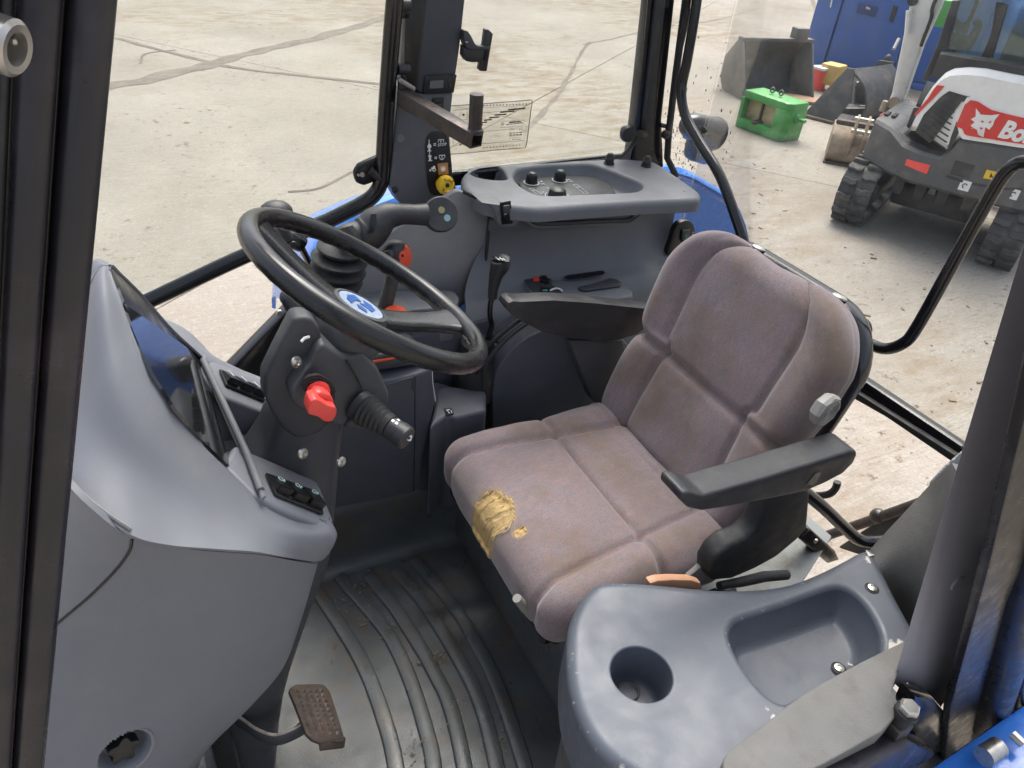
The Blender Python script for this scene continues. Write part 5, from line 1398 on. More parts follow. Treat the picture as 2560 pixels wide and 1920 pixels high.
# stalk with rubber bellows and horn mark
sk = T('indicator_stalk', 'black combination stalk with rubber bellows and a white horn mark on its end', 'stalk', A_(900, 690, .085))
s0, s1 = A_(905, 680, .085), A_(1190, 875, .155)
sdv = (s1 - s0); sl_ = sdv.length; sdv.normalize()
prof = []
for k in range(6): prof += [(.024 - .0012 * k, .008 * k), (.0265 - .0014 * k, .008 * k + .004)]
MB().lathe(s0, sdv, [(.026, -.01)] + prof + [(.017, .05), (0, .05)], 20, cap=False).build('bellows', M['rub'], sk, ang=25)
skh = MB().lathe(s0, sdv, [(.0145, .045), (.0155, .07), (.0175, sl_ * .62), (.0178, sl_ * .8), (.019, sl_ * .81), (.0185, sl_ * .97), (.0165, sl_), (0, sl_)], 24, cap=False)
skh = skh.build('handle', M['arm'], sk, ang=30)
bpy.context.view_layer.update()
e1_, e2_, n_ = frame(sdv)
HP = lambda a, b_: s0 + sdv * (sl_ + .0004) + RIGHT * a * .0085 - DOWN * b_ * .0085
mb = MB(); mb.prism([HP(*p) for p in ((-.9, .15), (-.5, .25), (.35, .75), (.75, .6), (.55, -.2), (.2, -.35), (-.4, -.05), (-.85, -.1))], sdv * .0004); mb.build('horn_mark', M['white'], sk, flat=True)
mb = MB(); mb.prism([HP(*p) for p in ((-.1, .25), (.35, .45), (.4, .1), (.1, -.1))], sdv * .0006); mb.build('horn_mark', M['black'], sk, flat=True)
for (u, v) in ((1095, 757), (1118, 772), (1105, 735), (1130, 752)):
    p, nr_ = on(skh, *Z7(u, v), .0002)
    if p is not None: MB().boxf(p, sdv * .0022, nr_.cross(sdv) * .0022, nr_ * .0003).build('stalk_mark', M['white'], sk)
# black lever on the far side of the column (partly behind the wheel)
ll = T('shuttle_lever', 'black angled lever behind the steering wheel rim, left of the hub', 'lever', at(*Z6(520, 900), y=-.03))
MB().tube([at(*Z6(490, 870), y=-.03), at(*Z6(560, 960), y=-.02), at(*Z6(640, 1040), y=-.01), at(*Z6(700, 1110), y=.0)], [.012, .017, .017, .015], 14).build('handle', M['arm'], ll)
MB().ball(at(*Z6(492, 872), y=-.03), .0125, 12).build('tip', M['dark'], ll)
p = at(*Z6(598, 905), y=.0); MB().boxf(p, RIGHT * .004, DOWN * .004, FWD * .0008).build('white_mark', M['white'], ll)
# ================================================================== DASHBOARD
db = T('dashboard', 'moulded blue grey dashboard cowl with hooded instrument lens and rocker switches', 'dashboard', (.85, 0, .0))
rn = Vector((1, 0, -.355)); rp0 = Vector((.695, 0, .886))
RM = lambda px, py, o_=0: atp(px, py, rp0 + rn.normalized() * o_, rn)
near_rim = [at(271, 662, y=.0), at(283, 698, y=.02), at(298, 738, y=.042), at(328, 823, y=.078), at(361, 900, y=.108), at(425, 1010, y=.14), at(508, 1114, y=.152), at(582, 1185, y=.159), at(640, 1238, y=.165)]
mid1 = [at(245, 664, y=-.004), at(243, 708, y=.03), at(248, 770, y=.065), at(265, 875, y=.11), at(292, 970, y=.148), at(366, 1082, y=.182), at(462, 1172, y=.196), at(560, 1240, y=.202), at(640, 1288, y=.206)]
mid2 = [at(195, 720, y=-.02), at(190, 830, y=.04), at(190, 940, y=.09), at(205, 1030, y=.14), at(240, 1100, y=.18), at(320, 1180, y=.214), at(430, 1258, y=.234), at(545, 1308, y=.242), at(640, 1335, y=.24)]
seam = [at(120, 850, y=-.02), at(130, 1000, y=.06), at(140, 1100, y=.13), at(160, 1190, y=.20), at(215, 1258, y=.245), at(325, 1336, y=.284), at(420, 1362, y=.288), at(540, 1372, y=.284), at(645, 1380, y=.272)]
# continue to the shelf end on the right
near_rim += [at(735, 1282, y=.158), at(806, 1304, y=.186), at(822, 1296, y=.17)]
mid1 += [at(740, 1322, y=.208), at(822, 1334, y=.203), at(838, 1322, y=.186)]
mid2 += [at(740, 1362, y=.222), at(824, 1368, y=.205), at(842, 1345, y=.186)]
seam += [at(740, 1398, y=.225), at(798, 1403, y=.198), at(822, 1385, y=.178)]
def mirror(rows): return [[Vector((p.x, -p.y, p.z)) for p in r_] for r_ in rows]
rows = [near_rim, [a.lerp(b_, .12) for a, b_ in zip(near_rim, mid1)], mid1, mid2, seam]
cowl = MB().grid(rows, 5, .0035).build('cowl', M['dash'], db, ang=60)
# far half of the cowl
rows_m = mirror(rows)
MCAM = Vector((CAM.x, -CAM.y, CAM.z))
MB().grid(rows_m, 4, .0035, face=MCAM).build('cowl', M['dash'], db, ang=60)
# top shelf with switch banks, left and right arms
sh_top = [at(612, 1112, y=.085), at(700, 1160, y=.09), at(796, 1203, y=.098), at(812, 1240, y=.128), at(836, 1300, y=.178), at(828, 1318, y=.19), at(800, 1306, y=.19), at(640, 1240, y=.165), at(590, 1195, y=.17), at(560, 1160, y=.16)]
def planar(pts):
    # least disturbance: project on the shelf plane
    p0_ = Vector((.695, 0, .886)); p1_ = Vector((.588, 0, .792)); n_ = (p1_ - p0_).cross(Y_).normalized()
    if n_.z < 0: n_ = -n_
    return n_
sn = planar(None); s0_ = Vector((.695, 0, .886))
SH = lambda px, py, o_=0: atp(px, py, s0_ + sn * o_, sn)
sh_poly = [SH(590, 1110), SH(625, 1128), SH(700, 1160), SH(794, 1202), SH(806, 1225), SH(836, 1300), SH(833, 1316), SH(815, 1314), SH(735, 1283), SH(640, 1240), SH(560, 1160)]
MB().prism(sh_poly, -sn * .055, .007, 3).build('switch_shelf', M['dash'], db, ang=50)
MB().prism([Vector((p.x, -p.y, p.z)) for p in sh_poly], -sn * .055, .007, 3).build('switch_shelf', M['dash'], db, ang=50)
# bezel bar below the lens
MB().tube([SH(508, 900, .008), SH(560, 1010, .008), SH(620, 1140, .008), SH(652, 1225, .008)], .0052, 12).build('bezel_bar', M['rcons'], db)
MB().tube([SH(505, 897, -.004), SH(545, 1000, -.004), SH(600, 1125, -.004), SH(638, 1222, -.004)], .004, 8).build('bezel_gap', M['black'], db)
MB().prism([SH(637, 1205, .003), SH(648, 1200, .003), SH(662, 1248, .003), SH(650, 1252, .003)], sn * .006, .002).build('lens_clip', M['dash'], db)
MB().prism([SH(502, 893, .003), SH(512, 888, .003), SH(520, 915, .003), SH(512, 920, .003)], sn * .006, .002).build('lens_clip', M['dash'], db)
# lens, and a black sheet painting in the shade inside the hood
lens_n = Vector((1, 0, -.385)); lens_p = Vector((.703, 0, .890))
LP = lambda px, py: atp(px, py, lens_p, lens_n)
lz = MB().prism([LP(*p) for p in ((313, 760), (330, 820), (352, 872), (385, 935), (440, 1022), (500, 1095), (560, 1152), (624, 1210), (560, 1045), (497, 889))], lens_n.normalized() * .004).build('instrument_lens', M['lens'], db)
far_rim = [Vector((p.x, -p.y, p.z)) + Vector((.003, .002, -.001)) for p in near_rim]
far_in = [LP(*p) + lens_n.normalized() * .003 for p in ((313, 760), (322, 768), (335, 776), (365, 797), (400, 820), (435, 845), (465, 866), (485, 880), (497, 889))]
MB().grid([far_rim, far_in], 3).build('hood_shade_sheet', M['black'], db)
# dial rings behind the lens edge
# rocker switches
def rocker_bank(corner, n_, marks, sgn=1):
    """corner: four places of the photograph (far-front, near-front, near-rear, far-rear)"""
    c = [SH(*p, .0015) for p in corner]
    bz = MB().prism(c, sn * .005, .002).build('switch_bezel', M['black'], db)
    for k in range(n_):
        t0, t1 = (k + .08) / n_, (k + .92) / n_
        a = c[0].lerp(c[3], t0); d_ = c[0].lerp(c[3], t1); bq = c[1].lerp(c[2], t0); e_ = c[1].lerp(c[2], t1)
        q = [a.lerp(bq, .12), a.lerp(bq, .88), d_.lerp(e_, .88), d_.lerp(e_, .12)]
        mbs = MB(); b2 = bmesh.new()
        hs = [.006, .015, .015, .006] if True else 0
        lo = [b2.verts.new(p + sn * .004) for p in q]
        hi = [b2.verts.new(p + sn * h_) for p, h_ in zip(q, (.007, .017, .017, .007))]
        b2.faces.new(lo); b2.faces.new(hi[::-1])
        for j in range(4): b2.faces.new((lo[j], lo[(j + 1) % 4], hi[(j + 1) % 4], hi[j]))
        bmesh.ops.recalc_face_normals(b2, faces=b2.faces)
        bmesh.ops.bevel(b2, geom=b2.edges[:], offset=.0012, segments=2, affect='EDGES', clamp_overlap=True)
        mbs._merge(b2); rk_ = mbs.build('rocker_switch', M['black'], bz)
        cen_ = q[0].lerp(q[2], .5).lerp(q[0].lerp(q[3], .5), .45)
        eu = (q[3] - q[0]).normalized(); ev = (q[1] - q[0]).normalized()
        nr_ = eu.cross(ev)
        if nr_.z < 0: nr_ = -nr_
        top = cen_ + sn * .0118
        m_ = M['white'] if marks == 'w' else mat_print
        mk = MB()
        if marks == 'w':
            mk.boxf(top, (eu * .5 + ev * .8).normalized() * .007, (eu * .8 - ev * .5).normalized() * .0008, sn * .0004)
        else:
            mk.tube([top + (eu * math.cos(x) + ev * math.sin(x)) * .0036 for x in [i * .5236 for i in range(12)]], .0007, 5, True)
            for j in range(3): mk.boxf(top + eu * (.004 + .0015 * j) + ev * (.003 - .0015 * j), ev * .0022, eu * .0005, sn * .0004)
        mk.build('switch_print', m_, bz, flat=True)
mat_print = mat('pale_green_print', (.5, .68, .6), .5)
rocker_bank([(660, 1186), (684, 1240), (806, 1290), (788, 1232)], 3, 'g')
rocker_bank([(545, 926), (562, 966), (662, 1008), (640, 968)], 3, 'w')
# lower body: near side
low_rows = [
    [at(150, 1190, y=.232), at(218, 1262, y=.262), at(328, 1342, y=.280), at(480, 1374, y=.282), at(640, 1386, y=.268), at(735, 1402, y=.222), at(790, 1410, y=.188), at(792, 1405, y=.12)],
    [at(125, 1400, y=.24), at(205, 1430, y=.258), at(320, 1465, y=.268), at(470, 1500, y=.266), at(600, 1515, y=.25), at(705, 1530, y=.214), at(752, 1540, y=.178), at(756, 1535, y=.11)],
    [at(110, 1560, y=.245), at(190, 1590, y=.256), at(305, 1620, y=.262), at(440, 1650, y=.257), at(560, 1665, y=.242), at(650, 1672, y=.212), at(702, 1672, y=.180), at(712, 1660, y=.11)],
    [at(100, 1720, y=.262), at(180, 1750, y=.268), at(285, 1770, y=.268), at(400, 1780, y=.260), at(505, 1782, y=.245), at(575, 1778, y=.22), at(622, 1770, y=.19), at(640, 1740, y=.11)],
    [at(95, 1880, y=.285), at(165, 1890, y=.285), at(260, 1900, y=.283), at(350, 1905, y=.275), at(415, 1905, y=.262), at(465, 1900, y=.24), at(505, 1890, y=.205), at(540, 1840, y=.11)],
    [at(70, 2120, y=.32), at(140, 2120, y=.32), at(220, 2120, y=.315), at(290, 2110, y=.305), at(340, 2095, y=.29), at(385, 2060, y=.265), at(430, 2020, y=.22), at(480, 1960, y=.11)],
    [at(40, 2420, y=.36), at(120, 2420, y=.36), at(180, 2420, y=.355), at(240, 2400, y=.345), at(280, 2380, y=.33), at(320, 2330, y=.30), at(360, 2290, y=.25), at(420, 2200, y=.11)]]
lcov = MB().grid(low_rows, 5, .008).build('lower_cover', M['dash'], db, ang=60)
MB().grid(mirror(low_rows), 3, .008, face=MCAM).build('lower_cover', M['dash'], db, ang=60)
MB().box((.80, 0, .45), (.04, .26, .8), None, .01).build('inner_frame', M['black'], db)
# panel joints
def onlow(px, py, y): return at(px, py, y=y)
bpy.context.view_layer.update()
def onpath(o, pts, lift): return [p for p in (on(o, *q, lift)[0] for q in pts) if p is not None]
dense = lambda pts, n=5: [(p.x, p.y) for p in crm([Vector((a, b, 0)) for a, b in pts], n)]
MB().tube(onpath(lcov, dense([(330, 1348), (322, 1380), (285, 1430), (225, 1490), (160, 1545), (125, 1575)]), -.0004), .0020, 6).build('panel_joint', M['black'], db)
MB().tube(onpath(cowl, dense([(164, 1176), (180, 1205), (215, 1243), (270, 1288), (326, 1325)]), .001), .0042, 8, flat=(Z_, .5)).build('trim_strip', mat('scuffed_trim_strip', (.26, .26, .26), .4), db)
# bulge of the lower cover and small black clip
MB().ball(at(640, 1625, y=.135), .058, 20, (.75, .5, 1.2)).build('cover_bulge', M['dash'], db)
MB().ball(at(728, 1552, y=.12), .012, 10, (.8, 1, 1.4)).build('black_clip', M['black'], db)
# recessed star knob, sunk in a hole of the lower cover
bpy.context.view_layer.update()
kc, kn_ = on(lcov, 312, 1880)
kn_ = (kn_ + Y_ * .2 + Z_ * .15).normalized()
e1_, e2_, kn_ = frame(kn_)
bb = bmesh.new(); bb.from_mesh(lcov.data)
bmesh.ops.subdivide_edges(bb, edges=[e for e in bb.edges if (e.verts[0].co + BASE[lcov.name] - kc).length < .07], cuts=3, use_grid_fill=True)
bmesh.ops.delete(bb, geom=[f for f in bb.faces if (f.calc_center_median() + BASE[lcov.name] - kc).length < .034], context='FACES')
bb.to_mesh(lcov.data); bb.free()
rb2 = MB().lathe(kc, kn_, [(.0385, -.002), (.0375, .0022), (.034, .0012), (.031, -.006), (.029, -.016), (.022, -.024), (0, -.025)], 36, cap=False).build('knob_recess', M['dash'], db)
star = []
for k in range(50):
    a = 2 * math.pi * k / 50; r_ = .0175 + .0035 * math.cos(5 * a); star.append(kc - kn_ * .020 + (e1_ * math.cos(a) + e2_ * math.sin(a)) * r_)
MB().prism(star, kn_ * .018, .002).build('star_knob', M['black'], rb2)
# ================================================================== RIGHT CONSOLE
Zc = zm(.3165, 1100, 380)
rc = T('right_console', 'dark grey right hand console with a moulded tray top and control knobs', 'console', (-.3, -.62, .2))
ZT = .915
def tp(u, v, z=ZT): p = at(*Zc(u, v), z=z); return (p.x, p.y)
outer = [tp(*p) for p in ((165, 235), (200, 330), (330, 405), (480, 440), (640, 458), (800, 468), (1000, 452), (1300, 432), (1600, 412), (1900, 400), (2040, 392), (2058, 365), (2045, 330), (1900, 225), (1740, 118), (1690, 95), (1640, 85), (1380, 68), (1000, 88), (600, 108), (330, 130), (240, 150), (190, 180))]
rec = [tp(*p) for p in ((585, 215), (600, 175), (640, 150), (800, 128), (1000, 118), (1180, 118), (1290, 145), (1420, 195), (1560, 250), (1600, 285), (1570, 318), (1500, 335), (1300, 345), (1050, 355), (880, 362), (760, 352), (680, 315), (620, 270))]
cup = [tp(*p) for p in ((238, 180), (290, 152), (380, 138), (450, 137), (495, 160), (525, 215), (520, 238), (440, 242), (340, 230), (270, 210))]
mb = MB()
plate(mb, smooth2(outer, 4), [(smooth2(rec, 4), .012, .045, .012), (smooth2(cup, 4), .007, .06, .004)], X_, Y_, Z_, Vector((0, 0, ZT + .008)), er=.017, skirt=.036, seg=5)
top = mb.build('tray_top', M['rcons'], rc, ang=50)
# knob panel lying in the recess
kp = [at(*Zc(*p), z=ZT - .022) for p in ((600, 205), (625, 170), (800, 140), (1180, 128), (1250, 160), (1330, 240), (1390, 320), (1300, 345), (900, 372), (740, 352), (650, 300))]
kpn = MB().prism(kp, Z_ * -.012, .003).build('knob_panel', M['dark'], rc)
def dial(u, v, r_, h_, sc=1):
    c = at(*Zc(u, v), z=ZT - .021)
    k = MB().lathe(c, Z_, [(r_ * 1.02, 0), (r_ * 1.05, h_ * .2), (r_, h_ * .55), (r_ * .86, h_ * .8), (r_ * .6, h_ * .95), (r_ * .25, h_ * 1.02), (0, h_ * 1.03)], 10).build('dial_knob', M['black'], rc, ang=25)
    a = [R(-60 + i * 22) for i in range(12)]
    MB().tube([c + Z_ * .0012 + (X_ * math.cos(x) + Y_ * math.sin(x)) * r_ * 1.35 for x in a], .0011, 5).build('dial_mark', M['white'], kpn)
    c2 = c + Z_ * .0012 - X_ * r_ * 1.7 + Y_ * r_ * 1.1
    mb = MB(); q = [c2 + X_ * .007, c2 - X_ * .004 - Y_ * .005, c2 - X_ * .003 + Y_ * .006]
    for i in range(3): mb.tube([q[i], q[(i + 1) % 3]], .0006, 5)
    mb.build('dial_mark', M['white'], kpn)
    return k
dial(722, 245, .0155, .030); dial(945, 225, .0155, .030); dial(925, 350, .0235, .024)
for (u, v) in ((800, 232), (672, 242), (850, 285), (815, 318), (1018, 218), (650, 215), (658, 185)):
    c = at(*Zc(u, v), z=ZT - .0212); MB().boxf(c, X_ * .0028, Y_ * .0016, Z_ * .0004).build('panel_print', M['white'], kpn)
for (a, b_) in (((700, 290), (775, 338)), ((1050, 258), (1140, 330))):
    p, q = at(*Zc(*a), z=ZT - .0212), at(*Zc(*b_), z=ZT - .0212)
    mb = MB(); d_ = (q - p); w_ = Vector((d_.x * .42, 0, 0)); ww = Vector((0, 0, 0))
    w_ = X_ * -.012
    lp_ = [p, p + w_, q + w_, q]
    for i in range(4): mb.tube([lp_[i], lp_[(i + 1) % 4]], .0006, 5)
    mb.tube([p.lerp(q, .3) + w_ * .5 + (X_ * math.cos(x) + Y_ * math.sin(x)) * .004 for x in [i * .6283 for i in range(10)]], .0006, 5, True)
    mb.build('panel_print', M['white'], kpn)
for (u, v) in ((645, 165), (1195, 135)):
    MB().lathe(at(*Zc(u, v), z=ZT - .0215), Z_, [(.0035, 0), (.003, .001), (0, .001)], 8).build('panel_screw', M['black'], kpn)
MB().lathe(at(*Zc(1928, 312), z=ZT + .0075), Z_, [(.0045, 0), (.0035, .0008), (0, .0006)], 10).build('panel_screw', M['rub'], rc)
for (u, v) in ((1335, 92), (1627, 112)):
    c = at(*Zc(u, v), z=ZT + .008)
    MB().lathe(c, Z_, [(.015, -.002), (.0155, .002), (.0155, .003), (.0125, .004), (.0125, .014), (.0135, .0145), (.0125, .0155), (.0115, .022), (.007, .029), (0, .031)], 18, cap=False).build('rubber_stop', M['rub'], rc)
# switch housing dropping from the lip
sq = [at(*Zc(*p), y=-.545) for p in ((330, 400), (480, 420), (660, 440), (645, 465), (615, 560), (590, 590), (490, 590), (462, 560), (440, 470), (400, 420))]
shh = MB().prism(sq, Y_ * -.06, .008, 3).build('switch_housing', M['rcons'], rc)
MB().prism([at(*Zc(*p), y=-.5445) for p in ((468, 395), (555, 382), (572, 562), (487, 572))], Y_ * .003, .001).build('switch_bezel', M['black'], shh)
r1 = MB().prism([at(*Zc(*p), y=-.541) for p in ((492, 420), (545, 412), (548, 475), (496, 484))], Y_ * .006, .002).build('rocker_switch', M['dark'], shh)
MB().prism([at(*Zc(*p), y=-.541) for p in ((497, 488), (548, 478), (554, 540), (503, 549))], Y_ * .002, .001).build('rocker_switch', M['black'], shh)
MB().boxf(at(*Zc(517, 491), y=-.5385), X_ * .003, Z_ * .0008, Y_ * .0004).build('switch_print', M['white'], shh)
# fascia: tall recessed panel, flowing out into the shelf by the seat
Zf = zm(1.1573, 0, 0)
fa_rows = []
for z, y in ((.862, -.600), (.80, -.622), (.74, -.612), (.69, -.575), (.66, -.525), (.60, -.50), (.45, -.495), (.28, -.49), (.1, -.47)):
    r_ = []
    x0_ = -.042 if z > .78 else (-.005 if z > .72 else (.03 if z > .68 else (.05 if z > .63 else .07)))
    for x in (x0_, -.12, -.25, -.4, -.55, -.648):
        r_.append(Vector((x, y, z)))
    fa_rows.append(r_)
MB().grid(fa_rows, 6, .008, flip=True).build('fascia', M['rcons'], rc, ang=70)
# the groove and shelf slot under the lip
mb = MB()
mb.tube(crm([at(*Zc(*p), y=-.592) for p in ((640, 500), (700, 560), (780, 590), (1000, 585), (1250, 572), (1480, 562), (1540, 530), (1610, 480))], 4), .0045, 8)
mb.build('moulded_rib', M['rcons'], rc)
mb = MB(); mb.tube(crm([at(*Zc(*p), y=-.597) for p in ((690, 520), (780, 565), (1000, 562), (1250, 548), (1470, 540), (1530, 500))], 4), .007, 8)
mb.build('groove_shade_bead', M['dark'], rc)  # dark bead colours in the shade of the groove
MB().prism([at(*Zc(*p), y=-.575) for p in ((850, 512), (1480, 466), (1483, 478), (1450, 508), (1350, 505), (1250, 512), (855, 532))], Y_ * -.02, .002).build('pale_tray', M['slab'], rc)
# switch pod on the rear end
pod = MB().prism(crm([at(*Zc(*p), y=-.575) for p in ((1800, 820), (1830, 690), (1860, 600), (1910, 552), (1970, 545), (2010, 590), (2015, 680), (1950, 760))], 4, True), Y_ * -.02, .004).build('switch_pod', M['black'], rc)
MB().prism([at(*Zc(*p), y=-.5745) for p in ((1905, 610), (1968, 605), (1966, 640), (1948, 700), (1915, 715), (1900, 690))], Y_ * .008, .002).build('rocker_switch', M['dark'], pod)
mb = MB(); mb.tube([at(*Zc(*p), y=-.566) for p in ((1950, 650), (1938, 668), (1950, 672), (1938, 690))], .0012, 5); mb.build('switch_print', M['green_l'], pod)
MB().tube([at(*Zc(1997, 643), y=-.5735) + (X_ * math.cos(k) + Z_ * math.sin(k)) * .004 for k in [i * .6283 for i in range(10)]], .0012, 6, True).build('socket_ring', M['steel'], pod)
# small shelf with two rockers, a slot and a lid
ZS = .690
st = [at(*Zc(*p), z=ZS) for p in ((645, 985), (670, 975), (760, 972), (900, 1005), (1050, 1020), (1180, 1015), (1350, 985), (1440, 1040), (1520, 1100), (1525, 1140), (1380, 1160), (800, 1140), (720, 1100), (670, 1040))]
shf = MB().prism(st, Z_ * -.03, .006, 3).build('side_shelf', M['rcons'], rc)
MB().prism([at(*Zc(*p), z=ZS + .001) for p in ((652, 990), (680, 978), (760, 976), (880, 1006), (885, 1055), (960, 1090), (960, 1130), (740, 1110), (680, 1050))], Z_ * .002, .001).build('switch_panel', M['dark'], shf)
MB().prism([at(*Zc(*p), z=ZS + .0035) for p in ((730, 998), (780, 995), (785, 1025), (738, 1028))], Z_ * .005, .0015).build('hazard_rocker', M['red'], shf)
MB().prism([at(*Zc(*p), z=ZS + .0035) for p in ((788, 997), (840, 995), (858, 1045), (800, 1030))], Z_ * .009, .002).build('rocker_switch', M['black'], shf)
MB().prism([at(*Zc(*p), z=ZS + .0035) for p in ((790, 1075), (870, 1078), (872, 1112), (800, 1112))], Z_ * .004, .0015).build('rocker_switch', M['black'], shf)
mb = MB()
for k in range(3): mb.boxf(at(*Zc(815 + 14 * k, 1092), z=ZS + .008), X_ * .0016, Y_ * .003, Z_ * .0003)
mb.build('switch_print', M['green_l'], shf)
MB().prism([at(*Zc(*p), z=ZS + .001) for p in ((980, 990), (1000, 1004), (1290, 968), (1302, 955), (1290, 942), (1270, 940), (1000, 978))], Z_ * .0015).build('slot', M['black'], shf)
MB().prism([at(*Zc(*p), z=ZS + .001) for p in ((1085, 1085), (1100, 1075), (1200, 1055), (1340, 1010), (1400, 1020), (1435, 1050), (1420, 1070), (1150, 1108), (1110, 1100))], Z_ * .006, .002).build('lid', M['dark'], shf)
MB().tube(crm([at(*Zc(*p), z=ZS + .008) for p in ((870, 1095), (910, 1078), (950, 1085), (965, 1100))], 4), .0025, 6).build('white_cable', M['white'], shf)
# ---- wheel arch drum beside the seat, with black edging
dr_ = [at(1232, 990, y=-.40), at(1240, 935, y=-.40), at(1262, 895, y=-.40), at(1310, 850, y=-.40), at(1370, 825, y=-.40), at(1450, 815, y=-.40), at(1560, 850, y=-.40), at(1640, 950, y=-.40), at(1640, 1150, y=-.40), at(1232, 1150, y=-.40)]
da = T('side_drum', 'smooth dark grey rounded arch cover between seat and right console', 'cover', (-.2, -.45, .2))
MB().prism(crm(dr_[:7], 5) + dr_[7:], Y_ * -.12, .015, 3).build('arch_panel', mat('blue_grey_arch', (.075, .082, .098), .5, bump=.15, bscale=900, var=.08), da, ang=50)
for k, (o1, o2, w_, mm) in enumerate(((-14, -10, .006, 'rub'), (-30, -22, .007, 'gloss'))):
    MB().tube(crm([at(1215 + o1 * .6, 1000, y=-.405 - .01 * k), at(1225 + o1, 930 + o2, y=-.405 - .01 * k), at(1258 + o1, 880 + o2, y=-.405 - .01 * k), at(1305 + o1 * .9, 835 + o2, y=-.405 - .01 * k), at(1370 + o1, 800 + o2, y=-.405 - .01 * k), at(1450, 790 + o2, y=-.405 - .01 * k)], 5), w_, 8).build('edging', M[mm], da)
# ---- grey felt lining behind the levers
fl = T('felt_lining', 'dusty grey foam lining panel behind the levers, with a black edge', 'lining panel', (.2, -.62, .6))
Zl = zm(.3255, 560, 460)
fp_ = [at(*Zl(*p), y=-.625) for p in ((1700, 110), (1780, 60), (1850, 70), (1990, 150), (2032, 205), (2020, 400), (2005, 560), (1980, 680), (1935, 780), (1870, 870), (1800, 935), (1700, 960), (1000, 1000), (800, 900), (930, 560), (1150, 470), (1350, 330), (1550, 250))]
MB().prism(crm(fp_[:12], 4) + fp_[12:], Y_ * -.02, .005).build('panel', M['felt'], fl)
MB().tube(crm([at(*Zl(*p), y=-.618) for p in ((1840, 60), (1960, 120), (2035, 200), (2028, 400), (2012, 560), (1985, 685), (1940, 785), (1875, 875), (1790, 950))], 5), .0045, 8).build('edge_strip', M['rub'], fl)
cs = [at(*Zl(*p), z=.70) for p in ((960, 850), (1050, 825), (1400, 815), (1720, 815), (1790, 850), (1800, 900), (1740, 940), (1500, 960), (1240, 985), (980, 980), (850, 950))]
MB().prism(crm(cs, 3, True), Z_ * -.1, .012, 3).build('lever_base', M['rcons'], fl)
# ---- lower lever tower to the right of the column
Z7_ = Z7
lt = T('lever_tower', 'dark blue grey lever tower with orange slot trim beside the column', 'console', (.3, -.36, 0))
mtw = mat('dark_slate_plastic', (.06, .066, .082), .5, bump=.2, bscale=900, var=.08)
face = [at(*Z7(*p), y=-.335) for p in ((560, 430), (820, 430), (1040, 500), (1130, 485), (1230, 460), (1300, 440), (1340, 415), (1358, 440), (1370, 620), (1340, 790), (1290, 1000), (1280, 1200), (1220, 1225), (1000, 1275), (800, 1310), (640, 1340), (560, 900))]
MB().prism(face, Y_ * -.18, .012, 3).build('tower_body', mtw, lt, ang=50)
MB().tube([at(*Z7(1238, 470), y=-.3345), at(*Z7(1238, 800), y=-.3345), at(*Z7(1228, 1218), y=-.3345)], .0012, 6).build('panel_joint', M['black'], lt)
MB().tube(crm([at(*Z7(*p), y=-.334) for p in ((1050, 525), (1150, 495), (1215, 478), (1226, 490), (1230, 560))], 4), .0022, 6).build('hatch_edge', mtw, lt)
MB().tube(crm([at(*Z7(*p), y=-.333) for p in ((1350, 430), (1352, 500), (1360, 560), (1372, 630))], 4), .0008, 5).build('pale_scratch', M['white'], lt)
tz = .70
MB().prism([at(*Z7(*p), y=-.36) for p in ((900, 385), (980, 440), (1120, 420), (1260, 400), (1340, 370), (1300, 330), (1100, 320), (960, 350))], Y_ * -.10 , .008).build('tower_top', M['dark'], lt)
MB().prism([at(*Z7(*p), y=-.352) for p in ((955, 372), (1170, 338), (1172, 347), (958, 386))], Y_ * -.004, .001).build('orange_trim', M['orange'], lt)
MB().prism([at(*Z7(*p), y=-.354) for p in ((930, 325), (1100, 318), (1100, 326), (932, 334))], Y_ * -.003, .001).build('pale_trim', M['knobg'], lt)
# shelf to the right of the tower with the park brake sign
bs = [at(*Z7(*p), z=.50) for p in ((1330, 800), (1440, 720), (1500, 735), (1700, 690), (1700, 560), (1420, 520), (1372, 560), (1370, 640))]
MB().prism(bs, Z_ * -.30, .01, 3).build('brake_shelf', mtw, lt)
MB().prism([at(*Z7(*p), z=.502) for p in ((1422, 680), (1470, 672), (1492, 712), (1442, 720))], Z_ * .001).build('sign_plate', M['black'], lt)
mb = MB()
for a, b_ in (((1438, 690), (1462, 684)), ((1450, 695), (1462, 708)), ((1470, 690), (1478, 706))): mb.tube([at(*Z7(*a), z=.5035), at(*Z7(*b_), z=.5035)], .0012, 5)
mb.build('sign_print', M['white'], lt)
MB().prism([(-.02, -.50, -.02), (.56, -.50, -.02), (.56, -.50, .40), (.42, -.50, .62), (-.02, -.50, .64)], (0, -.06, 0), .01).build('back_wall', mtw, lt)
MB().prism([at(*Z7(*p), y=-.395) for p in ((1290, 790), (1380, 640), (1480, 640), (1560, 660), (1500, 1100), (1430, 1180), (1270, 1215))], Y_ * -.10, .01).build('step_wall', mtw, lt)
# dark round boot behind the wheel rim
bt_ = MB().lathe(at(1185, 985, z=.45), Z_, [(.055, 0), (.055, .05), (.048, .10), (.04, .16)], 20).build('lever_boot', M['rub'])
tag(bt_, 'black round rubber boot on the floor shelf below the steering wheel rim', 'boot')
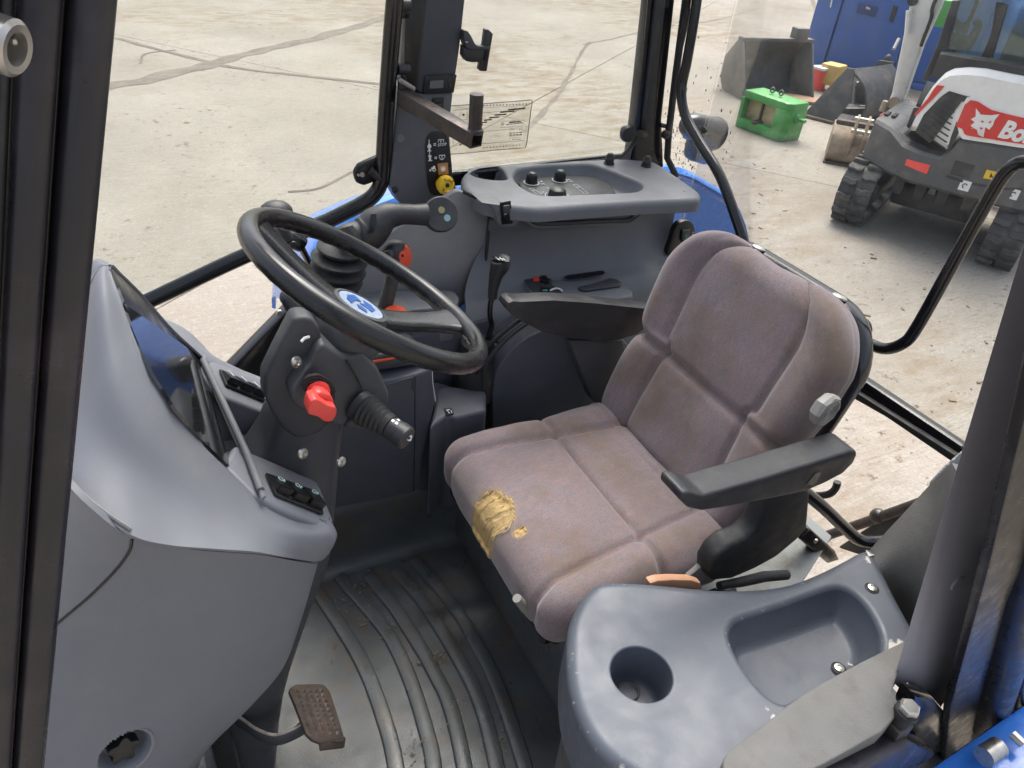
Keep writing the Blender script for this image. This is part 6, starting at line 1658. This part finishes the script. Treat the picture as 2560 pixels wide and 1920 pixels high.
# ---- joystick
js = T('loader_joystick', 'black loader joystick with ribbed bellows and two coloured dots on its head', 'joystick', at(*Zl(870, 850), y=-.40))
jb, jt = at(*Zl(850, 850), y=-.41), at(*Zl(905, 450), y=-.40)
jd = (jt - jb).normalized(); jl = (jt - jb).length
prof = []
NB_ = 5
for k in range(NB_):
    a = k / NB_; r0 = .043 + .009 * math.sin(a * math.pi) - .014 * (a > .7) * (a - .7) / .3
    prof += [(r0 * .78, jl * .98 * a), (r0 * 1.08, jl * (a + .35 / NB_)), (r0 * 1.10, jl * (a + .55 / NB_)), (r0 * .80, jl * (a + .9 / NB_))]
b = bmesh.new()
MB_ = MB().lathe(jb, jd, prof + [(.024, jl), (0, jl)], 28, cap=False)
MB_.build('bellows', M['rub'], js, ang=60)
hp_ = [(890, 420, .022), (960, 390, .024), (1030, 400, .034), (1110, 370, .037), (1180, 300, .034), (1260, 245, .027), (1370, 232, .021), (1470, 235, .021), (1550, 235, .023)]
P_ = crm([at(*Zl(u, v), y=-.395) for u, v, r_ in hp_], 4)
rr = []
for i in range(len(P_)):
    t = i / 4; k = min(int(t), len(hp_) - 2); rr.append(hp_[k][2] + (hp_[k + 1][2] - hp_[k][2]) * (t - k))
MB().tube(P_, rr, 18).build('grip', M['arm'], js, ang=60)
MB().tube([at(*Zl(940, 330), y=-.375), at(*Zl(960, 390), y=-.368), at(*Zl(1000, 430), y=-.372), at(*Zl(1050, 480), y=-.38)], [.013, .016, .016, .013], 12).build('thumb_ring', M['arm'], js)
hc_ = at(*Zl(1672, 230), y=-.38); hn = (CAM - hc_).normalized() * .8 + Vector((-.2, .35, .25)); hn.normalize()
hd_ = MB().lathe(hc_ - hn * .022, hn, [(.030, -.012), (.036, .0), (.037, .016), (.0355, .0205), (.034, .022), (0, .022)], 30, cap=False).build('head', M['arm'], js, ang=40)
for (u, v, mm) in ((1670, 200, 'olive'), (1714, 261, 'teal')):
    p = atp(*Zl(u, v), hc_ + hn * .0004, hn); MB().lathe(p, hn, [(.0072, 0), (.007, .001), (0, .001)], 18).build('dot_button', M[mm], hd_)
MB().prism([atp(*Zl(*p), at(*Zl(1150, 300), y=-.36), (CAM - hc_)) for p in ((1125, 228), (1172, 228), (1150, 378), (1105, 378))], (hc_ - CAM).normalized() * .004, .001).build('grip_badge', M['black'], js)
# ---- orange and black lever
ol = T('orange_lever', 'black ball lever with an orange face on a dark grey shaft', 'lever', at(*Zl(1200, 1010), y=-.40))
MB().tube([at(*Zl(1205, 1060), y=-.40), at(*Zl(1260, 860), y=-.40), at(*Zl(1310, 660), y=-.40)], [.0165, .0155, .0145], 14).build('shaft', mat('dark_shaft_plastic', (.05, .05, .052), .55), ol)
oc = at(*Zl(1322, 545), y=-.395)
MB().ball(oc, .032, 20, (1, .9, 1.06)).build('ball', M['arm'], ol)
MB().lathe(at(*Zl(1252, 552), y=-.37), (at(*Zl(1252, 552), y=-.37) - oc), [(.012, -.012), (.0115, -.003), (.009, 0), (0, .001)], 14).build('push_button', M['arm'], ol)
of = [at(*Zl(*p), y=-.366) for p in ((1345, 545), (1385, 520), (1420, 490), (1438, 520), (1440, 580), (1425, 630), (1395, 665), (1358, 655), (1352, 600))]
fc = MB().prism(crm(of, 3, True), Y_ * -.02, .004, 3).build('orange_face', M['orange'], ol)
mb = MB()
for u, v in ((1372, 548), (1372, 640)):
    p = at(*Zl(u, v), y=-.3655); mb.prism([p + X_ * .0025 + Z_ * .003, p - X_ * .002 + Z_ * .002, p - X_ * .0015 - Z_ * .004, p + X_ * .002 - Z_ * .003], Y_ * .0006)
mb.build('arrow_print', M['black'], fc, flat=True)
MB().boxf(at(*Zl(1240, 985), y=-.40), X_ * .05, Y_ * .03, Z_ * .012, .004).build('shaft_plate', M['dark'], ol)
# small orange knob
rl_ = T('range_lever', 'short lever with a round orange knob half hidden behind the wheel spoke', 'lever', at(*Zl(1318, 1100), y=-.36))
MB().lathe(at(*Zl(1318, 1010), y=-.36), Z_ * .9 - X_ * .1, [(.012, -.012), (.022, -.008), (.0255, .0), (.0255, .008), (.02, .014), (0, .016)], 18, cap=False).build('knob', M['orange'], rl_)
MB().tube([at(*Zl(1318, 1020), y=-.36), at(*Zl(1330, 1110), y=-.36)], .009, 10).build('stem', M['dark'], rl_)
# lever with red top far behind the wheel rim
tl = T('throttle_lever', 'dark lever with a red tipped head showing over the far wheel rim', 'lever', at(*Zl(640, 700), y=-.45))
tb = at(*Zl(400, 222), y=-.42)
MB().ball(tb, .028, 16, (1.15, 1, .85)).build('head', M['arm'], tl)
MB().prism(crm([at(*Zl(*p), y=-.392) for p in ((392, 205), (430, 208), (465, 228), (485, 250), (440, 245), (400, 232))], 3, True), Y_ * -.02, .003).build('red_tip', M['red'], tl)
MB().tube([at(*Zl(400, 250), y=-.43), at(*Zl(480, 420), y=-.44)], .013, 12).build('shaft', M['dark'], tl)
MB().tube([at(*Zl(450, 390), y=-.46), at(*Zl(560, 440), y=-.46), at(*Zl(600, 470), y=-.46)], [.012, .019, .016], 12).build('link_joint', M['gloss'], tl)
MB().lathe(at(*Zl(530, 465), y=-.44), Y_, [(.008, 0), (.007, .004), (0, .005)], 12).build('link_bolt', M['arm'], tl)
MB().tube([at(*Zl(590, 480), y=-.47), at(*Zl(650, 600), y=-.47), at(*Zl(720, 760), y=-.47)], .014, 10, flat=(Y_, .5)).build('link_arm', M['gloss'], tl)
# ---- gear lever
gl_ = T('gear_lever', 'black knobbed gear lever on a thin bent rod', 'lever', at(*Zc(400, 1510), y=-.46))
MB().tube(crm([at(*Zc(*p), y=-.46) for p in ((420, 1120), (398, 1200), (395, 1300), (410, 1370), (385, 1450), (372, 1490))], 4), .0068, 10).build('rod', M['gloss'], gl_)
kp_ = [((415, 1150), .0115), ((420, 1080), .0125), ((440, 980), .0165), ((470, 910), .0225), ((480, 870), .0245), ((478, 845), .0225), ((474, 838), .015)]
P_ = [at(*Zc(*p), y=-.46) for p, r_ in kp_]
MB().tube(P_, [r_ for p, r_ in kp_], 18).build('knob', M['arm'], gl_, ang=50)
c = P_[-1]; nrm = (P_[-1] - P_[-3]).normalized()
kq = [atp(*Zc(*p), c + nrm * .002, nrm) for p in ((400, 832), (425, 822), (520, 838), (550, 868), (520, 872), (430, 850))]
kc_ = MB().prism(kq, nrm * .0015, .0005).build('gear_plate', M['black'], gl_)
mb = MB()
for a, b_ in (((440, 832), (470, 856)), ((470, 832), (498, 858)), ((498, 838), (520, 860)), ((452, 845), (512, 846))): mb.tube([atp(*Zc(*a), c + nrm * .004, nrm), atp(*Zc(*b_), c + nrm * .004, nrm)], .0009, 5)
mb.build('gear_print', M['white'], gl_)
MB().lathe(at(*Zc(402, 1510), y=-.46), Z_, [(.022, -.012), (.022, .0), (.012, .008), (.011, .018), (0, .02)], 14).build('rod_base', M['gloss'], gl_)
# ================================================================== FAR PILLAR TRIM WITH CONTROL PANEL
Zp = zm(.3134, 840, 0)
pt = T('pillar_console', 'slate grey pillar trim with a display, icons and switches on its face', 'pillar panel', at(1060, 500, y=-.73))
YP = -.725
upper = [at(*Zp(*p), y=YP) for p in ((700, 60), (720, -60), (1045, -60), (1032, 0), (1000, 300), (970, 520), (935, 740), (660, 745), (640, 700), (655, 400))]
MB().prism(upper, Y_ * -.07, .006, 3).build('upper_trim', mat('slate_trim', (.05, .056, .07), .5, bump=.2, bscale=1000, var=.05), pt)
MB().prism([at(*Zp(*p), y=YP + .004) for p in ((560, -60), (720, -60), (712, 60), (690, 400), (665, 700), (620, 760), (600, 700), (540, 600))], Y_ * -.05, .005).build('edge_trim', M['black'], pt)
lowt = [at(*Zp(*p), y=YP) for p in ((660, 748), (935, 742), (918, 880), (900, 1000), (925, 1300), (930, 1400), (960, 1500), (900, 1590), (700, 1640), (520, 1640), (440, 1500), (430, 1480), (480, 900), (510, 700), (600, 720))]
MB().prism(lowt, Y_ * -.07, .008, 3).build('lower_trim', mat('slate_lower_trim', (.095, .102, .115), .5, bump=.2, bscale=1000, var=.06, dirt=(.16, .155, .14), dscale=14, damt=.3), pt)
MB().prism([at(*Zp(*p), y=YP - .01) for p in ((540, 90), (690, 60), (650, 660), (600, 690), (510, 640))], Y_ * -.03, .004).build('inner_flank', M['rcons'], pt)
dp = MB().prism([at(*Zp(*p), y=YP + .001) for p in ((705, 605), (960, 592), (935, 738), (690, 748))], Y_ * .004, .0015).build('display_bezel', M['black'], pt)
MB().prism([at(*Zp(*p), y=YP + .0055) for p in ((752, 645), (858, 638), (852, 700), (745, 706))], Y_ * .001).build('display', M['lcd'], dp)
for (u, v) in ((905, 640), (910, 685)): MB().lathe(at(*Zp(u, v), y=YP + .0055), Y_, [(.003, 0), (.0025, .0015), (0, .0015)], 8).build('push_button', M['dark'], dp)
rs = MB().prism([at(*Zp(*p), y=YP + .001) for p in ((770, 782), (860, 775), (850, 870), (760, 872))], Y_ * .004, .0015).build('rocker_switch', M['black'], pt)
MB().prism([at(*Zp(*p), y=YP + .0055) for p in ((785, 830), (845, 826), (842, 850), (780, 852))], Y_ * .003, .001).build('rocker_ridge', M['dark'], rs)
MB().lathe(at(*Zp(512, 1105), y=YP + .001), Y_, [(.0105, 0), (.0105, .001), (.009, .0025), (0, .003)], 16).build('trim_plug', M['rcons'], pt)
MB().lathe(at(*Zp(468, 1515), y=YP + .001), Y_, [(.008, 0), (.0075, .004), (0, .0055)], 12).build('trim_screw', M['bar'], pt)
cpn = MB().prism(crm([at(*Zp(*p), y=YP + .001) for p in ((715, 1150), (740, 1070), (800, 1050), (860, 1055), (890, 1100), (905, 1200), (920, 1300), (925, 1420), (930, 1480), (880, 1540), (780, 1555), (735, 1500), (720, 1300))], 3, True), Y_ * .003, .001).build('control_panel', M['black'], pt)
YI = YP + .0045
def ip(u, v): return at(*Zp(u, v), y=YI)
def icon(parts, name='icon_print', m='white'):
    mb = MB()
    for kind, pts in parts:
        if kind == 'p': mb.prism([ip(*p) for p in pts], Y_ * .0005)
        else: mb.tube([ip(*p) for p in pts], .0011, 5)
    return mb.build(name, M[m], cpn, flat=True)
icon([('l', [(742, 1115), (742, 1150)]), ('p', [(728, 1178), (730, 1165), (738, 1148), (752, 1148), (760, 1162), (760, 1176)]), ('p', [(736, 1205), (738, 1178), (752, 1178), (752, 1205)]), ('l', [(730, 1206), (760, 1204)]),
      ('l', [(778, 1148), (798, 1146)]), ('l', [(778, 1160), (798, 1158)]), ('l', [(816, 1135), (816, 1116), (858, 1114), (858, 1133)]), ('l', [(836, 1122), (836, 1136)])])
icon([('l', [(746, 1210), (746, 1232)]), ('p', [(735, 1250), (738, 1236), (756, 1236), (764, 1248)]), ('p', [(742, 1284), (742, 1250), (758, 1250), (758, 1284)]), ('l', [(735, 1284), (768, 1280)]),
      ('l', [(786, 1255), (804, 1253)]), ('l', [(786, 1266), (804, 1264)]), ('l', [(824, 1258), (824, 1240), (868, 1238), (868, 1256)]), ('l', [(828, 1264), (845, 1274), (862, 1262)]), ('l', [(845, 1246), (845, 1260)])])
def wheel_(u, v, r_): return ('l', [(u + r_ * math.cos(k), v + r_ * math.sin(k)) for k in [i * .628 for i in range(11)]])
icon([('p', [(758, 1348), (760, 1335), (772, 1335), (776, 1322), (790, 1324), (792, 1345), (775, 1352)]), wheel_(752, 1358, 6), wheel_(782, 1354, 12)])
p0_, p1_ = ip(812, 1168), ip(868, 1160)
dx_ = (p1_ - p0_); ln_ = dx_.length; dx_.normalize()
text('STOP', .0095, lambda a, b_: p0_ + dx_ * a + Z_ * b_ + Y_ * .0006, 'stop_print', M['white'], cpn, bold=.02)
pl_ = MB().prism([at(*Zp(*p), y=YI) for p in ((808, 1304), (890, 1295), (897, 1388), (816, 1395))], Y_ * .002, .001).build('orange_plate', M['decal_o'], cpn)
MB().lathe(at(*Zp(854, 1348), y=YI + .002), Y_, [(.0055, 0), (.0055, .0015), (0, .002)], 16).build('white_button', M['white'], pl_)
MB().tube([at(*Zp(*p), y=YI + .0022) for p in ((835, 1330), (873, 1325), (878, 1368), (838, 1372), (835, 1330))], .0006, 5).build('plate_line', M['white'], pl_)
yk = T('yellow_switch', 'round yellow pull switch on the pillar panel', 'knob', at(*Zp(880, 1478), y=-.70))
yc = at(*Zp(880, 1476), y=-.695); ya = (Y_ * .9 - X_ * .25 + Z_ * .15)
MB().lathe(yc, ya, [(.012, -.028), (.012, -.016), (.021, -.014), (.0235, -.008), (.0235, .0), (.021, .006), (.015, .008), (.012, .004), (0, .004)], 24, cap=False).build('cap', M['yellow'], yk)
e1_, e2_, n_ = frame(ya)
MB().lathe(yc + n_ * .004, n_, [(.0055, 0), (.005, .003), (0, .0035)], 12).build('centre_pin', M['black'], yk)
for k in range(4):
    a = .5 + k * math.pi / 2; d_ = e1_ * math.cos(a) + e2_ * math.sin(a)
    MB().boxf(yc + d_ * .0172 + n_ * .0078, d_ * .0035, n_.cross(d_) * .0008, n_ * .0008).build('slot_mark', M['black'], yk)
# ---- square steel tube bracket
sb_ = T('steel_bracket', 'rough brown square tube bracket with an upright post welded to its end', 'bracket', at(*Zp(560, 780), y=-.70))
a0, a1 = at(*Zp(530, 775), y=-.70), at(*Zp(1125, 1118), y=-.47)
ad = (a1 - a0).normalized(); as_ = ad.cross(Z_).normalized(); au = as_.cross(ad)
HS = .0165
mb = MB()
for s_, o1, o2 in ((1, as_, au), (-1, as_, au)):
    mb.boxf((a0 + a1) / 2 + o1 * s_ * (HS - .0015), ad * ((a1 - a0).length / 2), o1 * .0018, o2 * HS, .0008)
    mb.boxf((a0 + a1) / 2 + o2 * s_ * (HS - .0015), ad * ((a1 - a0).length / 2 - .0005), o2 * .0018, o1 * (HS - .0012), .0008)
mb.build('square_tube', M['bar'], sb_, ang=30)
pb = atp(*Zp(1108, 1040), a1 - ad * .02, Vector((CAM.x - a1.x, CAM.y - a1.y, 0)))
MB().tube([pb + Z_ * -.005, pb + Z_ * .055, pb + Z_ * .074], .0148, 14).build('post', M['bar'], sb_, ang=50)
MB().lathe(pb + Z_ * -.002, Z_, [(.019, -.004), (.018, .004), (.0148, .007)], 14).build('weld_bead', M['bar'], sb_)
MB().prism([at(*Zp(*p), y=-.705) for p in ((500, 620), (560, 650), (625, 700), (640, 745), (540, 790), (505, 830))], Y_ * -.015, .004).build('weld_plate', M['bar'], sb_)
mb = MB()
for k in range(14): mb.ball(at(*Zp(512 + k * 8, 640 + k * 5), y=-.702), .0055, 8)
mb.build('weld_spatter', mat('pale_weld_spatter', (.3, .27, .25), .6, var=.4, vscale=80), sb_)
# ---- phone holder arm
ph = T('device_holder', 'black bracket with an upright holder plate outside the pillar trim', 'bracket', at(*Zp(1000, 440), y=-.74))
YH = -.735
MB().prism(crm([at(*Zp(*p), y=YH) for p in ((985, 240), (1010, 228), (1040, 265), (1075, 330), (1110, 350), (1190, 352), (1190, 372), (1060, 375), (1000, 350))], 3, True), Y_ * .025, .004).build('arm_top', M['dark'], ph)
MB().prism([at(*Zp(*p), y=YH) for p in ((985, 340), (1010, 365), (1060, 370), (1195, 366), (1185, 482), (1060, 485), (1010, 475), (980, 430))], Y_ * .02, .008).build('arm', M['arm'], ph)
MB().prism([at(*Zp(*p), y=YH + .02) for p in ((1195, 235), (1215, 232), (1256, 270), (1250, 300), (1205, 572), (1150, 568), (1143, 550), (1160, 480), (1180, 360))], Y_ * -.018, .003).build('holder_plate', M['arm'], ph)
MB().lathe(at(*Zp(1040, 336), y=YH + .026), Z_, [(.004, 0), (.003, .001), (0, .001)], 10).build('screw', M['steel'], ph)
# ---- speed chart sticker on the side window
ck = T('speed_chart', 'clear gear speed chart sticker with stepped black bars on the side window', 'sticker', at(1300, 330, y=YW))
YC = YW + .003
def cp(u, v): return at(*Zp(u, v), y=YC)
mb = MB()
bord = crm([cp(*p) for p in ((900, 845), (1200, 825), (1500, 802), (1550, 798), (1565, 815), (1555, 880), (1530, 1080), (1515, 1165), (1490, 1180), (1300, 1195), (1000, 1225), (900, 1230))], 3)
mb.tube(bord, .0011, 5); mb.build('border_line', M['black'], ck)
M['film'] = glass_mat('frosted_sticker_film', (.97, .96, .94), .10, (.75, .72, .66), refl=.01)
MB().prism([cp(*p) for p in ((900, 845), (1540, 800), (1562, 815), (1515, 1165), (1490, 1180), (900, 1230))], Y_ * -.001).build('film', M['film'], ck)
bars = [((1450, 868), (1512, 862)), ((1372, 875), (1448, 868)), ((1372, 890), (1425, 886)), ((1310, 896), (1370, 890)), ((1318, 914), (1360, 910)), ((1265, 918), (1316, 913)), ((1262, 936), (1300, 932)), ((1222, 940), (1260, 936)), ((1215, 956), (1243, 953)), ((1182, 960), (1213, 956)), ((1180, 976), (1204, 974)), ((1155, 980), (1178, 977)), ((1150, 996), (1172, 994)), ((1380, 977), (1440, 972)), ((1440, 972), (1475, 970))]
for a, b_ in bars:
    p, q = cp(*a), cp(*b_); MB().boxf((p + q) / 2, (q - p) * .49, Z_ * .0016, Y_ * .0005).build('speed_bar', M['black'], ck, flat=True)
mb = MB()
for u in list(range(1180, 1560, 26)):
    mb.boxf(cp(u, 842 - (u - 1180) * .035), X_ * .0014, Z_ * .0016, Y_ * .0003)
    if u < 1480: mb.boxf(cp(u, 1178 - (u - 1180) * .075), X_ * .0012, Z_ * .0014, Y_ * .0003)
for k in range(5): mb.boxf(cp(1370 + 28 * k, 993 - 3 * k), X_ * .004, Z_ * .001, Y_ * .0003)
for k in range(4): mb.boxf(cp(1395 + 26 * k, 1062 - 2 * k), X_ * .0035, Z_ * .001, Y_ * .0003); mb.boxf(cp(1395 + 26 * k, 1078 - 2 * k), X_ * .0035, Z_ * .001, Y_ * .0003); mb.boxf(cp(1412 + 17 * k, 1112 - k), X_ * .0018, Z_ * .001, Y_ * .0003)
o = mb.build('small_print', M['dark'], ck, flat=True); o['kind'] = 'stuff'
mb = MB()
for l in ([(940, 880), (1160, 862), (1540, 838)], [(940, 880), (935, 1165)], [(1050, 885), (1040, 1160)], [(940, 960), (1050, 952)], [(990, 890), (985, 1165)], [(935, 1165), (1500, 1120)], [(1320, 970), (1500, 955), (1492, 1005), (1315, 1018), (1320, 970)], [(1390, 1025), (1488, 1018), (1478, 1078), (1382, 1088), (1390, 1025)], [(1382, 1100), (1475, 1094), (1470, 1122), (1380, 1130), (1382, 1100)], [(1180, 900), (1540, 868)], [(1160, 1050), (1400, 1030)]):
    mb.tube([cp(*p) for p in l], .0004, 4)
mb.build('chart_lines', M['dark'], ck, flat=True)
mb = MB()
mb.tube([cp(1330 + 7 * math.cos(k), 990 + 10 * math.sin(k)) for k in [i * .628 for i in range(11)]], .0008, 5)
mb.prism([cp(*p) for p in ((1003, 915), (1015, 905), (1028, 912), (1018, 928))], Y_ * .0004)
mb.prism([cp(*p) for p in ((982, 1150), (1003, 1143), (1005, 1152), (990, 1156))], Y_ * .0004)
for u in (1400, 1460): mb.tube([cp(u, 1038), cp(u + 4, 1030), cp(u + 18, 1029), cp(u + 22, 1036)], .0007, 5)
mb.build('chart_icons', M['dark'], ck, flat=True)
# ================================================================== LEFT CONSOLE (near, on the fender)
Zn = zm(.5787, 1280, 960)
lc_ = T('left_console', 'scuffed blue grey fender console with cup holder and deep tray', 'console', (.0, .45, .1))
ZL = .60
def lp(u, v, z=ZL): p = at(*Zn(u, v), z=z); return (p.x, p.y)
outer = [lp(*p) for p in ((400, 842), (330, 880), (280, 950), (248, 1030), (238, 1130), (242, 1250), (265, 1370), (310, 1480), (370, 1570), (460, 1650), (600, 1735), (800, 1790), (950, 1740), (1100, 1580), (1400, 1390), (1700, 1190), (1760, 1100), (1660, 900), (1590, 760), (1560, 705), (1500, 715), (1450, 742), (1330, 802), (1200, 850), (1050, 872), (850, 872), (600, 848))]
outer = smooth2(outer, 3)
cupc = (lp(560, 1250)); pr = lp(690, 1250); pl2 = lp(428, 1250)
cr = (math.hypot(pr[0] - pl2[0], pr[1] - pl2[1])) / 2
cup = [(cupc[0] + cr * math.cos(2 * math.pi * k / 40), cupc[1] + cr * math.sin(2 * math.pi * k / 40)) for k in range(40)]
tray = smooth2([lp(*p) for p in ((950, 1050), (985, 1015), (1060, 990), (1200, 945), (1350, 892), (1420, 880), (1480, 905), (1540, 970), (1585, 1060), (1592, 1130), (1570, 1175), (1400, 1290), (1260, 1365), (1190, 1375), (1120, 1350), (1040, 1270), (980, 1180), (945, 1100))], 4)
mb = MB()
plate(mb, outer, [(cup, .0035, .085, .004), (tray, .012, .065, .018)], X_, Y_, Z_, Vector((0, 0, ZL)), er=.020, skirt=.12, seg=6)
mb.build('moulded_top', M['console'], lc_, ang=50)
# worn pale patches along the front edge are in the material; recessed inner wall below the top
inner = [(p[0] * .93 + .0, .50 + (p[1] - .50) * .86) for p in outer]
mb = MB(); mb.prism([Vector((a, b_, .49)) for a, b_ in inner], Z_ * -.5, .0); mb.build('fender_box', M['matr'], lc_)
for (u, v, zz) in ((1555, 882, ZL), (1412, 1228, ZL - .062)):
    c = at(*Zn(u, v), z=zz + .0005)
    MB().lathe(c, Z_, [(.0125, .0002), (.0115, .0008), (.0105, .0), (.009, .0002)], 18, cap=False).build('screw_cup', M['rub'], lc_)
    MB().lathe(c, Z_, [(.0088, 0), (.008, .003), (.004, .004), (.0035, .0025), (0, .0025)], 14, cap=False).build('tray_screw', M['screw'], lc_)
# coin in the cup
rc0 = at(*Zn(505, 1322), z=ZL - .078)
re1, re2, rn_ = frame(Z_ + X_ * .15 + Y_ * .2)
cn_ = MB().tube([rc0 + (re1 * math.cos(k * math.pi / 12) + re2 * math.sin(k * math.pi / 12)) * .0165 for k in range(24)], .0013, 8, True).build('metal_ring', M['bar'])
tag(cn_, 'dull metal ring lying in the bottom of the cup holder', 'ring')
# pale lining slab along the door side
sl_ = [at(*Zn(*p), z=.628) for p in ((1715, 1100), (1500, 1205), (1250, 1345), (1090, 1470), (960, 1570), (915, 1620), (918, 1680), (960, 1730), (1150, 1730), (1350, 1640), (1600, 1500), (1690, 1400), (1640, 1330), (1660, 1270), (1720, 1130)) ]
sl_ = crm(sl_[:8], 3) + sl_[8:]
MB().prism(sl_, Z_ * -.05, .012, 4).build('fender_lining', M['slab'], lc_, ang=60)
# rear quarter cover rising behind the tray
rq = T('quarter_cover', 'dusty grey foam quarter cover rising behind the left console', 'cover', (-.4, .5, .5))
r00 = [at(*Zn(1535, 735), y=.44), at(*Zn(1580, 840), y=.49), at(*Zn(1655, 985), y=.53), at(*Zn(1690, 1120), y=.57)]
r0 = [at(*Zn(1560, 700), y=.44), at(*Zn(1600, 800), y=.48), at(*Zn(1680, 950), y=.52), at(*Zn(1715, 1090), y=.56)]
r1 = [at(*Zn(1690, 560), y=.44), at(*Zn(1740, 680), y=.49), at(*Zn(1800, 850), y=.55), at(*Zn(1820, 1000), y=.60)]
r2 = [at(*Zn(1815, 425), y=.44), at(*Zn(1850, 560), y=.50), at(*Zn(1920, 700), y=.57), at(*Zn(1960, 850), y=.63)]
r3 = [at(*Zn(1900, 340), y=.46), at(*Zn(1960, 450), y=.53), at(*Zn(2040, 600), y=.60), at(*Zn(2080, 700), y=.66)]
MB().grid([r00, r0, r1, r2, r3], 5, .012).build('foam_panel', M['wfelt'], rq, ang=60)
cap_ = [[at(*Zn(1815, 425), y=.43), at(*Zn(1830, 500), y=.46), at(*Zn(1880, 570), y=.50), at(*Zn(1920, 600), y=.54)],
        [at(*Zn(1850, 370), y=.42), at(*Zn(1880, 440), y=.45), at(*Zn(1930, 500), y=.50), at(*Zn(1960, 520), y=.54)],
        [at(*Zn(1960, 275), y=.42), at(*Zn(1990, 350), y=.46), at(*Zn(2040, 420), y=.51), at(*Zn(2080, 440), y=.55)]]
MB().grid(cap_, 5, .02).build('moulded_cap', M['console'], rq, ang=60)
